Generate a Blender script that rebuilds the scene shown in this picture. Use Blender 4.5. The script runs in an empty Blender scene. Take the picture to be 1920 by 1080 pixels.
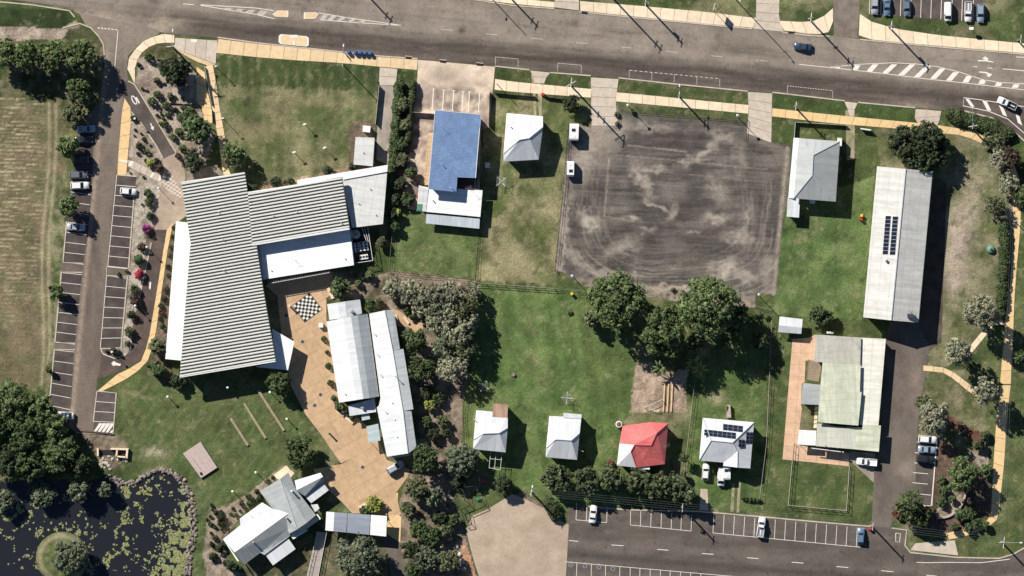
import bpy, bmesh, math, random
import numpy as np
from mathutils import Vector, Matrix
from mathutils.geometry import delaunay_2d_cdt

random.seed(7)
RNG = np.random.default_rng(11)
SC = bpy.context.scene
COL = SC.collection
R = math.radians

# ---------------------------------------------------------------- camera, sky, sun, exposure
MPP = 0.135                 # metres on the ground for one photo pixel
CAMH = 1500.0               # survey aircraft height
cam_data = bpy.data.cameras.new('survey_camera')
cam_data.sensor_width = 36.0
cam_data.lens = 36.0 * CAMH / (1920 * MPP)
cam_data.clip_start = 10.0
cam_data.clip_end = 6000.0
cam = bpy.data.objects.new('survey_camera', cam_data)
cam.location = (0, 0, CAMH)
COL.objects.link(cam)
SC.camera = cam

SUN_EL = R(33.5)
SHX, SHY = 0.685, -0.728      # direction in which shadows fall on the ground
az = math.atan2(-SHX, -SHY)   # compass angle of the sun from +Y, clockwise
world = bpy.data.worlds.new('World'); SC.world = world; world.use_nodes = True
wn = world.node_tree.nodes; wl = world.node_tree.links
for n in list(wn): wn.remove(n)
sky = wn.new('ShaderNodeTexSky'); sky.sky_type = 'NISHITA'; sky.sun_disc = False
sky.altitude = 1500.0; sky.air_density = 1.0; sky.dust_density = 0.2; sky.ozone_density = 3.0
sky.sun_elevation = SUN_EL; sky.sun_rotation = az
bg = wn.new('ShaderNodeBackground'); bg.inputs['Strength'].default_value = 0.05
wo = wn.new('ShaderNodeOutputWorld')
wl.new(sky.outputs[0], bg.inputs[0]); wl.new(bg.outputs[0], wo.inputs[0])
sun_d = bpy.data.lights.new('sun', 'SUN'); sun_d.energy = 5.0; sun_d.angle = R(0.5)
sun_d.color = (1.0, 0.955, 0.88)
sun = bpy.data.objects.new('sun', sun_d); COL.objects.link(sun)
ldir = Vector((SHX * math.cos(SUN_EL), SHY * math.cos(SUN_EL), -math.sin(SUN_EL)))
sun.rotation_euler = ldir.to_track_quat('-Z', 'Y').to_euler()
sun.location = (-150, 150, 150)
vs = SC.view_settings
vs.view_transform = 'Standard'; vs.look = 'None'; vs.exposure = 0.62; vs.gamma = 1.0
vs.use_curve_mapping = False
KEXP = 1.5                  # sunlit flat ground of albedo a shows as about a*KEXP

# ---------------------------------------------------------------- helpers: coordinates
def W(p, z=0.0):
    k = (CAMH - z) / CAMH
    return Vector(((p[0] - 960) * MPP * k, -(p[1] - 540) * MPP * k, z))
def pts(s, ox=0.0, oy=0.0, k=1.0):
    out = []
    for a in s.split():
        v = [float(t) for t in a.split(',')]
        out.append((ox + v[0] / k, oy + v[1] / k) + tuple(v[2:]))
    return out
def q(c, r, s): return pts(s, 480 * c, 360 * r, 3.0)
Z1 = lambda s: pts(s, 400, 300, 4.5)
Z2 = lambda s: pts(s, 220, 60, 3.858)
Z3 = lambda s: pts(s, 400, 860, 4.908)
Z4 = lambda s: pts(s, 590, 540, 3.175)
Z5 = lambda s: pts(s, 1440, 590, 3.485)
Z6 = lambda s: pts(s, 1740, 190, 3.722)
Z7 = lambda s: pts(s, 720, 100, 3.175)

def lin(c):
    c = np.asarray(c, float) / 255.0
    return np.where(c <= 0.04045, c / 12.92, ((c + 0.055) / 1.055) ** 2.4)
def AN(r, g, b): return np.clip(lin((r, g, b)) / KEXP, 0.003, 0.82)
def A(r, g, b):                 # picked by eye from the small picture: a little too dark and too strong in hue
    c = lin((r, g, b)); l = float(c @ np.array([.2126, .7152, .0722]))
    if g >= r and g > b: return np.clip((c * .86 + l * .14) * np.array([.90, 1.0, .88]) * 1.2 / KEXP, 0.003, 0.75)   # turf was nearly right
    return np.clip((c * .76 + l * .24) * 1.4 / KEXP, 0.003, 0.75)

# ---------------------------------------------------------------- helpers: numpy noise and masks (px space)
def _h(ix, iy, s):
    n = (ix.astype(np.int64) * 374761393 + iy.astype(np.int64) * 668265263 + s * 974634541) & 0x7fffffff
    n = ((n ^ (n >> 13)) * 1274126177) & 0x7fffffff
    n = n ^ (n >> 16)
    return (n & 0xffff) / 65535.0
def vnoise(x, y, s=0):
    ix = np.floor(x); iy = np.floor(y); fx = x - ix; fy = y - iy
    fx = fx * fx * (3 - 2 * fx); fy = fy * fy * (3 - 2 * fy)
    a = _h(ix, iy, s); b = _h(ix + 1, iy, s); c = _h(ix, iy + 1, s); d = _h(ix + 1, iy + 1, s)
    return (a * (1 - fx) + b * fx) * (1 - fy) + (c * (1 - fx) + d * fx) * fy
def fbm(x, y, s=0, o=4):
    t = 0; a = 0.5; n = 0
    for i in range(o):
        t = t + a * vnoise(x * 2 ** i, y * 2 ** i, s + i * 17); n += a; a *= 0.55
    return t / n
def inpoly(x, y, poly):
    P = [(p[0], p[1]) for p in poly]
    xs = [p[0] for p in P]; ys = [p[1] for p in P]
    res = np.zeros(x.shape, bool)
    m = (x >= min(xs)) & (x <= max(xs)) & (y >= min(ys)) & (y <= max(ys))
    if not m.any(): return res
    xx = x[m]; yy = y[m]; r = np.zeros(xx.shape, bool)
    j = len(P) - 1
    for i in range(len(P)):
        xi, yi = P[i]; xj, yj = P[j]
        if yi != yj:
            r ^= ((yi > yy) != (yj > yy)) & (xx < (xj - xi) * (yy - yi) / (yj - yi) + xi)
        j = i
    res[m] = r
    return res
def mixc(a, b, t):
    t = np.clip(t, 0, 1)[:, None]
    return a * (1 - t) + b * t
def blot(x, y, cx, cy, rx, ry=None, ang=0, pw=1.0):
    ry = ry or rx; c, s = math.cos(ang), math.sin(ang)
    u = ((x - cx) * c + (y - cy) * s) / rx; v = (-(x - cx) * s + (y - cy) * c) / ry
    return np.exp(-(u * u + v * v) ** pw)

# ---------------------------------------------------------------- helpers: objects
def link(o, parent=None, label=None, cat=None, group=None, kind=None):
    if o.name not in COL.objects: COL.objects.link(o)
    if parent is not None: o.parent = parent
    if label: o['label'] = label
    if cat: o['category'] = cat
    if group: o['group'] = group
    if kind: o['kind'] = kind
    return o
def root(name, loc, label, cat, group=None, rz=0.0):
    o = bpy.data.objects.new(name, None); o.empty_display_size = 0.3
    o.location = loc; o.rotation_euler = (0, 0, rz)
    return link(o, None, label, cat, group)
def mobj(name, me, parent=None, mat=None, **kw):
    o = bpy.data.objects.new(name, me)
    if mat is not None and not me.materials: me.materials.append(mat)
    return link(o, parent, **kw)
def omat(o, mat):
    o.material_slots[0].link = 'OBJECT'; o.material_slots[0].material = mat
def copy_tree(o, parent=None):
    c = o.copy(); COL.objects.link(c)
    if parent is not None: c.parent = parent
    for ch in o.children: copy_tree(ch, c)
    return c
def pydata(name, v, f, mat=None, smooth=False):
    me = bpy.data.meshes.new(name); me.from_pydata([tuple(a) for a in v], [], f)
    if mat is not None: me.materials.append(mat)
    if smooth: me.polygons.foreach_set('use_smooth', [True] * len(me.polygons))
    me.update(); return me
def recalc(me):
    bm = bmesh.new(); bm.from_mesh(me); bmesh.ops.recalc_face_normals(bm, faces=bm.faces); bm.to_mesh(me); bm.free()
    return me

class MB:                       # a little mesh collector
    def __init__(s): s.v = []; s.f = []
    def add(s, v, f):
        n = len(s.v); s.v += [tuple(a) for a in v]; s.f += [[i + n for i in g] for g in f]; return s
    def box(s, c, d, rz=0.0, taper=1.0, M=None):
        x, y, z = d[0] / 2, d[1] / 2, d[2] / 2; ca, sa = math.cos(rz), math.sin(rz); vv = []
        for sz in (-1, 1):
            t = taper if sz > 0 else 1.0
            for sx, sy in ((-1, -1), (1, -1), (1, 1), (-1, 1)):
                a, b = sx * x * t, sy * y * t
                p = Vector((c[0] + a * ca - b * sa, c[1] + a * sa + b * ca, c[2] + sz * z))
                vv.append(M @ p if M else p)
        return s.add(vv, [[3, 2, 1, 0], [4, 5, 6, 7], [0, 1, 5, 4], [1, 2, 6, 5], [2, 3, 7, 6], [3, 0, 4, 7]])
    def tube(s, P, rad, n=7, cap=True):
        P = [Vector(p) for p in P]
        if not hasattr(rad, '__len__'): rad = [rad] * len(P)
        vv = []; ff = []
        for i, p in enumerate(P):
            d = (P[min(i + 1, len(P) - 1)] - P[max(i - 1, 0)]).normalized()
            u = d.orthogonal().normalized() if abs(d.z) < 0.9 else Vector((1, 0, 0)).cross(d).normalized()
            w = d.cross(u)
            for k in range(n):
                a = 2 * math.pi * k / n; vv.append(p + (u * math.cos(a) + w * math.sin(a)) * rad[i])
        for i in range(len(P) - 1):
            for k in range(n):
                ff.append([i * n + k, i * n + (k + 1) % n, (i + 1) * n + (k + 1) % n, (i + 1) * n + k])
        if cap:
            ff.append([k for k in range(n)][::-1]); ff.append([(len(P) - 1) * n + k for k in range(n)])
        return s.add(vv, ff)
    def lathe(s, prof, n=14, c=(0, 0, 0)):
        vv = []; ff = []
        for r, z in prof:
            for k in range(n):
                a = 2 * math.pi * k / n; vv.append((c[0] + r * math.cos(a), c[1] + r * math.sin(a), c[2] + z))
        for i in range(len(prof) - 1):
            for k in range(n): ff.append([i * n + k, i * n + (k + 1) % n, (i + 1) * n + (k + 1) % n, (i + 1) * n + k])
        ff.append([k for k in range(n)][::-1]); ff.append([(len(prof) - 1) * n + k for k in range(n)])
        return s.add(vv, ff)
    def prism(s, poly, z0, z1):
        P = [Vector((p[0], p[1], 0)) for p in poly]
        ar = sum(P[i].x * P[(i + 1) % len(P)].y - P[(i + 1) % len(P)].x * P[i].y for i in range(len(P)))
        if ar < 0: P = P[::-1]
        n = len(P)
        vv = [(p.x, p.y, z0) for p in P] + [(p.x, p.y, z1) for p in P]
        ff = [list(range(n))[::-1], list(range(n, 2 * n))] + [[i, (i + 1) % n, n + (i + 1) % n, n + i] for i in range(n)]
        return s.add(vv, ff)
    def me(s, name, mat=None, smooth=False): return pydata(name, s.v, s.f, mat, smooth)
    def obj(s, name, mat, parent=None, smooth=False, **kw): return mobj(name, s.me(name, mat, smooth), parent, None, **kw)

# ---------------------------------------------------------------- helpers: materials
def nmat(name):
    m = bpy.data.materials.new(name); m.use_nodes = True
    nt = m.node_tree; b = nt.nodes['Principled BSDF']
    return m, nt, b
def _noise(nt, vec, scale, detail=4, rough=0.6):
    n = nt.nodes.new('ShaderNodeTexNoise'); n.inputs['Scale'].default_value = scale
    n.inputs['Detail'].default_value = detail; n.inputs['Roughness'].default_value = rough
    if vec is not None: nt.links.new(vec, n.inputs['Vector'])
    return n.outputs['Fac']
def _math(nt, op, a, b=None, c=None):
    n = nt.nodes.new('ShaderNodeMath'); n.operation = op
    for i, v in enumerate((a, b, c)):
        if v is None: continue
        if isinstance(v, (int, float)): n.inputs[i].default_value = v
        else: nt.links.new(v, n.inputs[i])
    return n.outputs[0]
def _maprange(nt, v, a, b, c, d):
    n = nt.nodes.new('ShaderNodeMapRange'); n.clamp = True
    nt.links.new(v, n.inputs[0])
    for i, t in enumerate((a, b, c, d)): n.inputs[1 + i].default_value = t
    return n.outputs[0]
def _scale(nt, col, fac):
    n = nt.nodes.new('ShaderNodeVectorMath'); n.operation = 'SCALE'
    if isinstance(col, (tuple, list, np.ndarray)): n.inputs[0].default_value = tuple(float(t) for t in col)[:3]
    else: nt.links.new(col, n.inputs[0])
    nt.links.new(fac, n.inputs['Scale']); return n.outputs[0]
def _bump(nt, b, h, strength, dist):
    n = nt.nodes.new('ShaderNodeBump'); n.inputs['Strength'].default_value = strength
    n.inputs['Distance'].default_value = dist; nt.links.new(h, n.inputs['Height'])
    nt.links.new(n.outputs[0], b.inputs['Normal'])
def geo_pos(nt):
    return nt.nodes.new('ShaderNodeNewGeometry').outputs['Position']

def ground_mat(name, fine=1.6, amt=0.5, bump=0.4, dist=0.15, rough=0.95, big=0.12, amtb=0.25):
    """base colour from the sheet's own colour attribute, broken up by fine grain"""
    m, nt, b = nmat(name)
    at = nt.nodes.new('ShaderNodeAttribute'); at.attribute_name = 'Col'
    p = geo_pos(nt)
    n1 = _noise(nt, p, fine, 6, 0.75); n2 = _noise(nt, p, big, 5, 0.6)
    f = _math(nt, 'MULTIPLY', _maprange(nt, n1, 0.25, 0.75, 1 - amt, 1 + amt), _maprange(nt, n2, 0.3, 0.7, 1 - amtb, 1 + amtb))
    nt.links.new(_scale(nt, at.outputs['Color'], f), b.inputs['Base Color'])
    b.inputs['Roughness'].default_value = rough; b.inputs['Specular IOR Level'].default_value = 0.2
    if bump: _bump(nt, b, n1, bump, dist)
    return m
def plain(name, col, rough=0.6, var=0.12, scale=1.2, bump=0.0, metal=0.0, spec=0.4, rnd=0.0):
    m, nt, b = nmat(name)
    p = geo_pos(nt); n1 = _noise(nt, p, scale, 5, 0.65)
    f = _maprange(nt, n1, 0.3, 0.7, 1 - var, 1 + var)
    if rnd:
        oi = nt.nodes.new('ShaderNodeObjectInfo')
        f = _math(nt, 'MULTIPLY', f, _maprange(nt, oi.outputs['Random'], 0, 1, 1 - rnd, 1 + rnd))
    nt.links.new(_scale(nt, col, f), b.inputs['Base Color'])
    b.inputs['Roughness'].default_value = rough; b.inputs['Metallic'].default_value = metal
    b.inputs['Specular IOR Level'].default_value = spec
    if bump: _bump(nt, b, n1, bump, 0.05)
    return m
def roof_mat(name, col, rough=0.55, sheet=0.76, var=0.07, rib=0.25, streak=0.12, dirt=None, dirt_amt=0.0, rows=0.0):
    """ribbed metal sheets: u runs along the eave, v up the slope (metres)"""
    m, nt, b = nmat(name)
    uv = nt.nodes.new('ShaderNodeUVMap'); uv.uv_map = 'UVMap'
    sx = nt.nodes.new('ShaderNodeSeparateXYZ'); nt.links.new(uv.outputs[0], sx.inputs[0])
    fl = _math(nt, 'FLOOR', _math(nt, 'DIVIDE', sx.outputs[0], sheet))
    wn_ = nt.nodes.new('ShaderNodeTexWhiteNoise'); wn_.noise_dimensions = '1D'; nt.links.new(fl, wn_.inputs['W'])
    f = _maprange(nt, wn_.outputs['Value'], 0, 1, 1 - var, 1 + var)
    mp = nt.nodes.new('ShaderNodeMapping'); nt.links.new(uv.outputs[0], mp.inputs['Vector'])
    mp.inputs['Scale'].default_value = (1.6, 0.18, 1)
    n1 = _noise(nt, mp.outputs[0], 1.0, 5, 0.65)
    f = _math(nt, 'MULTIPLY', f, _maprange(nt, n1, 0.3, 0.7, 1 - streak, 1 + streak))
    if rows:
        fr = _math(nt, 'FRACT', _math(nt, 'DIVIDE', sx.outputs[1], rows))
        f = _math(nt, 'MULTIPLY', f, _maprange(nt, fr, 0.0, 0.12, 0.82, 1.0))
    base = _scale(nt, col, f)
    if dirt is not None:
        n2 = _noise(nt, uv.outputs[0], 0.35, 6, 0.7)
        mx = nt.nodes.new('ShaderNodeMix'); mx.data_type = 'RGBA'
        nt.links.new(_maprange(nt, n2, 0.45, 0.75, 0, dirt_amt), mx.inputs['Factor'])
        nt.links.new(base, mx.inputs['A']); mx.inputs['B'].default_value = (*[float(t) for t in dirt], 1)
        base = mx.outputs['Result']
    nt.links.new(base, b.inputs['Base Color'])
    w = _math(nt, 'SINE', _math(nt, 'MULTIPLY', sx.outputs[0], 2 * math.pi / (sheet / 4)))
    if rib: _bump(nt, b, w, rib, 0.02)
    b.inputs['Roughness'].default_value = rough; b.inputs['Specular IOR Level'].default_value = 0.35
    return m
def tile_mat(name, col):
    m, nt, b = nmat(name)
    uv = nt.nodes.new('ShaderNodeUVMap'); uv.uv_map = 'UVMap'
    br = nt.nodes.new('ShaderNodeTexBrick'); nt.links.new(uv.outputs[0], br.inputs['Vector'])
    c = [float(t) for t in col]
    br.inputs['Color1'].default_value = (*[t * 0.93 for t in c], 1); br.inputs['Color2'].default_value = (*[t * 1.08 for t in c], 1)
    br.inputs['Mortar'].default_value = (*[t * 0.62 for t in c], 1)
    br.inputs['Scale'].default_value = 1.0; br.inputs['Mortar Size'].default_value = 0.04
    br.inputs['Brick Width'].default_value = 0.34; br.inputs['Row Height'].default_value = 0.36
    n1 = _noise(nt, uv.outputs[0], 0.3, 6, .7); n2 = _noise(nt, uv.outputs[0], 1.3, 5, .7)
    f = _math(nt, 'MULTIPLY', _maprange(nt, n1, 0.3, 0.7, 0.8, 1.18), _maprange(nt, n2, .3, .7, .9, 1.1))
    mx = nt.nodes.new('ShaderNodeMix'); mx.data_type = 'RGBA'; l = sum(c) / 3   # weathering bleaches the glaze in patches
    nt.links.new(_maprange(nt, n1, .5, .75, 0, .35), mx.inputs['Factor']); nt.links.new(br.outputs['Color'], mx.inputs['A']); mx.inputs['B'].default_value = (*[.5 * t + .5 * l for t in c], 1)
    nt.links.new(_scale(nt, mx.outputs['Result'], f), b.inputs['Base Color'])
    _bump(nt, b, br.outputs['Fac'], -0.6, 0.05)
    b.inputs['Roughness'].default_value = 0.5
    return m
def leaf_mat(name, col, trans=0.10, sat=0.0):
    m, nt, b = nmat(name)
    at = nt.nodes.new('ShaderNodeAttribute'); at.attribute_name = 'Col'
    oi = nt.nodes.new('ShaderNodeObjectInfo')
    mul = nt.nodes.new('ShaderNodeVectorMath'); mul.operation = 'MULTIPLY'
    nt.links.new(at.outputs['Color'], mul.inputs[0]); mul.inputs[1].default_value = tuple(float(t) for t in col)
    base = _scale(nt, mul.outputs[0], _maprange(nt, oi.outputs['Random'], 0, 1, 0.85, 1.18))
    nt.links.new(base, b.inputs['Base Color']); b.inputs['Roughness'].default_value = 0.65
    b.inputs['Specular IOR Level'].default_value = 0.2
    tr = nt.nodes.new('ShaderNodeBsdfTranslucent'); nt.links.new(base, tr.inputs[0])
    mx = nt.nodes.new('ShaderNodeMixShader'); mx.inputs[0].default_value = trans
    nt.links.new(b.outputs[0], mx.inputs[1]); nt.links.new(tr.outputs[0], mx.inputs[2])
    nt.links.new(mx.outputs[0], nt.nodes['Material Output'].inputs[0])
    return m
def glossy(name, col, rough=0.15, metal=0.0, coat=0.0):
    m, nt, b = nmat(name)
    p = geo_pos(nt); n1 = _noise(nt, p, 3.0, 3)
    nt.links.new(_scale(nt, col, _maprange(nt, n1, 0.3, 0.7, 0.93, 1.06)), b.inputs['Base Color'])
    b.inputs['Roughness'].default_value = rough; b.inputs['Metallic'].default_value = metal
    b.inputs['Coat Weight'].default_value = coat; b.inputs['Coat Roughness'].default_value = 0.08
    return m

M = {}
M['ground'] = ground_mat('turf_and_soil', 2.2, 0.62, 0.7, 0.25, big=.16, amtb=.30)
M['dirt'] = ground_mat('compacted_dirt', 2.4, 0.30, 0.4, 0.06, 0.95, 0.3, 0.08)
M['asphalt'] = ground_mat('asphalt', 2.6, 0.36, 0.3, 0.03, 0.85, 0.2, 0.12)
M['concrete'] = ground_mat('concrete_sheet', 1.6, 0.16, 0.2, 0.02, 0.85, 0.3, 0.10)
M['slab'] = plain('path_concrete', A(232, 206, 165), 0.85, 0.14, 0.8, rnd=0.07)
M['slab_tan'] = plain('path_concrete_tan', A(226, 190, 132), 0.85, 0.12, 0.8, rnd=0.06)
M['slab_yellow'] = plain('path_concrete_yellow', A(228, 186, 112), 0.85, 0.12, 0.9, rnd=0.05)
M['slab_grey'] = plain('path_concrete_grey', A(196, 178, 155), 0.85, 0.16, 0.7, rnd=0.06)
M['plaza'] = plain('plaza_paver', A(196, 156, 106), 0.8, 0.16, 0.6, rnd=0.07)
M['patio'] = plain('terracotta_paver', A(214, 168, 125), 0.8, 0.16, 0.6, rnd=0.05)
M['joint'] = plain('joint_sand', A(120, 100, 78), 0.95, 0.1)
M['kerb'] = plain('kerb_concrete', A(188, 172, 150), 0.85, 0.22, 0.5)
M['paint'] = plain('white_road_paint', A(226, 218, 204), 0.7, 0.14, 2.5)
M['paint_worn'] = plain('worn_white_road_paint', A(186, 176, 162), 0.75, 0.28, 1.6)
M['paint_blue'] = plain('pale_blue_road_paint', A(112, 128, 140), 0.75, 0.2, 2.0)
M['white_roof'] = roof_mat('white_metal_roof', (0.76, 0.76, 0.74), dirt=(0.5, 0.47, 0.42), dirt_amt=0.25, rows=0)
M['cream_roof'] = roof_mat('cream_metal_roof', (0.72, 0.69, 0.60), dirt=(0.45, 0.42, 0.36), dirt_amt=0.5, rows=2.6)
M['grey_roof'] = roof_mat('grey_metal_roof', (0.38, 0.42, 0.46), dirt=(0.25, 0.25, 0.24), dirt_amt=0.3)
M['pale_grey_roof'] = roof_mat('pale_grey_metal_roof', (0.57, 0.57, 0.55), dirt=(0.4, 0.38, 0.34), dirt_amt=0.4, rows=2.4)
M['beige_roof'] = roof_mat('beige_grey_metal_roof', (0.47, 0.455, 0.385), dirt=(0.25, 0.23, 0.18), dirt_amt=0.5, rows=1.5)
M['green_roof'] = roof_mat('pale_green_beige_metal_roof', (0.55, 0.56, 0.43), sheet=0.9, var=0.1, dirt=(0.30, 0.30, 0.20), dirt_amt=0.6, rows=1.7)
M['bluegrey_roof'] = roof_mat('blue_grey_metal_roof', (0.27, 0.34, 0.42), dirt=(0.2, 0.22, 0.24), dirt_amt=0.3)
M['aqua_roof'] = roof_mat('aqua_grey_metal_roof', (0.42, 0.49, 0.49), dirt=(0.3, 0.33, 0.32), dirt_amt=0.4)
M['dark_roof'] = roof_mat('slate_grey_panel_roof', (0.22, 0.25, 0.30), rib=0.1)
M['red_roof'] = tile_mat('red_tile_roof', A(228, 92, 88))
M['blue_roof'] = tile_mat('blue_tile_roof', A(106, 142, 190))
M['rust_roof'] = roof_mat('rusty_iron_roof', (0.42, 0.27, 0.20), dirt=(0.25, 0.10, 0.05), dirt_amt=0.9, var=0.15)
M['wall_white'] = plain('painted_wall_white', (0.62, 0.60, 0.55), 0.8, 0.08)
M['wall_cream'] = plain('painted_wall_cream', (0.55, 0.48, 0.36), 0.8, 0.08)
M['wall_brick'] = plain('maroon_brick_wall', (0.16, 0.07, 0.055), 0.85, 0.2)
M['wall_grey'] = plain('painted_wall_grey', (0.32, 0.32, 0.31), 0.8, 0.1)
M['trim'] = plain('white_trim', (0.7, 0.69, 0.66), 0.5, 0.06)
M['trim_grey'] = plain('grey_trim', (0.3, 0.3, 0.3), 0.5, 0.08)
M['glass'] = glossy('dark_window_glass', (0.02, 0.025, 0.03), 0.06)
M['steel'] = plain('galvanised_steel', (0.45, 0.46, 0.47), 0.45, 0.15, metal=0.6)
M['dark_metal'] = plain('dark_metal', (0.05, 0.05, 0.055), 0.5, 0.1)
M['timber'] = plain('weathered_timber', (0.26, 0.20, 0.14), 0.85, 0.25, 2.0)
M['timber_dark'] = plain('dark_timber', (0.07, 0.05, 0.035), 0.85, 0.25, 2.0)
M['timber_pale'] = plain('pale_grey_timber', (0.40, 0.34, 0.30), 0.85, 0.15, 1.5, rnd=0.08)
M['timber_tan'] = plain('tan_timber', A(206, 170, 118), 0.8, 0.15, 1.5, rnd=0.08)
M['pole'] = plain('grey_timber_pole', (0.24, 0.21, 0.18), 0.85, 0.2)
M['bark'] = plain('bark', (0.11, 0.085, 0.065), 0.95, 0.3, 3.0)
M['bark_pale'] = plain('pale_bark', (0.32, 0.28, 0.24), 0.9, 0.25, 3.0)
M['rock'] = plain('granite_boulder', (0.20, 0.165, 0.14), 0.9, 0.3, 1.5, bump=0.4, rnd=0.3)
M['panel'] = glossy('solar_cell', (0.012, 0.018, 0.035), 0.12, 0.0, 0.5)
M['black'] = plain('black_plastic', (0.015, 0.015, 0.016), 0.5, 0.1)
M['red'] = plain('red_plastic', (0.45, 0.03, 0.02), 0.45, 0.1)
M['yellow'] = plain('yellow_plastic', (0.65, 0.45, 0.04), 0.45, 0.1)
M['blue'] = plain('blue_painted_steel', (0.035, 0.13, 0.33), 0.45, 0.1)
M['chess_white'] = plain('chess_square_white', (0.62, 0.60, 0.54), 0.7, 0.12, 2.0)
M['chess_black'] = plain('chess_square_black', (0.02, 0.02, 0.02), 0.6, 0.12, 2.0)
M['water'] = glossy('pond_water', (0.017, 0.018, 0.023), 0.14)
M['lily'] = leaf_mat('lily_pad_leaf', (0.25, 0.27, 0.12), 0.05)
M['wire'] = plain('aluminium_cable', (0.28, 0.28, 0.29), 0.5, 0.05)
LEAF = {
 'dark': (0.044, 0.060, 0.028), 'green': (0.074, 0.104, 0.041), 'mid': (0.102, 0.138, 0.053), 'olive': (0.115, 0.128, 0.062),
 'silver': (0.230, 0.230, 0.150), 'lime': (0.26, 0.29, 0.07), 'brown': (0.085, 0.060, 0.042), 'magenta': (0.34, 0.06, 0.24),
 'redfl': (0.36, 0.035, 0.06), 'red_leaf': (0.17, 0.075, 0.05), 'palm': (0.115, 0.140, 0.065), 'hedge': (0.070, 0.094, 0.038), 'street': (0.075, 0.094, 0.045), 'grey': (0.125, 0.148, 0.090)}
for k, c in LEAF.items(): M['leaf_' + k] = leaf_mat('leaves_' + k, c)
# ---------------------------------------------------------------- ground sheet
def set_col(me, rgb):
    a = me.color_attributes.new('Col', 'FLOAT_COLOR', 'POINT')
    d = np.ones((len(me.vertices), 4), np.float32); d[:, :3] = rgb
    a.data.foreach_set('color', d.ravel())

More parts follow.
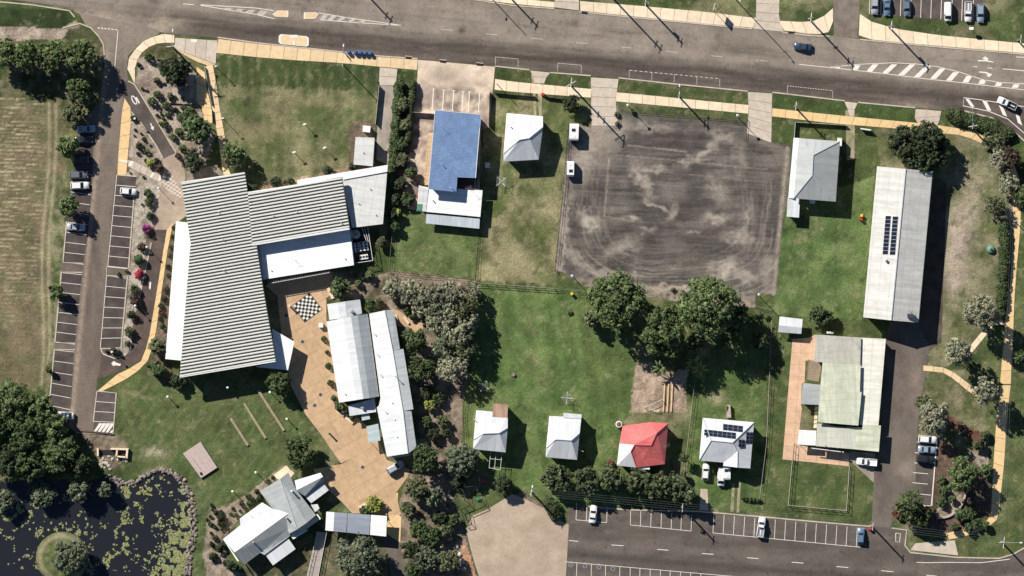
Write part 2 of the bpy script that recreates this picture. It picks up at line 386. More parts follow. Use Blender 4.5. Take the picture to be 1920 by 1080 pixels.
POND = q(0, 2, "-300,520 60,560 180,530 330,540 480,560 600,520 690,560 740,560 800,525 900,490 960,500 1020,545 1060,600 1075,700 1080,830 1060,930 1045,1130 1040,1300 -300,1300")
ISLE = (117, 1046, 47, 46)
MULCH = A(176, 156, 136); MULCH2 = A(118, 98, 80)
GRASS = A(92, 100, 55); GRASS2 = A(66, 78, 40); LUSH = A(88, 108, 54); DRY = A(146, 136, 92)
REG = [  # polygon, colour a, colour b, noise scale (px), edge wobble (px)
 (pts("-400,178 60,185 112,195 128,240 126,330 113,420 106,500 96,640 86,722 -400,735"), A(124, 108, 74), A(100, 98, 58), 26, 3),
 (pts("-400,0 130,18 141,36 116,53 -400,42"), A(62, 74, 40), A(48, 60, 32), 12, 2),
 (pts("-400,44 116,53 142,40 152,48 120,75 -400,76"), A(178, 158, 136), A(140, 122, 102), 10, 2),
 (pts("128,54 160,55 185,75 194,112 180,122 140,82 118,74"), A(82, 86, 50), A(100, 94, 60), 9, 1.5),
 (pts("-20,75 200,75 200,235 125,240 110,195 -20,185"), A(74, 82, 44), A(120, 108, 76), 12, 3),
 (pts("86,330 126,330 118,500 100,700 84,760 96,500"), A(132, 126, 86), A(84, 92, 50), 12, 2),
 (Z2("130,170 290,195 500,215 560,300 640,480 600,540 640,640 700,760 660,900 640,960 500,1030 480,980 410,870 330,740 130,370 150,230"), MULCH, A(142, 120, 102), 8, 1.5),
 (Z2("150,172 260,85 410,80 450,190 290,190"), A(78, 80, 46), A(108, 94, 60), 8, 1.5),
 (Z2("100,570 170,660 330,910 340,1010 320,1060 270,1040 110,930 80,900"), MULCH, A(142, 120, 102), 8, 1),
 (Z2("66,980 140,1000 330,1080 320,1130 250,1180 60,1060"), MULCH, MULCH2, 8, 1),
 (pts("406,100 714,128 704,232 660,228 655,330 560,338 470,362 442,330 420,270"), A(96, 102, 58), A(122, 116, 74), 34, 1.5),
 (pts("406,100 714,128 712,170 410,160"), A(66, 82, 40), A(88, 92, 52), 22, 9),
 (Z1("290,250 480,195 700,145 950,105 1130,60 1130,20 1160,20 1160,110 710,190 290,290"), A(172, 142, 112), A(124, 98, 74), 9, 1.5),
 (pts("655,225 704,228 702,320 655,320"), A(124, 102, 80), A(90, 78, 58), 7, 1),
 (pts("738,130 778,135 770,260 765,400 735,400"), A(122, 104, 78), A(80, 80, 48), 9, 1),
 (pts("742,131 778,133 778,156 745,155"), A(62, 76, 38), A(50, 64, 32), 9, 1),
 (pts("735,398 765,390 895,430 889,522 733,506"), A(98, 112, 60), A(116, 122, 72), 24, 1.5),
 (pts("905,235 930,175 1108,190 1104,232 1066,232 1062,350 1042,535 893,525 905,430"), A(104, 110, 60), A(138, 130, 84), 30, 2),
 (pts("905,420 1052,350 1040,535 893,525"), A(146, 134, 88), A(108, 108, 62), 36, 8),
 (pts("927,128 1108,145 1108,168 927,150"), A(74, 86, 42), A(98, 98, 56), 14, 1),
 (pts("1158,150 1405,172 1404,196 1156,174"), A(70, 84, 40), A(100, 98, 56), 14, 1),
 (pts("1450,176 1718,205 1714,230 1448,204"), A(84, 98, 48), A(70, 84, 42), 14, 1),
 (pts("1446,220 1590,232 1590,270 1446,270"), A(74, 86, 42), A(92, 96, 52), 14, 1),
 (pts("555,520 620,540 620,560 690,560 700,585 740,580 760,660 780,770 790,850 760,900 740,1000 760,1090 895,1090 872,1000 850,940 866,840 866,760 878,680 888,600 889,525 735,507 700,520 660,505"), A(150, 128, 106), A(96, 84, 62), 12, 3),
 (pts("893,533 1100,543 1190,690 1186,770 1170,790 1160,1000 1000,930 930,900 872,860 868,760 884,690 892,600"), A(88, 108, 52), A(118, 126, 72), 30, 2),
 (pts("1075,545 1130,545 1200,690 1190,770 1160,800 1100,700"), A(98, 112, 58), A(84, 98, 50), 16, 5),
 (q(2, 1, "700,960 790,960 880,1010 990,1000 975,1240 665,1240 680,1080"), A(176, 150, 124), A(142, 118, 94), 8, 2),
 (pts("1300,680 1440,610 1436,830 1428,960 1310,950 1290,880"), A(84, 104, 50), A(108, 118, 66), 20, 2),
 (pts("1440,600 1490,640 1466,870 1640,880 1635,985 1430,965"), A(80, 94, 48), A(104, 106, 62), 24, 2),
 (pts("1480,380 1640,330 1618,600 1450,590 1465,440"), A(92, 112, 56), A(118, 128, 76), 26, 2),
 (pts("1640,230 1880,260 1905,330 1900,520 1880,640 1740,700 1745,330 1650,310"), A(104, 104, 64), A(132, 124, 88), 24, 3),
 (Z6("190,380 420,560 330,720 200,600"), A(150, 136, 104), A(120, 116, 76), 8, 12),
 (pts("1738,690 1880,700 1860,900 1800,960 1700,1000 1720,830"), A(96, 98, 58), A(130, 120, 84), 18, 3),
 (q(3, 2, "860,80 1000,165 1110,235 1260,295 1230,340 1100,300 1010,210 890,140"), A(118, 72, 54), A(96, 56, 42), 5, 1.5),
 (q(3, 2, "1250,300 1300,330 1270,440 1200,470 1130,400"), A(170, 150, 130), A(130, 110, 92), 6, 2),
 (q(3, 2, "960,290 1200,470 1260,560 1240,780 1000,860 690,760 690,680 950,440"), A(110, 82, 66), A(84, 66, 52), 7, 2),
 (q(3, 2, "1010,560 1100,640 1050,740 950,755 940,725 1000,640"), A(190, 168, 140), A(160, 138, 112), 6, 1.5),
 (pts("1840,640 1990,400 1990,1040 1800,1050 1790,1010 1860,960"), A(90, 98, 56), A(112, 112, 70), 22, 3),
 (q(3, 2, "1060,880 1290,790 1500,700 1500,960 1070,975"), A(84, 96, 50), A(104, 104, 62), 14, 1),
 (q(1, 2, "1090,840 1140,860 1205,950 1240,1110 1180,1110 1150,900"), A(196, 140, 98), A(160, 112, 78), 6, 2),
 (q(2, 2, "0,625 60,610 180,680 280,780 230,760 120,700"), A(140, 118, 98), A(110, 92, 74), 6, 1),
 (pts("215,732 300,695 520,695 565,790 605,865 490,905 400,955 372,1000 360,900 300,870 214,862"), A(84, 98, 52), A(106, 108, 66), 24, 3),
 (pts("356,880 400,930 372,1090 350,1090 362,960"), A(84, 98, 54), A(110, 112, 74), 10, 2),
 (q(0, 2, "450,270 640,285 720,320 720,400 640,480 560,440 480,330"), A(140, 120, 98), A(100, 86, 66), 7, 2),
 (Z3("-40,430 60,452 130,430 300,330 640,60 700,130 440,310 240,540 90,740 140,1000 330,1080 -60,1080 -80,960 -100,900 -60,600"), A(168, 146, 124), A(132, 112, 90), 8, 1.5),
 (Z3("280,980 700,700 940,700 860,1090 280,1090"), A(84, 86, 54), A(104, 94, 66), 9, 2),
 (Z3("1060,690 1600,690 1600,1090 1000,1090"), A(92, 90, 56), A(116, 102, 72), 9, 2),
 (pts("240,505 200,499 198,519 240,520 228,650 189,652 192,664 215,672 234,668 247,652 247,620 262,555 284,455 297,400 300,360 306,335 262,328 256,345"), A(190, 176, 156), A(150, 134, 116), 5, .5),
 (pts("270,430 332,415 312,690 345,715 330,735 275,700 295,600"), A(120, 100, 80), A(88, 76, 56), 8, 1.5),
]
PARKBARE = [(1800, 425, 24, 40, .1, A(190, 168, 144)), (1795, 480, 22, 50, .1, A(184, 162, 138)), (1790, 530, 16, 34, .1, A(176, 156, 130)), (1812, 395, 22, 22, .3, A(170, 152, 124)), (1828, 372, 14, 24, .4, A(160, 146, 114)), (290, 848, 22, 9, .15, A(178, 160, 130)), (255, 740, 40, 4, .25, A(140, 126, 84)), (1345, 745, 16, 12, 0, A(160, 150, 104)), (1640, 745, 1, 1, 0, DRY),
            (345, 830, 30, 4, .9, A(116, 116, 68)), (480, 250, 60, 14, -.2, A(136, 126, 78)), (560, 280, 18, 40, .1, A(140, 130, 84)), (600, 190, 90, 10, .08, A(132, 124, 76)),
            (965, 700, 10, 90, .05, A(108, 128, 66)), (1010, 640, 8, 110, .03, A(116, 132, 70)), (955, 490, 40, 12, -.3, A(156, 146, 98)), (1700, 990, 12, 5, 0, DRY)]

LOT = pts("1075,232 1108,240 1110,185 1155,190 1160,207 1400,226 1403,215 1447,220 1446,268 1483,272 1475,362 1465,437 1455,552 1417,549 1415,576 1370,576 1300,568 1240,560 1180,550 1100,538 1057,511 1040,506 1055,360 1063,262")
def lot_col(x, y):
    n = fbm(x / 45, y / 45, 5); n2 = fbm(x / 60, y / 7, 6, 5); n3 = fbm(x / 7, y / 7, 8); g = fbm(x / 2.6, y / 2.6, 18, 3)
    c = mixc(AN(92, 86, 82), AN(136, 128, 119), (n - .36) * 2.6)
    c = mixc(c, AN(76, 71, 68), np.clip((n2 - .48) * 3, 0, .8))
    # rounded lanes worn by turning vehicles, following the lot's edge
    u = (x - 1262) / 195.0; v = (y - 385) / 150.0
    rr = (np.abs(u) ** 3.0 + np.abs(v) ** 3.0) ** (1 / 3.0); an = np.arctan2(v, u)
    st = fbm(rr * 62 + 5 * fbm(x / 60, y / 60, 3), an * 2.2 + 40, 15, 5); st2 = fbm(rr * 26, an * 3.5 + 11, 16, 4)
    w = np.clip((rr - .5) * 3.2, 0, 1) * np.clip((v + .55) * 2, .25, 1)
    c = mixc(c, AN(162, 153, 141), np.clip((st - .47) * 5, 0, 1) * w * .62)
    c = mixc(c, AN(78, 71, 67), np.clip((st2 - .52) * 5, 0, 1) * w * .6)
    hz_ = fbm((x + .06 * y) / 90, (y - .06 * x) / 2.4, 31, 5)
    c = mixc(c, AN(156, 144, 130), np.clip((hz_ - .54) * 4, 0, 1) * .38 * (v < .75)); c = mixc(c, AN(74, 67, 63), np.clip((.44 - hz_) * 4, 0, 1) * .4 * (v < .75))
    for a_, b_, wd, s_ in (((1175, 272), (1290, 285), 1.4, .8), ((1150, 290), (1440, 318), 1.0, .6), ((1142, 295), (1133, 405), 1.8, .7), ((1200, 318), (1440, 342), 1.0, .5), ((1130, 405), (1190, 415), 1.6, .6)):
        d_ = np.array(b_, float) - np.array(a_, float); L_ = np.hypot(*d_); d_ /= L_; tt = (x - a_[0]) * d_[0] + (y - a_[1]) * d_[1]; pp = -(x - a_[0]) * d_[1] + (y - a_[1]) * d_[0]
        c = mixc(c, AN(184, 170, 154), np.exp(-((pp + 3 * (n3 - .5)) / wd) ** 2) * ((tt > 0) & (tt < L_)) * s_ * (.3 + n3))
    for (bx, by, rx, ry, ang, s) in [(1205, 340, 34, 10, 1.0, .8), (1230, 318, 30, 6, .1, .7), (1300, 300, 36, 9, -.4, .6), (1330, 280, 20, 7, -.7, .7), (1105, 416, 22, 14, .6, .95),
        (1360, 503, 26, 15, -.3, .95), (1385, 447, 26, 12, .3, .7), (1340, 408, 22, 9, .1, .8), (1262, 400, 8, 14, .2, .8), (1230, 385, 34, 5, .55, .7), (1185, 408, 14, 5, .4, .8), (1345, 355, 30, 18, .9, .5),
        (1095, 300, 18, 40, .1, .55), (1120, 260, 26, 40, .3, .5), (1225, 240, 60, 10, .1, .5), (1352, 255, 24, 8, .1, .95), (1215, 430, 16, 5, .1, .7), (1170, 460, 40, 14, -.5, .5),
        (1085, 490, 34, 10, .7, .5), (1400, 520, 24, 12, .3, .6), (1270, 540, 130, 6, .06, .9), (1145, 515, 60, 7, .05, .5), (1130, 215, 20, 26, 0, .8), (1390, 300, 14, 30, 0, .35), (1300, 437, 14, 4, .2, .5),
        (1400, 420, 5, 30, .1, .5), (1060, 440, 5, 70, .06, .8), (1048, 500, 12, 6, 0, .7), (1440, 520, 12, 40, 0, .4), (1425, 240, 24, 20, 0, .6), (1160, 250, 14, 30, .3, .5)]:
        c = mixc(c, AN(202, 189, 173), blot(x + 26 * (fbm(x / 14, y / 10, 21) - .5), y + 26 * (fbm(x / 14, y / 10, 22) - .5), bx, by, rx, ry, ang, 1.3) * s * np.clip(.35 + 1.3 * n3, 0, 1))
    for (bx, by, rx, ry, s) in [(1078, 430, 14, 26, .7), (1225, 440, 70, 16, .5), (1262, 325, 40, 12, .4), (1290, 395, 30, 20, .45), (1110, 360, 26, 24, .4), (1300, 255, 90, 14, .55), (1420, 340, 20, 60, .35), (1300, 480, 60, 16, .4)]:
        c = mixc(c, AN(68, 58, 56), blot(x, y, bx, by, rx, ry) * s * (.5 + .7 * n3))
    lx = x - (1063 - (y - 232) * .07); rx_ = (1482 - (y - 272) * .096) - x
    c = mixc(c, AN(184, 168, 150), np.exp(-(np.minimum(np.abs(lx - 2), 60) / 4) ** 2) * .7 * (y > 300) * (.3 + n3)); c = mixc(c, AN(188, 174, 156), np.exp(-((rx_ - 5) / 4) ** 2) * .75 * (y > 275) * (.3 + n3))
    c = mixc(c, AN(174, 158, 140), np.clip((y - (512 + (x - 1057) * .11)) / 14, 0, 1) * np.clip(n3 * 2 - .4, 0, 1)); c = mixc(c, AN(176, 162, 146), np.clip(1 - (np.abs(x - 1120) / 40), 0, 1) * np.clip((320 - y) / 80, 0, 1) * .8)
    gr = np.clip(1 - (y - (205 + (x - 1160) * .072)) / 16, 0, 1) * (x > 1165) * (x < 1405)
    c = mixc(c, A(96, 96, 56), gr * (n3 > .42))
    return c * (0.66 + 0.34 * n3 + .36 * g)[:, None]

def build_ground():
    st = 0.45
    xs = np.concatenate([[-3000, -900, -400, -220, -170], np.arange(-146, 146.01, st), [170, 220, 400, 900, 3000]])
    ys = np.concatenate([[-3000, -900, -400, -200, -130], np.arange(-88, 88.01, st), [130, 200, 400, 900, 3000]])
    X, Y = np.meshgrid(xs, ys); nx, ny = len(xs), len(ys)
    x = X.ravel() / MPP + 960; y = 540 - Y.ravel() / MPP
    jx = (fbm(x / 9, y / 9, 101) - .5); jy = (fbm(x / 9, y / 9, 102) - .5)
    f1 = fbm(x / 5, y / 5, 7, 4)
    c = mixc(GRASS, GRASS2, (fbm(x / 40, y / 40, 1) - .4) * 3)
    c = mixc(c, DRY, (fbm(x / 60, y / 60, 2) - .55) * 3)
    for i, (poly, a, b, sc, wob) in enumerate(REG):
        m = inpoly(x + jx * wob * 2, y + jy * wob * 2, poly)
        if m.any():
            t = (fbm(x[m] / sc, y[m] / sc, 200 + i) - .36) * 3.0
            c[m] = mixc(a, b, t)
    fld = inpoly(x, y, REG[0][0])
    yy = y - 0.07 * x + 10 * (fbm(x / 50, y / 50, 71) - .5)
    wr = np.sin(yy * 2 * math.pi / 8.2 + 5 * (fbm(x / 45, y / 45, 75) - .5)) + 1.6 * (vnoise(x / 3.4, y / 1.9, 79) - .5)
    wr = np.clip(wr * 1.2 - .1, -1, 1) * np.clip(fbm(x / 18, y / 8, 72) * 2.6 - .8, 0, 1) * np.clip((88 - x) / 30 + 0.25 * (y < 400), .0, 1) * np.clip((640 - y) / 160, 0.1, 1)
    c[fld] = mixc(c[fld], A(182, 162, 122), np.clip(wr[fld], 0, 1) * 1.0)
    c[fld] = mixc(c[fld], A(98, 86, 56), np.clip(-wr[fld], 0, 1) * .9)
    tr = np.exp(-((x - 100 + .03 * (y - 300) + 4 * np.sin(y / 60)) / 3.0) ** 2) + np.exp(-((x - 88 + .03 * (y - 300) + 4 * np.sin(y / 60)) / 3.0) ** 2)
    c[fld] = mixc(c[fld], A(184, 166, 124), tr[fld] * .6)
    for (bx, by, rx, ry, an, cc) in PARKBARE:
        c = mixc(c, cc, blot(x + 14 * jx, y + 14 * jy, bx, by, rx, ry, an) * .85)
    c = mixc(c, A(150, 136, 96), np.clip((fbm(x / 11, y / 11, 301, 3) - .68) * 6, 0, .4)); c = mixc(c, A(58, 72, 36), np.clip((fbm(x / 16, y / 16, 302, 4) - .62) * 6, 0, .45) * ~fld)
    # mowing stripes on the two lawns
    m = inpoly(x, y, pts("408,102 712,128 703,232 660,228 655,330 470,362 420,270"))
    c[m] = mixc(c[m], DRY, np.clip(.5 * np.sin(x[m] / 3.4 + 2 * f1[m]) * np.clip(fbm(x[m] / 50, y[m] / 14, 41) * 2 - .7, 0, 1), 0, .4))
    m = inpoly(x, y, REG[24][0])
    c[m] = mixc(c[m], A(120, 134, 76), .35 * np.clip(np.sin((x[m] - .12 * y[m]) / 5.5 + 2 * fbm(x[m] / 40, y[m] / 40, 43)), 0, 1))
    m = inpoly(x, y, REG[41][0])
    c[m] = mixc(c[m], A(112, 116, 68), .5 * np.clip(np.sin((x[m] * .83 + .55 * y[m]) / 2.6), 0, 1))
    lm = inpoly(x + jx * 4, y + jy * 4, LOT)
    c[lm] = lot_col(x[lm], y[lm])
    c *= (0.72 + 0.56 * f1)[:, None]
    z = np.where(inpoly(x, y, POND), -0.9, 0.0)
    ie = ((x - ISLE[0]) / ISLE[2]) ** 2 + ((y - ISLE[1]) / ISLE[3]) ** 2
    z = np.where(ie < 1.25, np.maximum(z, 0.9 * np.clip(1 - ie, -1, 1) + .05), z)
    im = ie < 1.3
    c[im] = mixc(A(118, 122, 76), A(86, 92, 50), (fbm(x[im] / 8, y[im] / 8, 55) - .35) * 3)
    c[im] = mixc(c[im], A(164, 142, 110), np.clip(1 - np.abs(ie[im] - .8) * 5, 0, .6))
    far = (np.abs(X.ravel()) > 150) | (np.abs(Y.ravel()) > 90)
    z = np.where(fld & ~far, 0.10 * np.clip(wr, -.4, 1), z)
    co = np.stack([X.ravel(), Y.ravel(), z], 1)
    me = bpy.data.meshes.new('ground')
    idx = np.arange(nx * ny).reshape(ny, nx)
    F = np.stack([idx[:-1, :-1], idx[:-1, 1:], idx[1:, 1:], idx[1:, :-1]], -1).reshape(-1, 4)
    me.vertices.add(len(co)); me.vertices.foreach_set('co', co.ravel())
    me.loops.add(F.size); me.loops.foreach_set('vertex_index', F.ravel())
    me.polygons.add(len(F)); me.polygons.foreach_set('loop_start', np.arange(len(F)) * 4)
    me.update(calc_edges=True); me.polygons.foreach_set('use_smooth', np.ones(len(F), bool))
    set_col(me, np.clip(c, 0.004, 0.8))
    mobj('ground', me, None, M['ground'], kind='structure')
build_ground()

# ---------------------------------------------------------------- paved sheets
def densify(P, st):
    out = []
    for i in range(len(P)):
        a = np.array(P[i][:2]); b = np.array(P[(i + 1) % len(P)][:2]); n = max(1, int(np.linalg.norm(b - a) / st))
        for k in range(n): out.append(tuple(a + (b - a) * k / n))
    return out
def sheet(name, poly, z, mat, col, step=4.0, kind='structure', parent=None, **kw):
    P = densify(poly, step * 1.5)
    xs = [p[0] for p in P]; ys = [p[1] for p in P]
    gx, gy = np.meshgrid(np.arange(min(xs), max(xs), step), np.arange(min(ys), max(ys), step))
    gx = gx.ravel() + RNG.uniform(-.2, .2, gx.size) * step; gy = gy.ravel() + RNG.uniform(-.2, .2, gy.size) * step
    m = inpoly(gx, gy, poly)
    V = [Vector(p) for p in P] + [Vector((a, b)) for a, b in zip(gx[m], gy[m])]
    r = delaunay_2d_cdt(V, [], [list(range(len(P)))], 1, 1e-4)
    vx = np.array([(v.x, v.y) for v in r[0]]); fs = [list(f) for f in r[2]]
    co = [W(p, z) for p in vx]
    ff = []
    for f in fs:
        a, b, c = co[f[0]], co[f[1]], co[f[2]]
        ff.append(f if (b - a).cross(c - a).z > 0 else f[::-1])
    me = pydata(name, co, ff)
    set_col(me, np.clip(col(vx[:, 0], vx[:, 1]), 0.003, .8))
    return mobj(name, me, parent, mat, kind=kind, **kw)
def flat_col(a, b, sc=20, seed=0, grain=.2):
    def f(x, y):
        c = mixc(a, b, (fbm(x / sc, y / sc, seed) - .36) * 3)
        return c * (1 - grain / 2 + grain * fbm(x / 4, y / 4, seed + 5))[:, None]
    return f

def road_col(x, y):
    d = y - (55 + 0.0975 * (x - 827))
    u = x + 0.0975 * y
    st = fbm(u / 90, d / 5, 9); n = fbm(x / 30, y / 30, 4); g = fbm(x / 6, y / 6, 14)
    c = mixc(AN(166, 153, 139), AN(146, 133, 121), (n - .35) * 2)
    south = np.clip((d - 4) / 26, 0, 1) * np.clip((x - 230) / 120, 0, 1)
    c = mixc(c, AN(88, 78, 72), south * (.45 + .7 * st))
    for dd, w, s in ((14, 4, .3), (26, 5, .5), (36, 6, .45), (-12, 3, .25), (-20, 3, .3), (-34, 4, .25)):
        c = mixc(c, AN(80, 70, 66), np.exp(-((d - dd) / w) ** 2) * s * np.clip(st * 2.2 - .5, 0, 1))
    c = mixc(c, AN(156, 142, 128), np.exp(-((d + 27) / 6) ** 2) * .35 * st)
    for (bx, by, rx, ry, s) in [(300, 45, 22, 16, .9), (200, 45, 40, 20, .7), (330, 42, 26, 10, .6), (180, 35, 40, 14, .5), (290, 55, 10, 10, .9), (230, 150, 26, 30, .4), (1720, 198, 40, 8, .5), (560, 30, 80, 6, .3), (840, 15, 60, 10, .3)]:
        c = mixc(c, AN(198, 180, 160), blot(x + 12 * (g - .5), y + 12 * (n - .5), bx, by, rx, ry, .08) * s * (.4 + .8 * g))
    for (bx, by, rx, ry, s) in [(866, 57, 5, 6, .9), (1078, 43, 8, 9, .6), (1170, 61, 40, 2.2, .7), (1400, 98, 60, 7, .55), (290, 3, 14, 6, .7), (1415, 88, 40, 5, .5), (1000, 50, 30, 1.8, .4), (510, 65, 40, 5, .4), (330, 32, 12, 3, .6), (1480, 135, 60, 6, .5), (1580, 150, 90, 7, .5), (1120, 67, 26, 2, .5)]:
        c = mixc(c, AN(62, 54, 52), blot(x, y + 6 * (g - .5), bx, by, rx, ry, .095) * s * (.5 + .7 * g))
    crack = np.abs(fbm(x / 60, y / 25, 91) - .5) < .006
    c[crack] *= .75
    return c * (.86 + .28 * g)[:, None]
ROAD = pts("-60,-10 60,4 132,15 150,28 300,60 327,64 408,71 480,81 711,106 783,111 928,124 1110,142 1160,146 1402,171 1446,173 1587,189 1717,202 1762,206 1808,207 1860,220 1898,243 1925,268 2100,420 2100,130 1920,101 1760,87 1611,73 1560,67 1470,60 1410,52 1200,33 1086,21 960,9 880,-3 700,-30 200,-60 -60,-60")
road = sheet('main_road', ROAD, 0.02, M['asphalt'], road_col, 3.6)

def park_col(x, y):
    n = fbm(x / 22, y / 60, 33); g = fbm(x / 5, y / 5, 34)
    c = mixc(AN(136, 122, 110), AN(110, 98, 90), (n - .35) * 2.4)
    c = mixc(c, AN(190, 168, 148), np.exp(-((x - (176 - (y - 360) * .098)) / 4.5) ** 2) * .8 * (.3 + g))
    c = mixc(c, AN(160, 146, 134), blot(x, y, 215, 205, 30, 60) * .4)
    c = mixc(c, AN(160, 147, 133), np.clip((135 - y) / 60, 0, 1) * (.55 + .6 * g))
    return c * (.86 + .28 * g)[:, None]
CARPARK = pts("148,24 300,56 298,63 262,82 240,105 238,128 240,150 232,165 232,182 223,300 218,328 252,360 228,650 228,668 192,661 187,700 182,714 181,733 218,737 212,813 143,811 128,800 96,778 92,760 103,643 115,510 125,420 135,330 150,235 186,190 197,117 193,83 180,60 160,46")
sheet('car_park_road', CARPARK, 0.028, M['asphalt'], park_col, 3.6)
sheet('drop_off_lane', Z2("62,352 120,365 180,470 412,872 408,880 332,916 280,820 180,670 100,575 40,470 0,440 20,380"), 0.036, M['asphalt'], flat_col(AN(98, 88, 82), AN(114, 104, 98), 16, 61))
sheet('exit_lane', pts("289,428 313,431 303,490 293,547 285,600 277,643 263,677 233,693 205,704 184,713 190,662 230,668 247,652 247,620 262,555 283,457"), 0.036, M['asphalt'], flat_col(AN(96, 84, 78), AN(116, 100, 90), 14, 62))
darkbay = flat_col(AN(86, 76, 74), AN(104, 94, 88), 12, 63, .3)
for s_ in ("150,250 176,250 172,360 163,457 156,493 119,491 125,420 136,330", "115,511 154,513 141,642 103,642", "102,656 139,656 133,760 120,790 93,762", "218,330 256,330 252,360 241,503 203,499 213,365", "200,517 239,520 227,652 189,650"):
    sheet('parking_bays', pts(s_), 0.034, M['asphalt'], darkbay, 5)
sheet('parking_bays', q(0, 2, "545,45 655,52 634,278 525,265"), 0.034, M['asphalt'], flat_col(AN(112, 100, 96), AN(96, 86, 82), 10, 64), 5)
def street_col(x, y):
    g = fbm(x / 5, y / 5, 44); n = fbm(x / 60, y / 12, 45)
    c = mixc(AN(104, 95, 88), AN(126, 116, 107), (n - .35) * 2)
    c = mixc(c, AN(132, 122, 114), blot(x, y, 1385, 985, 10, 40) * .5)
    c = mixc(c, AN(126, 116, 108), np.exp(-((y - (1020 + (x - 1100) * .078)) / 9) ** 2) * np.clip(n * 2 - .5, 0, .5)); c = mixc(c, AN(66, 60, 58), np.exp(-((y - (1042 + (x - 1100) * .078)) / 7) ** 2) * np.clip(n * 2.4 - .6, 0, .6))
    for k in range(30):    # oil dropped in the bays
        bx = 1090 + 18.6 * k; c = mixc(c, AN(58, 52, 50), blot(x, y, bx, 968 + (bx - 1090) * .085 + 9 * _h(np.array([k]), np.array([3]), 5)[0], 2.6, 3.4) * .75 * float(_h(np.array([k]), np.array([7]), 5)[0]))
    c[np.abs(fbm(x / 50, y / 30, 93) - .5) < .007] *= .72
    return c * (.86 + .28 * g)[:, None]
sheet('side_street', pts("1067,948 1180,955 1313,959 1440,969 1633,986 1670,989 1700,994 1697,1023 1707,1036 1793,1044 1873,1046 1900,1038 1925,1024 2000,960 2000,1200 1040,1200 1058,1080 1060,1010"), 0.02, M['asphalt'], street_col, 4)
sheet('office_driveway', pts("1722,606 1742,648 1738,690 1725,760 1718,830 1752,818 1757,816 1747,948 1740,948 1700,950 1675,965 1670,990 1634,986 1640,870 1646,850 1652,798 1661,636 1668,603"), 0.024, M['asphalt'],
      lambda x, y: mixc(mixc(AN(130, 119, 109), AN(108, 98, 91), (fbm(x / 20, y / 40, 50) - .35) * 2.4), AN(176, 156, 140), np.clip(blot(x, y, 1700, 880, 26, 22) * .6 + blot(x, y, 1715, 725, 22, 40) * .5, 0, 1) * (.2 + 1.2 * fbm(x / 8, y / 8, 51))) * (.86 + .28 * fbm(x / 4, y / 4, 52))[:, None], 3.6)
sheet('long_shed_apron', pts("1724,600 1752,330 1775,345 1765,640 1740,660 1660,640 1665,606"), 0.012, M['asphalt'], flat_col(AN(112, 98, 88), AN(86, 78, 70), 14, 53), 5)
sheet('office_car_park', pts("1718,820 1757,814 1747,947 1716,947"), 0.032, M['asphalt'], flat_col(AN(96, 86, 82), AN(112, 102, 96), 14, 54), 5)
sheet('concrete_forecourt', q(1, 2, "1180,820 1220,740 1310,700 1440,620 1520,650 1640,710 1730,780 1760,790 1740,1130 1270,1130 1230,1010 1200,900"), 0.03, M['concrete'],
      flat_col(AN(206, 185, 162), AN(192, 172, 150), 26, 55), 5)
def apron_col(x, y):
    g = fbm(x / 5, y / 5, 66); n = fbm(x / 14, y / 14, 67)
    c = mixc(A(222, 196, 164), A(192, 168, 142), (n - .35) * 2)
    c = mixc(c, A(128, 112, 98), np.clip((y - 150) / 20, 0, 1) * np.clip(n * 2.2 - .5, 0, 1))
    c = mixc(c, A(120, 104, 92), blot(x, y, 835, 145, 36, 14) * .6 * (.4 + g))
    c = mixc(c, A(214, 190, 168), blot(x, y, 880, 140, 12, 20) * .7 * (.3 + g))
    c = mixc(c, A(190, 168, 150), blot(x, y, 795, 170, 16, 26) * .5)
    return c * (.86 + .28 * g)[:, None]
sheet('office_apron', pts("783,112 928,125 924,170 917,240 902,238 898,420 893,424 893,360 900,217 818,207 804,300 787,350 783,394 765,392 755,360 765,300 773,260 776,205 783,140"), 0.03, M['concrete'], apron_col, 3.5)
sheet('service_drive', pts("712,158 741,160 737,200 733,250 729,300 727,308 706,300 707,240"), 0.02, M['concrete'], flat_col(A(170, 154, 138), A(146, 132, 118), 12, 68), 4)
sheet('entry_concrete', Z2("332,916 410,880 470,965 490,1010 495,1060 480,1110 540,1300 360,1430 270,1430 300,1200 330,1020"), 0.044, M['concrete'], flat_col(A(176, 152, 128), A(160, 138, 116), 10, 69), 4)
sheet('entry_deck', Z2("500,1010 720,960 770,1030 500,1080"), 0.05, M['concrete'], flat_col(A(150, 134, 112), A(128, 114, 96), 8, 70), 4)
sheet('house_driveway', q(2, 2, "1060,590 1100,590 1104,708 1055,710"), 0.02, M['concrete'], flat_col(A(196, 176, 150), A(176, 156, 132), 10, 72), 5)
sheet('gravel_path', Z3("1560,670 1720,760 1730,860 1780,1000 1830,1090 1640,1090 1580,800"), 0.024, M['concrete'], flat_col(A(110, 98, 84), A(96, 86, 74), 10, 73), 4)
sheet('utility_yard', pts("1592,846 1641,850 1638,905 1592,862"), 0.03, M['concrete'], flat_col(A(156, 144, 128), A(136, 124, 110), 8, 74), 4)
for s_ in ("1000,140 1004,175 1006,217 1001,217 999,175 996,140", "1010,142 1016,176 1016,217 1011,217 1008,176 1006,142"):
    sheet('wheel_track', pts(s_), 0.02, M['concrete'], flat_col(A(180, 164, 128), A(140, 130, 90), 8, 75), 4)
for s_ in ("1373,905 1378,905 1375,960 1369,960", "1384,905 1389,905 1386,961 1381,961", "1585,207 1603,207 1602,300 1588,300"):
    sheet('wheel_track', pts(s_), 0.016, M['concrete'], flat_col(A(164, 150, 112), A(120, 116, 74), 8, 76), 4)

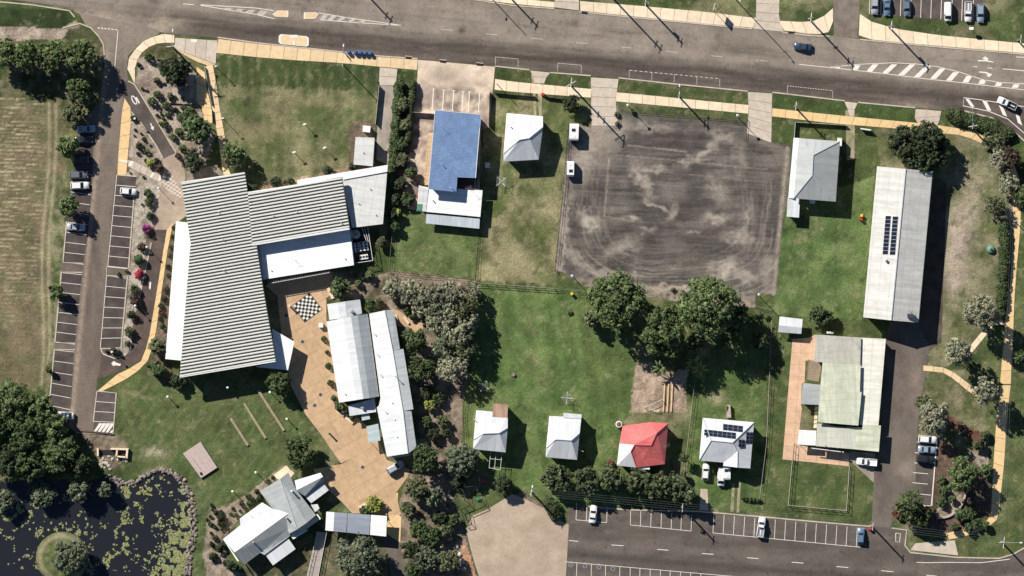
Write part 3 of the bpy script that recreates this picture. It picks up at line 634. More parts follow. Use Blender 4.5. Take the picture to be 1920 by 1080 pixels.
lp = densify(LOT, 3.0); lp = [(x + 5 * (float(fbm(np.array([x / 6]), np.array([y / 6]), 301)[0]) - .5), y + 5 * (float(fbm(np.array([x / 6]), np.array([y / 6]), 302)[0]) - .5)) for x, y in lp]
sheet('dirt_lot', lp, 0.012, M['dirt'], lot_col, 2.1)
# water and its island were cut into the ground; the water lies level in the basin
def wcol(x, y): return np.tile(np.array([[.01, .011, .017]]), (len(x), 1))
pw = sheet('pond_water', [(p[0], p[1]) for p in POND], -0.06, M['water'], wcol, 30)

# ---------------------------------------------------------------- slabs
def resample(P, n):
    P = np.array(P, float); d = np.r_[0, np.cumsum(np.hypot(*np.diff(P, axis=0).T))]
    t = np.linspace(0, d[-1], n); return np.stack([np.interp(t, d, P[:, 0]), np.interp(t, d, P[:, 1])], 1), d[-1]
def footpath(name, sa, sb, mat, slab=24, top=0.07, gap=0.7):
    Pa = sa if isinstance(sa, list) else pts(sa); Pb = sb if isinstance(sb, list) else pts(sb)
    n = max(2, int(round(max(resample(Pa, 2)[1], resample(Pb, 2)[1]) / slab)) + 1)
    a, _ = resample(Pa, n); b, _ = resample(Pb, n)
    base = MB()
    for i in range(n - 1):
        base.prism([W(a[i]), W(a[i + 1]), W(b[i + 1]), W(b[i])], 0.0, 0.05)
    o = base.obj(name, M['joint'], kind='structure')
    for i in range(n - 1):
        ta = a[i + 1] - a[i]; tb = b[i + 1] - b[i]
        ga = ta / max(np.linalg.norm(ta), 1) * gap * .5; gb = tb / max(np.linalg.norm(tb), 1) * gap * .5
        MB().prism([W(a[i] + ga), W(a[i + 1] - ga), W(b[i + 1] - gb), W(b[i] + gb)], 0.051, top + random.uniform(-.006, .006)).obj('paving_slab', mat, o)
    return o
footpath('footpath', "327,66 300,63 268,78 246,100 238,118 239,129", "327,80 300,80 283,85 264,100 255,117 253,128", M['slab'], 22)
footpath('footpath', "239,129 240,137 252,156", "253,128 254,140 253,155", M['slab'], 22)
footpath('footpath', Z2("418,42 725,62"), Z2("412,120 712,232"), M['slab_grey'], 20)
footpath('footpath', Z2("420,125 560,210 640,235"), Z2("712,235 685,240 650,250"), M['slab_tan'], 18)
footpath('footpath', "409,73 480,82 560,90 640,99 711,107 783,112", "405,99 480,107 555,113 640,118 712,125 782,131", M['slab_tan'], 25)
footpath('footpath', "712,126 711,150 710,160", "745,129 743,150 741,160", M['slab_grey'], 14)
footpath('footpath', "928,148 960,153 1109,167", "927,168 960,172 1108,183", M['slab'], 24)
footpath('footpath', "1155,173 1240,181 1330,190 1404,197", "1155,190 1240,198 1330,206 1403,213", M['slab'], 24)
footpath('footpath', "1448,203 1560,215 1714,230 1753,234 1800,241 1850,252 1884,278 1903,312 1912,340", "1447,218 1560,231 1693,242 1753,249 1795,252 1835,264 1866,286 1888,318 1896,352", M['slab_yellow'], 26)
footpath('footpath', "1896,352 1897,368 1903,443 1897,500 1890,560 1884,600 1882,637 1875,720", "1912,340 1914,400 1913,430 1907,490 1902,560 1900,617 1898,637 1895,720", M['slab_yellow'], 26)
footpath('footpath', "1875,722 1868,790 1863,867 1860,920 1858,975 1846,982 1815,990 1773,1000", "1895,722 1887,790 1883,867 1877,920 1873,968 1867,978 1845,994 1793,1010 1777,1012", M['slab_yellow'], 26)
footpath('footpath', q(3, 2, "830,895 800,935"), q(3, 2, "1050,878 1070,965"), M['slab_grey'], 26)
footpath('footpath', "1731,685 1776,690 1800,707 1822,724 1850,742", "1731,695 1772,699 1795,716 1816,734 1844,752", M['slab_tan'], 20)
footpath('footpath', "1880,600 1858,601 1822,645 1806,664", "1884,608 1864,609 1830,652 1812,672", M['slab'], 20)
footpath('footpath', Z2("52,478 70,470 105,575 95,680 85,800 72,935 64,1035"), Z2("52,480 30,600 22,720 12,830 5,920 4,980 0,1035"), M['slab_yellow'], 24)
footpath('footpath', Z2("78,925 120,935 320,1040"), Z2("75,970 100,985 300,1082"), M['slab_grey'], 15)
footpath('footpath', Z2("690,235 715,380 735,520 760,660 785,800 800,1000 820,1030"), Z2("632,250 660,400 680,520 705,640 735,800 760,1000 770,1035"), M['slab_tan'], 15)
footpath('footpath', Z2("630,290 660,470 680,540 685,660"), Z2("575,250 570,500 620,560 630,660"), M['slab_yellow'], 15)
footpath('footpath', "313,431 303,490 294,547 285,600 278,643 264,678 236,695 210,706 194,728 183,733", "325,416 314,470 301,560 293,620 286,650 276,680 250,703 225,717 206,726 190,734", M['slab_yellow'], 26)
# north side of the main road
footpath('footpath', "860,-20 960,-4 1040,4", "860,-6 960,7 1040,14", M['slab'], 26)
footpath('footpath', "1087,2 1200,11 1320,22 1418,34", "1088,20 1200,32 1320,44 1412,52", M['slab'], 26)
footpath('footpath', "1460,39 1520,42 1545,30 1562,15", "1470,57 1520,64 1552,64 1562,40", M['slab'], 22)
footpath('footpath', "1612,26 1625,38 1680,54 1760,66 1925,82", "1610,66 1625,73 1680,79 1760,86 1925,100", M['slab'], 26)
footpath('footpath', "1108,145 1109,185 1108,192 1110,236", "1160,148 1156,175 1154,195 1160,236", M['slab_grey'], 20)
footpath('footpath', "1402,172 1404,200 1403,220 1400,250", "1448,175 1447,200 1447,222 1446,268", M['slab_grey'], 20)
footpath('footpath', "1717,204 1714,231 1740,236", "1765,208 1760,232 1756,236", M['slab_grey'], 20)
footpath('footpath', "1583,190 1590,206 1593,218", "1608,193 1602,206 1601,219", M['slab_grey'], 14)
footpath('footpath', "994,132 1001,147 1002,156", "1032,136 1022,148 1020,157", M['slab_grey'], 14)
footpath('footpath', "1418,-10 1418,30 1412,54", "1462,-10 1460,36 1470,60", M['slab_grey'], 18)
footpath('footpath', "1040,-10 1040,14", "1085,-10 1086,20", M['slab_grey'], 18)
sheet('north_driveway', pts("1566,-10 1562,20 1564,62 1562,68 1611,72 1608,64 1611,20 1612,-10"), 0.045, M['concrete'], flat_col(AN(150, 138, 126), AN(128, 116, 106), 8, 80), 4)
sheet('north_car_park', pts("1632,-40 1632,24 1665,30 1850,42 1843,8 1846,-40"), 0.02, M['asphalt'], flat_col(AN(112, 100, 94), AN(92, 82, 78), 10, 81), 5)

# ---------------------------------------------------------------- panels cut from a polygon (plaza, patio)
def clip(poly, a, b):
    out = []
    for i in range(len(poly)):
        p, r_ = poly[i], poly[(i + 1) % len(poly)]
        sp = (b[0] - a[0]) * (p[1] - a[1]) - (b[1] - a[1]) * (p[0] - a[0])
        sr = (b[0] - a[0]) * (r_[1] - a[1]) - (b[1] - a[1]) * (r_[0] - a[0])
        if sp >= 0: out.append(p)
        if (sp >= 0) != (sr >= 0):
            t = sp / (sp - sr); out.append((p[0] + (r_[0] - p[0]) * t, p[1] + (r_[1] - p[1]) * t))
    return out
def panels(name, poly, ang, size, mat, top=0.06, gap=0.3, piece='paving_slab', sizey=None):
    sizey = sizey or size
    base = MB().prism([W(p) for p in poly], 0.0, top - 0.02).obj(name, M['joint'], kind='structure')
    ca, sa = math.cos(ang), math.sin(ang); cx = sum(p[0] for p in poly) / len(poly); cy = sum(p[1] for p in poly) / len(poly)
    L = max(math.hypot(p[0] - cx, p[1] - cy) for p in poly); n = int(L / min(size, sizey)) + 1
    for i in range(-n, n):
        for j in range(-n, n):
            g = gap / 2; uv = [(i * size + g, j * sizey + g), ((i + 1) * size - g, j * sizey + g), ((i + 1) * size - g, (j + 1) * sizey - g), (i * size + g, (j + 1) * sizey - g)]
            cell = [(cx + u * ca - v * sa, cy + u * sa + v * ca) for u, v in uv]
            P = [(p[0], p[1]) for p in poly]
            for k in range(4):
                if P: P = clip(P, cell[k], cell[(k + 1) % 4])
            if len(P) < 3: continue
            ar = abs(sum(P[k][0] * P[(k + 1) % len(P)][1] - P[(k + 1) % len(P)][0] * P[k][1] for k in range(len(P)))) / 2
            if ar < 8: continue
            MB().prism([W(p) for p in P], top - 0.019, top + random.uniform(-.004, .004)).obj(piece, mat, base)
    return base
PLAZA = pts("497,535 560,520 620,508 632,540 612,560 612,600 622,650 640,757 690,800 712,830 725,862 768,880 766,892 742,925 752,965 726,966 660,962 640,940 600,905 588,880 640,870 600,812 573,777 545,722 540,695 552,642 528,628 520,555")
panels('plaza', PLAZA, R(-29), 26, M['plaza'], 0.06)
panels('plaza', Z3("1560,380 1700,310 1690,500 1730,540 1720,770 1590,690 1600,600 1590,480"), R(-29), 26, M['slab_yellow'], 0.055)
panels('plaza', q(1, 1, "760,655 800,665 850,700 940,740 940,780 890,790 860,760 800,755 790,740"), R(10), 18, M['plaza'], 0.055)
panels('patio', Z5("160,160 270,150 310,128 312,300 245,300 240,440 222,450 215,590 222,610 205,750 195,850 240,860 530,905 528,990 95,945"), R(4), 22, M['patio'], 0.05)

# ---------------------------------------------------------------- kerbs
def offset_strip(P, w):
    P = [W(p) for p in P]; L = []; Rr = []
    for i, p in enumerate(P):
        d = (P[min(i + 1, len(P) - 1)] - P[max(i - 1, 0)]); d.z = 0; d.normalize(); n = Vector((-d.y, d.x, 0)) * w / 2
        L.append(p + n); Rr.append(p - n)
    return L, Rr
def kerb(s_, w=0.32, h=0.12, mat='kerb', name='kerb'):
    P = s_ if isinstance(s_, list) else pts(s_); L, Rr = offset_strip(P, w); mb = MB(); n = len(P)
    for i in range(n):
        mb.v += [(L[i].x, L[i].y, 0), (L[i].x, L[i].y, h), (Rr[i].x, Rr[i].y, h), (Rr[i].x, Rr[i].y, 0)]
    for i in range(n - 1):
        for k in range(3):
            a = i * 4 + k; mb.f.append([a, a + 4, a + 5, a + 1])
    mb.f += [[0, 1, 2, 3], [4 * n - 1, 4 * n - 2, 4 * n - 3, 4 * n - 4]]
    return mobj(name, recalc(mb.me(name, M[mat])), kind='structure')
for s_ in ("-60,-2 60,9 130,20 140,32", "118,52 150,44 170,52 185,68 194,84 197,118", "408,70 480,80 711,105 783,110", "928,124 993,131", "1032,136 1108,142", "1160,146 1260,157 1402,171",
           "1448,173 1584,189", "1609,192 1716,202", "1808,208 1860,221 1898,244 1925,268", "1086,22 1200,34 1410,54", "880,-2 960,10 1040,16", "1468,61 1520,67 1556,68", "1612,74 1760,88 1925,102",
           "1104,950 1180,956 1313,959 1440,970 1560,981 1633,987", "1672,990 1700,994 1697,1023 1707,1036 1793,1045 1873,1047 1900,1039 1925,1025", "125,415 118,492 156,494", "155,511 115,510 103,642 141,644",
           "141,656 102,655 92,762", "143,811 212,814 218,737 183,733", "252,360 241,503", "239,519 227,650 228,668 245,655 247,620", "189,655 194,664 215,672 232,668 246,654", "262,555 284,455",
           "1757,814 1747,948 1728,950", "240,152 252,158 330,285 328,290"):
    kerb(s_)
kerb(Z2("100,575 180,670 280,820 330,912"), 0.3)
kerb("200,500 238,504 240,518 200,517 200,500", 0.25)

# ---------------------------------------------------------------- painted markings: each a thin sheet on its road
ROADZ = 0.031
def stripe(p0, p1, w=1.1, z=ROADZ, mat='paint', parent=None, name='road_marking'):
    a, b = W(p0), W(p1); d = (b - a).normalized(); n = Vector((-d.y, d.x, 0)) * w * MPP / 2
    return MB().add([(*(a - n).xy, z), (*(b - n).xy, z), (*(b + n).xy, z), (*(a + n).xy, z)], [[0, 1, 2, 3]]).obj(name, M[mat], parent or road)
def patch(P, z=ROADZ, mat='paint', parent=None, name='road_marking'):
    P = [W(p) for p in P]; ar = sum(P[i].x * P[i - 1].y - P[i - 1].x * P[i].y for i in range(len(P)))
    if ar > 0: P = P[::-1]
    return MB().add([(*p.xy, z) for p in P], [list(range(len(P)))]).obj(name, M[mat], parent or road)
def pline(P, w=1.1, z=ROADZ, mat='paint', parent=None, name='road_marking'):
    P = [tuple(p[:2]) for p in P]; L, Rr = offset_strip(P, w * MPP); n = len(P)
    return MB().add([(*p.xy, z) for p in L] + [(*p.xy, z) for p in Rr], [[n + i, n + i + 1, i + 1, i] for i in range(n - 1)]).obj(name, M[mat], parent or road)
for k in range(8):
    x = 827 + 84.3 * k; yy = 55 + .0975 * (x - 827); stripe((x, yy), (x + 22, yy + 2.1), 1.1, mat='paint_worn')
stripe((343, 7), (364, 9), 1.2); pline(pts("376,9 480,15 514,20"), 1.2); pline(pts("376,10 480,27 514,35"), 1.2)
pline(pts("598,24 650,33 757,48"), 1.1); pline(pts("600,37 650,41 757,48"), 1.1)
for s_ in ("425,14.5 438,15.5 431,18 418,16.5", "447,16.5 458,17.5 450,22 438,20", "467,18.5 480,19 470,25 458,23", "488,20 502,21 494,29 480,27", "606,27 616,28 608,37 600,36", "622,29 632,30 622,38 613,38", "640,32 650,33 640,39 631,39", "660,35 669,36 659,41 650,41", "678,38 688,39 678,43 669,42"):
    patch(pts(s_), mat='paint_worn')
pline(q(3, 0, "350,378 500,362 700,353 830,359 960,376 1080,406 1200,446 1300,463 1440,471 1560,476"), 1.1)
pline(q(3, 0, "175,362 350,380 640,412 900,445 1100,466 1440,505 1560,518"), 1.1)
for bx, tx, yb, yt in ((368, 412, 382, 370), (470, 520, 392, 367), (552, 622, 402, 362), (640, 728, 412, 362), (732, 830, 422, 362), (820, 920, 433, 370), (910, 1000, 443, 385), (1000, 1075, 453, 406), (1093, 1150, 463, 427), (1183, 1228, 472, 449), (1275, 1320, 483, 464), (1370, 1415, 494, 474)):
    patch(q(3, 0, f"{bx},{yb} {bx+34},{yb+1} {tx},{yt} {tx-34},{yt}"))
for s_ in ("1155,374 1178,377", "1235,381 1262,384", "1320,387 1440,398", "1440,395 1600,410", "1395,320 1500,326"): pline(q(3, 0, s_), 1.3)
def arrow(P): patch(P, z=ROADZ + .004)
for s_ in ("1180,338 1222,338 1205,328 1222,317 1240,330 1235,340 1270,348 1265,352 1225,345 1182,345", "1185,402 1225,404 1245,412 1262,418 1245,434 1226,424 1238,420 1222,412 1188,408"): arrow(q(3, 0, s_))
pline(q(3, 0, "1440,600 1200,562 1102,549 1097,595 1240,625 1350,670 1440,748 1520,830"), 1.3)
for s_ in ("1110,555 1130,557 1162,600 1140,598", "1203,563 1228,565 1256,624 1233,620", "1298,590 1320,598 1345,656 1320,645", "1392,640 1412,646 1430,706 1405,690"): patch(q(3, 0, s_))
def boxes(c, r, x0, y0, x1, y1, xs, dy, side=1):
    for k in range(18):
        a, b = k / 18, (k + .62) / 18
        if abs(x1 - x0) * (b - a) < 2: continue
        p = q(c, r, f"{x0+(x1-x0)*a},{y0+(y1-y0)*a} {x0+(x1-x0)*b},{y0+(y1-y0)*b}"); stripe(p[0], p[1], .8)
    for x in xs:
        yy = y0 + (y1 - y0) * (x - x0) / (x1 - x0); p = q(c, r, f"{x},{yy} {x-1},{yy+dy}"); stripe(p[0], p[1], .8, mat='paint_worn')
boxes(2, 0, 258, 355, 390, 367, (258, 390), 45); boxes(2, 0, 660, 395, 1170, 443, (660, 787, 913, 1040, 1169), 44)
boxes(2, 0, -93, 320, 35, 332, (-93, 35), 45); boxes(3, 0, 110, 483, 364, 510, (110, 364), 42)
for k in range(6):
    a, b = k / 6, (k + .6) / 6; p = q(0, 0, f"{550+115*a},{157+11*a} {550+115*b},{157+11*b}"); stripe(p[0], p[1], 1.8, z=.042)
p = q(0, 0, "664,168 645,380"); stripe(p[0], p[1], 1.1, z=.042)
def bay_lines(a0, a1, b0, b1, n, w=0.9, z=.045, base=True, mat='paint'):
    for k in range(n + 1):
        t = k / n; stripe((a0[0] + (a1[0] - a0[0]) * t, a0[1] + (a1[1] - a0[1]) * t), (b0[0] + (b1[0] - b0[0]) * t, b0[1] + (b1[1] - b0[1]) * t), w, z, mat)
    if base: stripe(b0, b1, w, z + .004, mat)
bay_lines((136, 322), (119, 492), (174, 328), (157, 496), 9, base=False); bay_lines((115, 511), (103, 641), (154, 515), (141, 646), 7, base=False); bay_lines((102, 656), (93, 760), (139, 660), (131, 768), 5, base=False)
bay_lines((256, 331), (241, 503), (219, 328), (202, 499), 9); bay_lines((239, 522), (227, 652), (200, 517), (188, 654), 7)
bay_lines(q(0, 2, "655,52")[0], q(0, 2, "642,215")[0], q(0, 2, "545,42")[0], q(0, 2, "524,210")[0], 3); p = q(0, 2, "635,280 655,52"); stripe(p[0], p[1], .9, .045)
for k in range(5):
    x = 528 + 22 * k; patch(q(0, 2, f"{x},{266+k*2} {x+14},{267+k*2} {x+50 if k<4 else x+20},{222 if k<4 else 260} {x+30 if k<4 else x+14},{220 if k<4 else 258}"), z=.045)
for x in (292, 353, 412, 468, 506, 567):
    p = Z7(f"{x+3},{212+(x-292)*.08} {x-5},{330+(x-292)*.07}"); stripe(p[0], p[1], 1.7, .045); p = Z7(f"{x-7},{212+(x-292)*.08} {x+13},{213+(x-292)*.08}"); stripe(p[0], p[1], 1.2, .047); p = Z7(f"{x-15},{329+(x-292)*.07} {x+4},{331+(x-292)*.07}"); stripe(p[0], p[1], 1.2, .047)
def vbays(c, r, x0, y0, x1, y1, xs, dx, dy, cross=True, w=.9):
    if cross: p = q(c, r, f"{x0},{y0} {x1},{y1}"); stripe(p[0], p[1], w, .036)
    for x in xs:
        yy = y0 + (y1 - y0) * (x - x0) / (x1 - x0); p = q(c, r, f"{x},{yy} {x+dx},{yy+dy}"); stripe(p[0], p[1], w, .033)
vbays(2, 2, 360, 764, 532, 780, (360, 418, 475, 532), 4, -95); vbays(2, 2, 665, 793, 1007, 827, (665, 722, 780, 838, 895, 950, 1007), 3, -90)
vbays(2, 2, 1130, 838, 1960, 918, [1130 + 57.6 * k for k in range(15)], 6, -108)
vbays(2, 2, 300, 1000, 1700, 1122, (365, 447, 527, 607, 665, 720, 778, 835, 890, 948, 1005, 1062), -4, 130)
for x, y in ((330, 1018), (410, 1024), (488, 1031), (567, 1039)):
    mb = MB(); c0 = W(q(2, 2, f"{x},{y}")[0])
    vv = [(c0.x + math.cos(a) * rr, c0.y + math.sin(a) * rr * .9, .034) for rr in (.62, .36) for a in [2 * math.pi * k / 14 for k in range(14)]]
    mb.add(vv, [[k, (k + 1) % 14, 14 + (k + 1) % 14, 14 + k] for k in range(14)]); mb.add([(c0.x - .2, c0.y + .45, .034), (c0.x + .2, c0.y + .45, .034), (c0.x + .25, c0.y + .95, .034), (c0.x - .15, c0.y + .95, .034)], [[0, 1, 2, 3]])
    mb.obj('road_marking', M['paint_blue'], road)
for c_, s_ in ((2, "320,880 372,885"), (2, "560,905 627,910"), (2, "817,930 880,935"), (2, "1068,953 1133,958"), (2, "1322,977 1387,982"), (3, "133,1002 200,1008"), (3, "385,1027 452,1032"), (3, "637,1050 705,1056"), (3, "890,1075 950,1081"), (3, "835,1004 900,1005 1000,1003 1200,1005 1360,985")):
    pline(q(c_, 2, s_), 1.2, .034)
for s_ in ("835,326 860,328", "825,386 850,388", "822,443 850,446", "815,498 900,505", "812,555 898,563", "835,617 915,625", "718,838 745,842 740,890 718,886 718,838"): pline(q(3, 2, s_), 1.1, .04)
p = q(3, 2, "955,290 918,686 872,682"); pline(p, 1.5, .125)
for x0 in (1632, 1653, 1671, 1690, 1709, 1728, 1747, 1766, 1786, 1805, 1826): stripe((x0, -20), (x0 - 2, 26 + (x0 - 1632) * .075), 1.0, .033)
# lane arrow and speed number in the drop-off lane, arrow at the car-park exit
patch(Z2("236,660 246,662 254,684 264,682 262,712 240,694 248,688"), z=.05); patch(q(0, 1, "842,505 850,506 848,540 844,550 838,538"), z=.05); patch(q(0, 1, "625,965 640,950 655,960 680,968 676,978 650,975 635,978 630,968"), z=.05)
def ring(c0, rx, ry, w, ang, z, mat='paint'):
    c = W(c0); n = 20; vv = []
    for k in range(n):
        a = 2 * math.pi * k / n
        for r_ in (1, 0):
            x, y = (rx - w * r_) * math.cos(a), (ry - w * r_) * math.sin(a); vv.append((c.x + x * math.cos(ang) - y * math.sin(ang), c.y + x * math.sin(ang) + y * math.cos(ang), z))
    MB().add(vv, [[2 * k, 2 * ((k + 1) % n), 2 * ((k + 1) % n) + 1, 2 * k + 1] for k in range(n)][::1]).obj('road_marking', M[mat], road)
ring(Z2("122,492")[0], .58, 1.25, .26, R(27), .05); p = Z2("136,472 160,516"); stripe(p[0], p[1], 2.6, .05)
def lattice(P, d, sp, w=.9, z=.056):
    d = Vector(d).normalized(); n = Vector((-d.y, d.x)); ss = [Vector(p).dot(n) for p in P]; t = min(ss) + sp / 2
    while t < max(ss):
        hit = []
        for i in range(len(P)):
            a, b = Vector(P[i]), Vector(P[(i + 1) % len(P)]); da, db = a.dot(n) - t, b.dot(n) - t
            if (da < 0) != (db < 0): hit.append(a + (b - a) * da / (da - db))
        if len(hit) == 2: stripe(tuple(hit[0]), tuple(hit[1]), w, z)
        t += sp
HATCH = pts("306,328 321,326 346,368 336,371 303,347"); lattice(HATCH, (1, .62), 6.2); lattice(HATCH, (1, -.95), 6.2, z=.059)
for s_ in ("15,920 75,930 75,945 15,938", "95,930 118,935 100,972 82,965", "255,1012 272,1020 252,1058 236,1050", "305,1036 320,1042 312,1080 296,1076"): patch(Z2(s_), z=.081)
for s_ in ("75,262 116,262 116,276 75,276", "533,50 575,52 575,74 533,72"): patch(Z2(s_), z=.082)
# kerbed traffic islands
def traffic_island(P, name='traffic_island'):
    PW = [W(p) for p in P]; c = sum((p for p in PW), Vector()) / len(PW)
    o = root(name, c, 'raised tan traffic island with white painted kerb in the main road', 'traffic island', 'traffic islands in the main road')
    loc = [p - c for p in PW]
    MB().prism(loc, 0.0, 0.13).obj('kerb_ring', M['paint'], o); MB().prism([p * .86 for p in loc], 0.1305, 0.145).obj('paved_top', M['slab_tan'], o)
    return o
for s_ in ("92,82 120,60 183,60 182,98 112,94", "270,70 335,70 354,78 335,106 268,108"): traffic_island(q(1, 0, s_))
ti = traffic_island(q(1, 0, "140,192 285,204 298,214 297,255 285,262 140,248 127,238 128,202")); ti['label'] = 'long rounded refuge island beside the cream kerbside footpath'
b0 = W(q(1, 0, "213,205")[0]) - ti.location
MB().box((b0.x, b0.y, .155), (1.9, .8, .02)).obj('crossing_slab', M['paint'], ti); MB().box((b0.x, b0.y - 1.7, .155), (.55, 1.1, .02)).obj('crossing_slab', M['paint'], ti)
# ---------------------------------------------------------------- buildings
def roof_galv(name, c, **k): M[name] = roof_mat(name, c, **k)
roof_galv('galv_roof', (0.58, 0.59, 0.60), dirt=(0.36, 0.35, 0.33), dirt_amt=0.3, rows=0)
roof_galv('zinc_roof', (0.36, 0.38, 0.37), dirt=(0.22, 0.22, 0.21), dirt_amt=0.35)
roof_galv('shed_roof', (0.55, 0.54, 0.50), dirt=(0.34, 0.31, 0.27), dirt_amt=0.5, rows=2.7, sheet=0.9)
roof_galv('rib_trough_shade', (0.13, 0.13, 0.125), rib=0, var=0.03, streak=0.06)  # base sheet under the ribs: shade of the troughs put into its dark colour
roof_galv('green_panel', (0.07, 0.22, 0.14)); roof_galv('bluegrey_awning', (0.42, 0.46, 0.50)); roof_galv('maroon_shade', (0.07, 0.03, 0.03))
roof_galv('gal_roof', (0.58, 0.60, 0.59), dirt=(0.46, 0.47, 0.45), dirt_amt=0.3, rows=0); roof_galv('green_roof_b', (0.52, 0.52, 0.44), dirt=(0.34, 0.33, 0.26), dirt_amt=0.5, rows=1.6)
M['red_cap'] = plain('red_ridge_tile', A(214, 88, 84), 0.6, 0.1); M['stage'] = plain('pink_grey_decking', A(192, 168, 158), 0.8, 0.12, 1.5, rnd=0.07)
M['rib'] = plain('cream_roof_rib', (0.60, 0.60, 0.55), 0.6, 0.06, 0.6, rnd=0.04)

def house(name, P, label, cat='house', group=None):
    c = W((sum(p[0] for p in P) / len(P), sum(p[1] for p in P) / len(P)))
    return root(name, c, label, cat, group)
def roof(rt, V, F, mat, thick=0.14, name='roof', uang=None, parent=None):
    c = rt.location
    P = [W(v, v[2]) - c for v in V]; n = len(P)
    mb = MB(); mb.v = [tuple(p) for p in P] + [(p.x, p.y, p.z - thick) for p in P]
    top = []; edges = {}
    for f in F:
        nz = Vector((0, 0, 0))
        for i in range(len(f)): nz += P[f[i]].cross(P[f[(i + 1) % len(f)]])
        f = list(f) if nz.z > 0 else list(f)[::-1]
        top.append(f)
        for i in range(len(f)): edges[(f[i], f[(i + 1) % len(f)])] = True
    mb.f = [f for f in top] + [[i + n for i in f[::-1]] for f in top]
    for (a, b) in edges:
        if (b, a) not in edges: mb.f.append([b, a, a + n, b + n])
    me = mb.me(name, M[mat] if isinstance(mat, str) else mat)
    uvl = me.uv_layers.new(name='UVMap')
    for pl in me.polygons:
        nn = pl.normal
        if uang is not None and nn.z > .98 or nn.xy.length < .02:
            u = Vector((math.cos(uang or 0), math.sin(uang or 0), 0))
        else: u = Vector((-nn.y, nn.x, 0)).normalized()
        v = nn.cross(u)
        for li in pl.loop_indices:
            p = me.vertices[me.loops[li].vertex_index].co; uvl.data[li].uv = (p.dot(u), p.dot(v))
    return mobj(name, me, parent or rt)
def flat(rt, P, z, mat, tilt=(0, 0), thick=0.16, name='roof', uang=None):
    cx = sum(p[0] for p in P) / len(P); cy = sum(p[1] for p in P) / len(P)
    V = [(p[0], p[1], z + (p[0] - cx) * tilt[0] + (p[1] - cy) * tilt[1]) for p in P]
    return roof(rt, V, [list(range(len(V)))], mat, thick, name, uang)
def inset(P, d):
    n = len(P); ar = sum(P[i].x * P[(i + 1) % n].y - P[(i + 1) % n].x * P[i].y for i in range(n))
    if ar < 0: P = P[::-1]
    out = []
    for i in range(n):
        a, b, c = P[i - 1], P[i], P[(i + 1) % n]
        d1 = (b - a).xy.normalized(); d2 = (c - b).xy.normalized()
        n1 = Vector((-d1.y, d1.x)); n2 = Vector((-d2.y, d2.x)); m = n1 + n2
        k = d / max(.35, m.length_squared / 2)
        out.append(Vector((b.x + m.x * k, b.y + m.y * k, 0)))
    return out
WINME = None
def walls(rt, P, ztop, mat='wall_white', ins=0.5, win=True, z0=0.0, door=True):
    global WINME
    c = rt.location; Q = inset([W(p) - c for p in P], ins); n = len(Q)
    MB().prism([(p.x, p.y) for p in Q], z0, ztop).obj('wall', M[mat], rt)
    if not win: return
    if WINME is None:
        WINME = (MB().box((0, 0, 0), (1.5, .1, 1.2)).me('window', M['trim']), MB().box((0, -.035, 0), (1.3, .08, 1.0)).me('pane', M['glass']), MB().box((0, 0, 0), (.95, .12, 2.05)).me('door', M['timber']), MB().lathe([(.03, 0), (.03, .05)], 6).me('handle', M['steel']))
    best = max(range(n), key=lambda i: (Q[(i + 1) % n] - Q[i]).length)
    for i in range(n):
        a, b = Q[i], Q[(i + 1) % n]; L = (b - a).length
        if L < 3.2: continue
        k = min(4, max(1, int(L / 4.5))); d = (b - a).normalized(); rz = math.atan2(d.y, d.x); nn = Vector((d.y, -d.x, 0))
        for j in range(k):
            p = a + d * L * (j + .5) / k
            if i == best and j == 0 and door:
                o = mobj('door', WINME[2], rt); o.location = (p.x + nn.x * .04, p.y + nn.y * .04, z0 + 1.03); o.rotation_euler = (0, 0, rz)
                h = mobj('handle', WINME[3], o); h.location = (.36, -.09, 0)
                continue
            o = mobj('window', WINME[0], rt); o.location = (p.x + nn.x * .03, p.y + nn.y * .03, z0 + min(1.7, (ztop - z0) * .55)); o.rotation_euler = (0, 0, rz)
            mobj('pane', WINME[1], o)
def strip(rt, a, b, z, w, h, mat, name):
    c = rt.location; A_, B_ = W(a, z) - c, W(b, z) - c; d = B_ - A_
    return MB().box((0, 0, 0), (d.length, w, h)).obj(name, M[mat], rt), A_, B_, d
def bar(rt, a, b, z, w, h, mat, name='beam', zb=None):
    c = rt.location; A_ = W(a, z) - c; B_ = W(b, zb if zb is not None else z) - c
    mb = MB(); mb.tube([A_, B_], w / 2, 4); return mb.obj(name, M[mat], rt)
def broken_hip(rt, s_, eave, zr, mat, e1, w1):
    """corners NW NE E1 SE SW W1 and the ridge's west and east end: a long lit slope and a hipped lee side"""
    P = pts(s_); zs = (eave, eave, e1, eave, eave, w1, zr, zr); V = [(*p, z) for p, z in zip(P, zs)]
    roof(rt, V, [[0, 1, 7, 6], [1, 2, 7], [0, 6, 5], [6, 7, 3, 4], [7, 2, 3], [5, 6, 4]], mat)
    for a, b in ((6, 7), (7, 2), (6, 5)): bar(rt, V[a], V[b], V[a][2] + .04, .2, .1, 'galv_cap', 'ridge_cap', V[b][2] + .04)
    for a, b in ((0, 1), (3, 4)): bar(rt, V[a], V[b], eave - .08, .14, .1, 'trim_grey', 'gutter')
M['galv_cap'] = plain('ridge_cap_metal', (0.40, 0.41, 0.42), 0.6, 0.1)
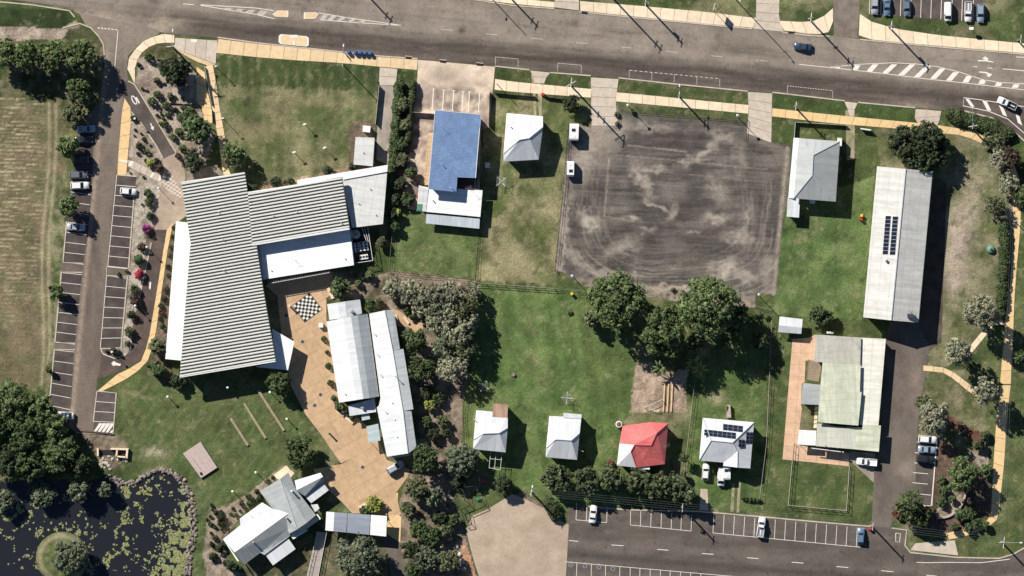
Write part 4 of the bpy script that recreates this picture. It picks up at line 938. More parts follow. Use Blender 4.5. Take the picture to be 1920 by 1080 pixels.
def solar_array(rt, origin, du, dv, nu, nv, zf, name='solar_panel', frame='trim_grey'):
    """rectangular panels lying on the roof; origin and steps in photo pixels; zf gives the roof height"""
    c = rt.location
    for i in range(nu):
        for j in range(nv):
            g = .025; cs = []
            for a, b in ((i + g, j + g), (i + 1 - g, j + g), (i + 1 - g, j + 1 - g), (i + g, j + 1 - g)):
                x = origin[0] + du[0] * a + dv[0] * b; y = origin[1] + du[1] * a + dv[1] * b; cs.append(W((x, y), zf(x, y) + .1) - c)
            nrm = (cs[1] - cs[0]).cross(cs[2] - cs[0]); cs = cs if nrm.z > 0 else cs[::-1]
            top = cs; bot = [p - Vector((0, 0, .05)) for p in cs]
            o = MB().add(bot + top, [[3, 2, 1, 0], [4, 5, 6, 7], [0, 1, 5, 4], [1, 2, 6, 5], [2, 3, 7, 6], [3, 0, 4, 7]]).obj(name, M[frame], rt)
            m = sum(top, Vector()) / 4
            MB().add([m + (p - m) * .95 + Vector((0, 0, .006)) for p in top], [[0, 1, 2, 3]]).obj('cell_sheet', M['panel'], o)
def plane3(p0, p1, p2):
    a = np.array([[p[0], p[1], 1] for p in (p0, p1, p2)], float); s = np.linalg.solve(a, [p[2] for p in (p0, p1, p2)])
    return lambda x, y: float(s[0] * x + s[1] * y + s[2])
def vent_pipe(rt, p, z, h=.8, r=.08, mat='steel', name='vent_pipe', cap=.16):
    c = W(p, z) - rt.location
    MB().lathe([(r, -.2), (r, h), (cap, h), (cap * .8, h + .15), (.02, h + .2)], 8, c).obj(name, M[mat], rt)
def aerial(rt, p, z, h=2.2):
    c = W(p, z) - rt.location; mb = MB(); mb.tube([c, c + Vector((0, 0, h))], .03, 5)
    mb.tube([c + Vector((-.8, -.3, h)), c + Vector((.8, .3, h))], .02, 4)
    for k in range(5):
        m = c + Vector((-.7 + .35 * k, -.26 + .13 * k, h)); mb.tube([m + Vector((.2, -.5, 0)), m + Vector((-.2, .5, 0))], .012, 4)
    mb.obj('roof_aerial', M['steel'], rt)

# --- main hall with the deeply ribbed roof
WA = pts("340,342 459,324 464.5,361 473,459 481,460 493,540 517,677 337,707 345,600 357,455")
WB = pts("464.5,361.5 641,334 655.5,428.5 473,459")
hall = house('civic_hall', WA, 'large two winged hall with deeply ribbed cream metal roof beside the paved plaza', 'building')
E = Vector((1, -0.172)).normalized(); Nn = Vector((0.172, 1)).normalized()
def ribbed(P, z, s0, tag):
    o = flat(hall, P, z, 'rib_trough_shade', thick=.35, name='ribbed_roof')
    ss = [p[0] * Nn.x + p[1] * Nn.y for p in P]; s = min(ss) + s0
    pitch = 6.1; c = hall.location
    while s < max(ss) - 1:
        xs = []
        for i in range(len(P)):
            a, b = Vector(P[i][:2]), Vector(P[(i + 1) % len(P)][:2]); da, db = a.dot(Nn) - s, b.dot(Nn) - s
            if (da < 0) != (db < 0): xs.append((a + (b - a) * da / (da - db)).dot(E))
        xs.sort()
        for k in range(0, len(xs) - 1, 2):
            if xs[k + 1] - xs[k] < 3: continue
            A_, B_ = W(solve2(xs[k], s), z) - c, W(solve2(xs[k + 1], s), z) - c
            d = (B_ - A_).normalized(); n2 = Vector((-d.y, d.x, 0)); hw, tw, h = .22, .155, .35
            vv = []
            for q_ in (A_, B_): vv += [q_ - n2 * hw, q_ - n2 * tw + Vector((0, 0, h)), q_ + n2 * tw + Vector((0, 0, h)), q_ + n2 * hw]
            MB().add(vv, [[0, 1, 5, 4], [1, 2, 6, 5], [2, 3, 7, 6], [0, 3, 2, 1], [4, 5, 6, 7]]).obj('roof_rib', M['rib'], o)
        s += pitch
    return o
def solve2(e, s):
    m = np.array([[E.x, E.y], [Nn.x, Nn.y]]); r_ = np.linalg.solve(m, [e, s]); return (float(r_[0]), float(r_[1]))
ribbed(WA, 5.6, 3.2, 'a'); ribbed(WB, 5.75, 3.0, 'b')
walls(hall, WA, 5.2, 'wall_white', .9); walls(hall, WB, 5.3, 'wall_white', .9, win=False)
def flash(P, z, w=.28, mat='trim'):
    c = hall.location
    for i in range(len(P) - 1):
        a, b = W(P[i], z) - c, W(P[i + 1], z) - c; d = b - a
        MB().box((0, 0, 0), (d.length, w, .1)).obj('edge_flashing', M[mat], hall).matrix_local = Matrix.Translation((a + b) / 2) @ Matrix.Rotation(math.atan2(d.y, d.x), 4, 'Z')
flash(pts("340,342 459,324"), 5.82); flash(pts("465,361 641,334"), 5.97, .35); flash(pts("641,334 655.5,428.5"), 6.0, .3, 'dark_metal'); flash(pts("655.5,428.5 473,459"), 5.97, .45); flash(pts("517,677 337,707"), 5.82, .3); flash(pts("459,324 464,361"), 5.84, .25, 'dark_metal'); flash(pts("481,460 493,540 517,677"), 5.84, .25, 'dark_metal')
flat(hall, pts("330,415 351,417 360,455 358,470 341,676 310,673"), 3.6, 'white_roof', tilt=(.01, 0), uang=R(-84))
walls(hall, pts("330,415 352,417 360,455 358,470 341,676 310,673"), 3.3, 'wall_white', .7)
flat(hall, pts("557,338 727,309.5 718,420 660,427 640,331 558,347"), 3.9, 'pale_grey_roof', tilt=(0, .004), uang=R(80))
flat(hall, pts("557,337.6 727,309 726,322 643,337 642,331.5 558,346"), 4.05, 'white_roof', name='parapet_strip', thick=.1, uang=R(10))
walls(hall, pts("643,336 727,309 718,420 660,427"), 3.5, 'wall_white', .6)
flat(hall, pts("481,459 656,428 663.5,497 495,524"), 3.7, 'white_roof', tilt=(0, .006), uang=R(80))
walls(hall, pts("483,455 656,426 663,496 495,522"), 3.4, 'wall_white', .5)
flat(hall, pts("510,616 552,641 540,694 478,688 516,678"), 3.3, 'white_roof', uang=R(30), name='corner_canopy')
walls(hall, pts("512,640 540,652 532,682 515,676"), 3.1, 'wall_grey', .3, win=False)
for k in range(26):  # sunshade slats along the south edge
    t = k / 25; bar(hall, (503 + 113 * t, 524.5 - 19.5 * t), (504.5 + 113 * t, 531.5 - 20.5 * t), 3.3, .16, .1, 'trim_grey', 'sunshade_slat')
bar(hall, (502, 532), (618, 511), 3.3, .14, .1, 'trim', 'sunshade_rail')
flat(hall, Z1("372,720 392,720 436,1005 418,1010"), 3.95, 'pale_grey_roof', thick=.12, name='box_gutter', uang=R(-80))
for p in Z1("45,440 310,345 85,670 90,930 505,468 705,435 900,405 1080,530"): vent_pipe(hall, p, 5.9, .5)
for p in Z1("585,735 775,705 858,710 490,932 1110,830"): vent_pipe(hall, p, 3.75, .3)
for p in Z1("1320,240 1225,365 1370,462"): vent_pipe(hall, p, 4.0, .3)
mb = MB(); c0 = W(Z1("690,845")[0], 3.7) - hall.location; mb.tube([c0, c0 + Vector((0, 0, 1.6))], .05, 6); mb.tube([c0 + Vector((-.8, .1, 1.6)), c0 + Vector((.7, 0, 1.6))], .04, 5); mb.obj('roof_aerial', M['steel'], hall)

# plant yard beside the hall
yard = house('plant_yard_screen', Z1("1160,570 1300,555 1345,850 1190,870"), 'white steel screen fence round the rooftop cooling plant beside the hall', 'fence')
for a, b in (("1160,570", "1190,870"), ("1190,870", "1345,848"), ("1345,848", "1300,555"), ("1250,562", "1290,680"), ("1272,560", "1308,690")):
    bar(yard, Z1(a)[0], Z1(b)[0], 2.4, .16, .1, 'trim', 'rail'); bar(yard, Z1(a)[0], Z1(b)[0], 1.2, .12, .1, 'trim', 'rail')
for s_ in ("1160,570", "1190,870", "1345,848", "1300,555", "1320,700", "1265,860"):
    p = W(Z1(s_)[0]) - yard.location; MB().tube([(p.x, p.y, 0), (p.x, p.y, 2.5)], .08, 6).obj('post', M['trim'], yard)
sheet('plant_yard_floor', Z1("1160,570 1300,555 1345,850 1190,870"), .03, M['concrete'], flat_col(A(70, 66, 62), A(56, 52, 50), 6, 90), 4)
tank = root('water_tank', W(Z1("1202,627")[0]), 'round grey water tank with domed lid beside condenser units', 'water tank')
MB().lathe([(1.15, 0), (1.15, 1.5)], 20).obj('shell', M['steel'], tank); MB().lathe([(1.2, 1.5), (1.2, 1.56), (.7, 1.72), (.3, 1.78)], 20).obj('lid', M['steel'], tank); MB().lathe([(.25, 1.78), (.25, 1.86)], 10).obj('hatch', M['dark_metal'], tank)
FAN = (MB().lathe([(.30, 0), (.30, .05), (.27, .06)], 14).me('fan_ring', M['black']), MB().box((0, 0, 0), (.5, .09, .015)).box((0, 0, .004), (.09, .5, .015)).me('fan_blade', M['dark_metal']))
def condenser(x0, y0, x1, y1, nx, ny, label):
    a, b = W(Z1(f"{x0},{y0}")[0]), W(Z1(f"{x1},{y1}")[0]); c = (a + b) / 2; w, h = abs(b.x - a.x), abs(a.y - b.y)
    o = root('condenser_unit', c, label, 'condenser', 'condenser units in the plant yard', R(8))
    MB().box((0, 0, .85), (w, h, 1.5)).box((0, 0, .05), (w * .9, h * .9, .1)).obj('casing', M['trim'], o)
    for i in range(nx):
        for j in range(ny):
            f = mobj('fan', FAN[0], o); f.location = (-w / 2 + w * (i + .5) / nx, -h / 2 + h * (j + .5) / ny, 1.601); s = min(w / nx, h / ny) / .68; f.scale = (s, s, 1)
            g = mobj('blade', FAN[1], f); g.location = (0, 0, .075)
condenser(1170, 702, 1230, 778, 2, 3, 'white condenser unit with six black fans beside the round tank'); condenser(1236, 690, 1306, 765, 2, 3, 'white condenser unit with six black fans by the yard screen'); condenser(1233, 798, 1306, 838, 3, 1, 'narrow white condenser unit with three black fans')

# small white service shed and box north of the hall
o = house('service_shed', q(1, 0, "560,770 667,775 657,935 548,925"), 'small white flat roofed shed on the lawn edge beside the hall', 'shed')
flat(o, q(1, 0, "560,770 667,775 657,935 548,925"), 3.2, 'pale_grey_roof', tilt=(0, .004), uang=R(90)); walls(o, q(1, 0, "560,770 667,775 657,935 548,925"), 2.95, 'wall_white', .25); vent_pipe(o, q(1, 0, "603,857")[0], 3.2, .3)
o = house('switch_cabinet', q(1, 0, "602,705 645,709 641,745 599,741"), 'white electrical cabinet standing beside the small white shed', 'cabinet')
walls(o, q(1, 0, "602,705 645,709 641,745 599,741"), 1.5, 'wall_white', .08, win=False); flat(o, q(1, 0, "602,705 645,709 641,745 599,741"), 1.62, 'white_roof', thick=.1, name='lid')

# --- office with the blue tiled roof
BR = Z7("305,338 576,365 545,742 437,738 430,826 265,808")
o = blue = house('office_building', BR, 'office with sky blue tiled roof and white awning roofs behind', 'building')
flat(o, BR, 5.2, 'blue_roof', tilt=(-.002, -.001), uang=R(-4)); walls(o, BR, 4.8, 'wall_brick', .5)
LOW = Z7("208,786 266,800 432,816 437,744 545,750 543,812 587,815 573,974 195,938")
flat(o, LOW, 2.6, 'white_roof', tilt=(0, .001), uang=R(85), name='lower_roof'); walls(o, Z7("265,830 580,840 570,970 200,935"), 2.3, 'wall_white', .4)
flat(o, Z7("210,790 265,806 250,940 196,935"), 2.72, 'pale_grey_roof', thick=.06, name='translucent_roof', uang=R(85)); flat(o, Z7("198,896 228,897 226,936 195,934"), 2.8, 'green_panel', thick=.06, name='green_roof_sheet')
flat(o, Z7("252,956 570,985 567,1044 248,1012"), 2.2, 'bluegrey_awning', tilt=(0, -.004), name='rear_awning', uang=R(-4))
for s_ in ("262,1000", "560,1035", "410,1020"):
    p = W(Z7(s_)[0]) - o.location; MB().tube([(p.x, p.y, 0), (p.x, p.y, 2.1)], .07, 6).obj('post', M['trim'], o)
flat(o, Z7("439,744 543,748 538,812 434,806"), 2.75, 'maroon_shade', name='shaded_recess', thick=.08)  # sunken court: its shade is put into the dark maroon of this sheet
for s_ in ("305,338 576,365", "576,365 545,742", "305,338 265,808"):
    a, b = Z7(s_); bar(o, a, b, 5.1, .2, .1, 'trim', 'gutter')
aerial(o, Z7("335,430")[0], 5.25, 2.0); aerial(o, Z7("505,800")[0], 2.7, 2.6); vent_pipe(o, Z7("345,660")[0], 5.2, .9, .06); vent_pipe(o, Z7("400,800")[0], 5.2, .7, .06); vent_pipe(o, Z7("290,875")[0], 2.6, .6, .12)
dk = panels('walkway', Z7("262,466 296,470 268,786 210,784 240,700"), R(-85), 9, M['timber_tan'], .09, piece='plank', sizey=30)

# --- hipped houses
o = house('white_house', q(2, 0, "0,640 175,655 150,893 0,900"), 'silver roofed cottage beside the paler caravans of the dirt lot', 'house')
broken_hip(o, '950,212 1018,218 1018,238 1010,299 944,303 944,288 974,262 992,259', 3.9, 6.1, 'galv_roof', 4.9, 4.3); walls(o, pts("950,212 1018,218 1010,298 944,303"), 3.8, 'wall_white', .6); vent_pipe(o, (958, 238), 4.9, .5, .12)
bar(o, (1004, 268), (1016, 266), 4.2, .1, .1, 'trim', 'flue')

H2 = pts("1498,259 1575,265 1567,378 1488,372")
o = house('grey_house', H2, 'grey hip roofed house beside the dirt lot with side awning', 'house')
V = [(*p, 4.0) for p in H2] + [(1525, 291, 6.0), (1523, 329, 6.0)]
roof(o, V, [[0, 1, 4], [1, 2, 5, 4], [2, 3, 5], [3, 0, 4, 5]], 'zinc_roof'); walls(o, H2, 3.75, 'wall_white', .6)
for a, b in ((4, 5), (0, 4), (1, 4), (2, 5), (3, 5)):
    bar(o, V[a], V[b], V[a][2] + .04, .2, .1, 'galv_cap', 'ridge_cap', V[b][2] + .04)
roof(o, [(1488, 258, 2.7), (1498, 259, 3.2), (1488, 372, 3.2), (1478, 371, 2.7)], [[0, 1, 2, 3]], 'galv_roof', .08, 'side_awning')
for p_ in ((1488.5, 260), (1483, 315), (1479, 370)):
    p = W(p_) - o.location; MB().tube([(p.x, p.y, 0), (p.x, p.y, 2.65)], .05, 6).obj('post', M['trim'], o)
flat(o, pts("1477,370 1500,373 1498,408 1475,406"), 2.6, 'galv_roof', name='porch_roof'); walls(o, pts("1477,370 1500,373 1498,408 1475,406"), 2.4, 'wall_white', .3, win=False)
flat(o, pts("1518,374 1529,375 1528,382 1518,381"), 2.4, 'white_roof', name='hood', thick=.5); aerial(o, (1566, 286), 4.6, 1.8); aerial(o, (1485, 293), 3.0, 1.5); flat(o, pts("1571,258 1579,259 1578,274 1570,273"), 2.3, 'cream_roof', name='step_roof', thick=2.2)

# --- long shed
LS = q(3, 0, "615,935 775,950 925,965") + q(3, 1, "845,735 693,722 537,705")
o = house('long_shed', LS, 'long gabled shed with one cream and one grey roof slope and solar panels', 'shed')
V = [(*LS[0], 4.9), (*LS[1], 6.7), (*LS[2], 4.9), (*LS[3], 4.9), (*LS[4], 6.7), (*LS[5], 4.9)]
roof(o, V, [[0, 1, 4, 5], [1, 2, 3, 4]], 'shed_roof'); c = o.location
Q = inset([W(p) - c for p in (LS[0], LS[2], LS[3], LS[5])], .4)
walls(o, [LS[0], LS[2], LS[3], LS[5]], 4.65, 'wall_cream', .4)
bar(o, LS[1], LS[4], 6.72, .3, .1, 'galv_cap', 'ridge_cap'); bar(o, LS[0], LS[5], 4.8, .16, .1, 'trim', 'gutter'); bar(o, LS[2], LS[3], 4.8, .16, .1, 'trim', 'gutter')
zf = plane3(V[0], V[1], V[5])
solar_array(o, q(3, 1, "660,133")[0], (11.0, .3), (-.59, 7.25), 1, 10, zf, frame='trim'); solar_array(o, q(3, 1, "700,136")[0], (11.3, .3), (-.59, 7.25), 1, 10, zf, frame='trim')
vent_pipe(o, q(3, 1, "660,380")[0], zf(1660, 487), .9, .3, 'trim', 'roof_ventilator', .42)
pa = [W(p, 5.7) - o.location for p in q(3, 1, "783,685 820,686 818,708 783,706")]
MB().prism(pa, 5.5, 6.2).obj('roof_unit', M['dark_metal'], o); bar(o, *q(3, 1, "792,657 792,690"), 6.05, .08, .1, 'dark_metal', 'unit_rail'); bar(o, *q(3, 1, "812,658 812,690"), 6.05, .08, .1, 'dark_metal', 'unit_rail')

# --- complex of joined roofs with the terracotta patio
o = cpx = house('clinic_building', Z5("310,128 770,158 725,895 310,858"), 'low building of joined beige and white roofs beside a terracotta patio', 'building')
R1 = Z5("312,130 608,150 603,325 300,308"); flat(o, R1, 3.4, 'beige_roof', tilt=(-.004, 0), uang=R(3)); walls(o, R1, 3.0, 'wall_cream', .5)
R2 = Z5("608,150 770,158 722,722 600,720"); flat(o, R2, 2.7, 'cream_roof', tilt=(-.002, 0), uang=R(87)); walls(o, R2, 2.4, 'wall_white', .5)
R3 = Z5("357,312 606,326 600,505 340,490"); flat(o, R3, 3.75, 'green_roof', tilt=(-.003, .001), uang=R(3)); R4 = Z5("340,486 612,505 590,725 325,702"); flat(o, R4, 3.85, 'green_roof', tilt=(-.003, .001), uang=R(3)); walls(o, Z5("350,312 604,326 590,725 325,702"), 3.3, 'wall_cream', .5, win=False)
R5 = Z5("322,710 575,752 572,880 312,858"); flat(o, R5, 2.9, 'green_roof_b', tilt=(0, .002), uang=R(3))
R6 = Z5("620,716 738,724 724,896 570,880 574,752 615,752"); flat(o, R6, 2.95, 'green_roof', uang=R(87)); walls(o, Z5("322,712 738,724 724,896 312,858"), 2.5, 'wall_white', .6)
R7 = Z5("228,446 342,458 336,590 215,584"); flat(o, R7, 2.7, 'zinc_roof', uang=R(92), name='side_roof'); walls(o, R7, 2.4, 'wall_grey', .4, win=False)
R8 = Z5("203,752 315,758 310,855 193,848"); flat(o, R8, 2.6, 'white_roof', name='porch_roof', uang=R(3))
for s_ in ("208,760", "200,842", "305,848"):
    p = W(Z5(s_)[0]) - o.location; MB().tube([(p.x, p.y, 0), (p.x, p.y, 2.5)], .06, 6).obj('post', M['trim'], o)
bar(o, *Z5("285,872 495,898"), 2.3, .25, .1, 'trim', 'sign_beam'); bar(o, *Z5("320,880 490,900"), 2.1, .2, .1, 'timber', 'sign_beam'); aerial(o, Z5("540,150")[0], 3.45, 2.2); flat(o, Z5("384,110 428,112 428,124 384,122"), 1.2, 'white_roof', name='meter_box', thick=1.15)
for s_ in ("372,852", "455,870"): vent_pipe(o, Z5(s_)[0], 2.9, .5)
dk = panels('patio_deck', Z5("262,293 330,308 350,345 330,440 248,424"), R(5), 12, M['timber'], .1, piece='plank', sizey=3)
for k in range(5):
    a = 600 + k * 29; pp = Z5(f"{308-k*2},{a} {328-k*2},{a} {326-k*2},{a+24} {304-k*2},{a+24}")
    MB().prism([W(p) for p in pp], .05, .09).obj('stepping_slab', M['slab'], bpy.data.objects['patio'])

# --- white carport
CP = q(3, 1, "65,700 195,715 187,798 57,788")
o = house('carport', CP, 'small white gabled carport beside dark round tree and patio', 'carport')
mW = [(CP[0][0] + CP[3][0]) / 2, (CP[0][1] + CP[3][1]) / 2]; mE = [(CP[1][0] + CP[2][0]) / 2, (CP[1][1] + CP[2][1]) / 2]
roof(o, [(*CP[0], 2.3), (*CP[1], 2.3), (*CP[2], 2.3), (*CP[3], 2.3), (mW[0], mW[1] + 2, 2.75), (mE[0], mE[1] + 2, 2.75)], [[0, 1, 5, 4], [4, 5, 2, 3]], 'galv_roof')
for p_ in CP:
    p = (W(p_) - o.location) * .92; MB().tube([(p.x, p.y, 0), (p.x, p.y, 2.3)], .06, 6).obj('post', M['trim'], o)

# --- south row of houses
o = house('small_house', pts("893,769 952,760 948,848 887,842"), 'silver roofed cottage with a rusty lean-to and white pergola frame', 'house')
broken_hip(o, '893,769 952,775 952,802 948,848 887,842 888,824 907,813 936,812', 4.0, 5.7, 'galv_roof', 5.0, 4.4); walls(o, pts("893,769 952,775 948,848 887,842"), 3.9, 'wall_white', .6)
flat(o, pts("925,757 953,758.5 951,784 923,782"), 4.5, 'rust_roof', name='rusty_lean_to', tilt=(0, -.01), uang=R(3)); walls(o, pts("925,757 953,758.5 951,784 923,782"), 4.0, 'timber', .3, win=False)
vent_pipe(o, (890, 787), 4.3, .7)
for a, b in (((920, 848), (917, 877)), ((930, 849), (927, 879)), ((941, 850), (938, 881)), ((919, 860), (941, 862)), ((917, 877), (938, 881))): bar(o, a, b, 2.5, .12, .1, 'trim', 'pergola_beam')
for p_ in ((917, 877), (938, 881)):
    p = W(p_) - o.location; MB().tube([(p.x, p.y, 0), (p.x, p.y, 2.5)], .05, 6).obj('pergola_post', M['trim'], o)

o = house('small_house', pts("1029,779 1091,777 1082,862 1023,857"), 'silver roofed cottage on its own on the lawn beside the palms', 'house')
broken_hip(o, '1030,780 1090,783 1087,812 1082,862 1023,857 1024,840 1042,824 1071,826', 3.4, 5.2, 'galv_roof', 4.5, 3.9); walls(o, pts("1029,779 1091,781 1082,862 1023,857"), 3.3, 'wall_white', .6); flat(o, pts("1057,774 1091,777 1090,785 1056,783"), 3.62, 'galv_roof', name='rear_roof', uang=R(3)); walls(o, pts("1057,774 1091,777 1090,790 1056,790"), 3.2, 'wall_white', .3, win=False)
bar(o, (1085, 842), (1094, 847), 3.0, .12, .1, 'trim', 'downpipe')

o = house('red_house', pts("1167,798 1253,794 1247,870 1157,873"), 'house with bright red tiled roof and white front awning', 'house')
E_ = 3.7
V = [(*p, E_) for p in q(2, 2, "622,235 775,215 878,222 860,450 700,470 590,458")] + [(*q(2, 2, "690,342")[0], 5.3), (*q(2, 2, "782,345")[0], 5.5), (*q(2, 2, "815,275")[0], 5.4), (*q(2, 2, "604,335")[0], 3.72), (*q(2, 2, "668,380")[0], 5.0)]
roof(o, V, [[0, 1, 8, 7, 6, 9], [1, 2, 8], [2, 3, 7, 8], [3, 4, 10, 6, 7]], 'red_roof')
roof(o, [V[9], V[6], V[10], V[5], V[4]], [[0, 1, 2, 3], [3, 2, 4]], 'galv_roof', name='front_slope')
walls(o, q(2, 2, "622,235 775,215 878,222 860,450 700,470 590,458"), 3.45, 'wall_cream', .5)
for a, b in ((6, 7), (7, 8), (2, 8), (1, 8), (10, 6), (4, 10)): bar(o, V[a], V[b], V[a][2] + .05, .22, .1, 'red_cap', 'ridge_cap', V[b][2] + .05)
flat(o, q(2, 2, "705,440 776,442 774,481 703,477"), 3.3, 'white_roof', name='front_awning')
for s_ in ("708,475", "770,478"):
    p = W(q(2, 2, s_)[0]) - o.location; MB().tube([(p.x, p.y, 0), (p.x, p.y, 3.2)], .06, 6).obj('post', M['trim'], o)
aerial(o, q(2, 2, "868,345")[0], 4.2, 1.8)

o = house('solar_house', pts("1318,783 1414,792 1407,878 1311,863"), 'silver roofed house with black solar panels and vans in front', 'house')
V = [(*p, 3.6) for p in q(2, 2, "1073,190 1362,215 1340,475 1188,460 1190,442 1053,430")] + [(*q(2, 2, "1120,318")[0], 5.5), (*q(2, 2, "1240,330")[0], 5.5), (*q(2, 2, "1270,378")[0], 4.7), (*q(2, 2, "1268,470")[0], 4.6)]
roof(o, V, [[0, 1, 7, 6], [1, 2, 9, 8, 7], [7, 8, 4, 5, 6], [5, 0, 6], [8, 9, 3, 4]], 'galv_roof'); walls(o, q(2, 2, "1073,190 1362,215 1340,475 1188,460 1190,442 1053,430"), 3.35, 'wall_white', .6)
for a, b in ((6, 7), (1, 7), (0, 6), (5, 6), (7, 8), (8, 9)): bar(o, V[a], V[b], V[a][2] + .04, .2, .1, 'galv_cap', 'ridge_cap', V[b][2] + .04)
zn = plane3(V[0], V[1], V[7]); ze = plane3(V[1], V[2], V[7])
solar_array(o, q(2, 2, "1187,223")[0], (9.4, 1.1), (-.2, 5.9), 4, 2, zn); solar_array(o, q(2, 2, "1081,254")[0], (8.55, .95), (-.25, 5.9), 7, 2, zn)
solar_array(o, q(2, 2, "1318,270")[0], (6.8, .2), (-.5, 7.2), 2, 3, ze); solar_array(o, q(2, 2, "1275,311")[0], (6.1, .5), (-.4, 7.4), 2, 2, ze)
o2 = bar(o, *q(2, 2, "1158,210 1178,232"), 4.6, .1, .1, 'trim', 'flue')

# --- long twin roofed community building beside the plaza
o = gal = house('gallery_building', Z4("70,200 480,130 605,950 430,1000"), 'long twin roofed pavilion with white and aqua slopes beside the plaza', 'building')
def prof(T, B, zs, mat, name='roof'):
    V = [(*p, z) for p, z in zip(T, zs)] + [(*p, z) for p, z in zip(B, zs)]; n = len(T)
    return roof(o, V, [[i, i + 1, n + i + 1, n + i] for i in range(n - 1)], mat, name=name)
prof(Z4("70,200 172,178 216,170 255,162 316,154"), Z4("145,682 247,667 290,660 326,656 383,645"), (3.5, 5.5, 5.75, 5.0, 3.0), 'gal_roof')
walls(o, Z4("75,200 312,155 380,645 148,680"), 2.8, 'wall_white', .6)
prof(Z4("74,96 136,88 180,80 270,68"), Z4("88,190 150,182 190,176 282,152"), (3.6, 4.5, 4.6, 3.5), 'galv_roof', 'porch_roof'); walls(o, Z4("76,98 268,70 280,152 90,190"), 3.3, 'wall_white', .5)
EV = [(*p, z) for p, z in zip(Z4("324,153 358,380 396,690 370,712 430,1004 418,133 465,374 526,732 556,985 470,128 508,362 528,362 588,722 575,730 606,950"), (3.7,) * 5 + (5.4,) * 4 + (4.4,) * 6)]
roof(o, EV, [[0, 5, 6, 1], [1, 6, 7, 2], [2, 7, 3], [3, 7, 8, 4], [5, 9, 10, 6], [6, 11, 12, 7], [7, 13, 14, 8]], 'gal_roof')
walls(o, Z4("312,158 470,130 500,360 526,364 586,722 574,730 604,950 430,1000 366,712 380,650"), 3.4, 'wall_white', .6)
bar(o, *Z4("418,133 465,374"), 5.43, .2, .1, 'galv_cap', 'ridge_cap'); bar(o, *Z4("465,374 526,732"), 5.43, .2, .1, 'galv_cap', 'ridge_cap'); bar(o, *Z4("526,732 556,985"), 5.43, .2, .1, 'galv_cap', 'ridge_cap')
bar(o, *Z4("445,1012 572,992"), 3.2, .3, .1, 'trim', 'fascia')
flat(o, Z4("200,700 356,656 366,738 208,762"), 3.1, 'galv_roof', name='entry_roof', tilt=(0, 0), uang=R(10)); walls(o, Z4("200,700 356,656 366,738 208,762"), 2.9, 'wall_white', .5, win=False)
flat(o, Z4("308,824 378,808 392,908 322,922"), 2.8, 'aqua_roof', name='awning', uang=R(100)); flat(o, Z4("276,752 322,745 330,780 282,790"), 2.5, 'aqua_roof', name='skylight', thick=.1)
for s_ in ("316,832", "328,914"):
    p = W(Z4(s_)[0]) - o.location; MB().tube([(p.x, p.y, 0), (p.x, p.y, 2.7)], .06, 6).obj('post', M['trim'], o)
vent_pipe(o, Z4("285,712")[0], 3.1, .6, .35, 'steel', 'roof_ventilator', .5); vent_pipe(o, Z4("222,140")[0], 4.4, .7, .4, 'steel', 'roof_ventilator', .55); vent_pipe(o, Z4("478,522")[0], 5.3, 1.6, .07, 'trim', 'flue', .2); vent_pipe(o, Z4("300,680")[0], 3.3, .8, .12, 'trim', 'flue', .18)
for p in Z4("350,268 370,392 390,515 462,684 422,736 492,888 180,630 265,618 478,785"): vent_pipe(o, p, 4.4, .4, .06)

# --- heritage style cluster by the pond
o = her = house('heritage_building', Z3("90,738 680,125 990,555 550,980"), 'cluster of grey and white gabled roofs between pond and plaza', 'building')
V = [(*p, z) for p, z in zip(Z3("428,302 615,185 690,128 762,285 945,520 860,590 700,690 680,645 540,455 772,650"), (3.9, 5.4, 4.6, 4.3, 4.0, 5.4, 3.9, 3.9, 3.9, 5.4))]
roof(o, [V[0], V[1], V[9], V[6], V[7], V[8]], [[0, 1, 2, 3, 4, 5]], 'zinc_roof'); roof(o, [V[1], V[2], V[3], V[4], V[5], V[9]], [[0, 1, 2, 3, 4, 5]], 'zinc_roof')
walls(o, Z3("435,305 680,135 940,515 705,690"), 3.6, 'wall_white', .5); bar(o, V[1], V[9], 5.45, .22, .1, 'galv_cap', 'ridge_cap'); 
V2 = [(*p, z) for p, z in zip(Z3("92,738 250,612 242,552 450,402 545,462 706,492 195,862 230,940 285,976 432,866 470,886 710,708 682,648"), (3.6, 3.7, 3.6, 3.7, 4.4, 5.2, 5.2, 3.8, 3.4, 3.4, 3.4, 3.4, 4.0))]
roof(o, [V2[0], V2[1], V2[2], V2[3], V2[4], V2[5], V2[6]], [[0, 1, 2, 3, 4, 5, 6]], 'galv_roof'); roof(o, [V2[6], V2[5], V2[12], V2[11], V2[10], V2[9], V2[8]], [[0, 1, 2, 3, 4, 5, 6]], 'zinc_roof'); flat(o, Z3("92,738 120,770 236,942 222,945 92,745"), 3.7, 'white_roof', name='barge_board', thick=.12); walls(o, Z3("100,740 250,615 245,556 450,410 660,500 700,700 470,880 430,860 288,965"), 3.2, 'wall_white', .6)  # lee slope takes the darker metal: its shade is put into the colour
flat(o, Z3("475,880 690,732 756,832 548,982"), 3.0, 'galv_roof', tilt=(-.004, -.006), name='lean_to_roof', uang=R(35)); walls(o, Z3("475,880 690,732 756,832 548,982"), 2.7, 'wall_white', .5)
V3 = [(*p, z) for p, z in zip(Z3("735,205 985,130 1008,165 765,290 1026,200 842,345 790,320"), (3.4, 3.4, 4.2, 4.2, 3.4, 3.4, 3.4))]
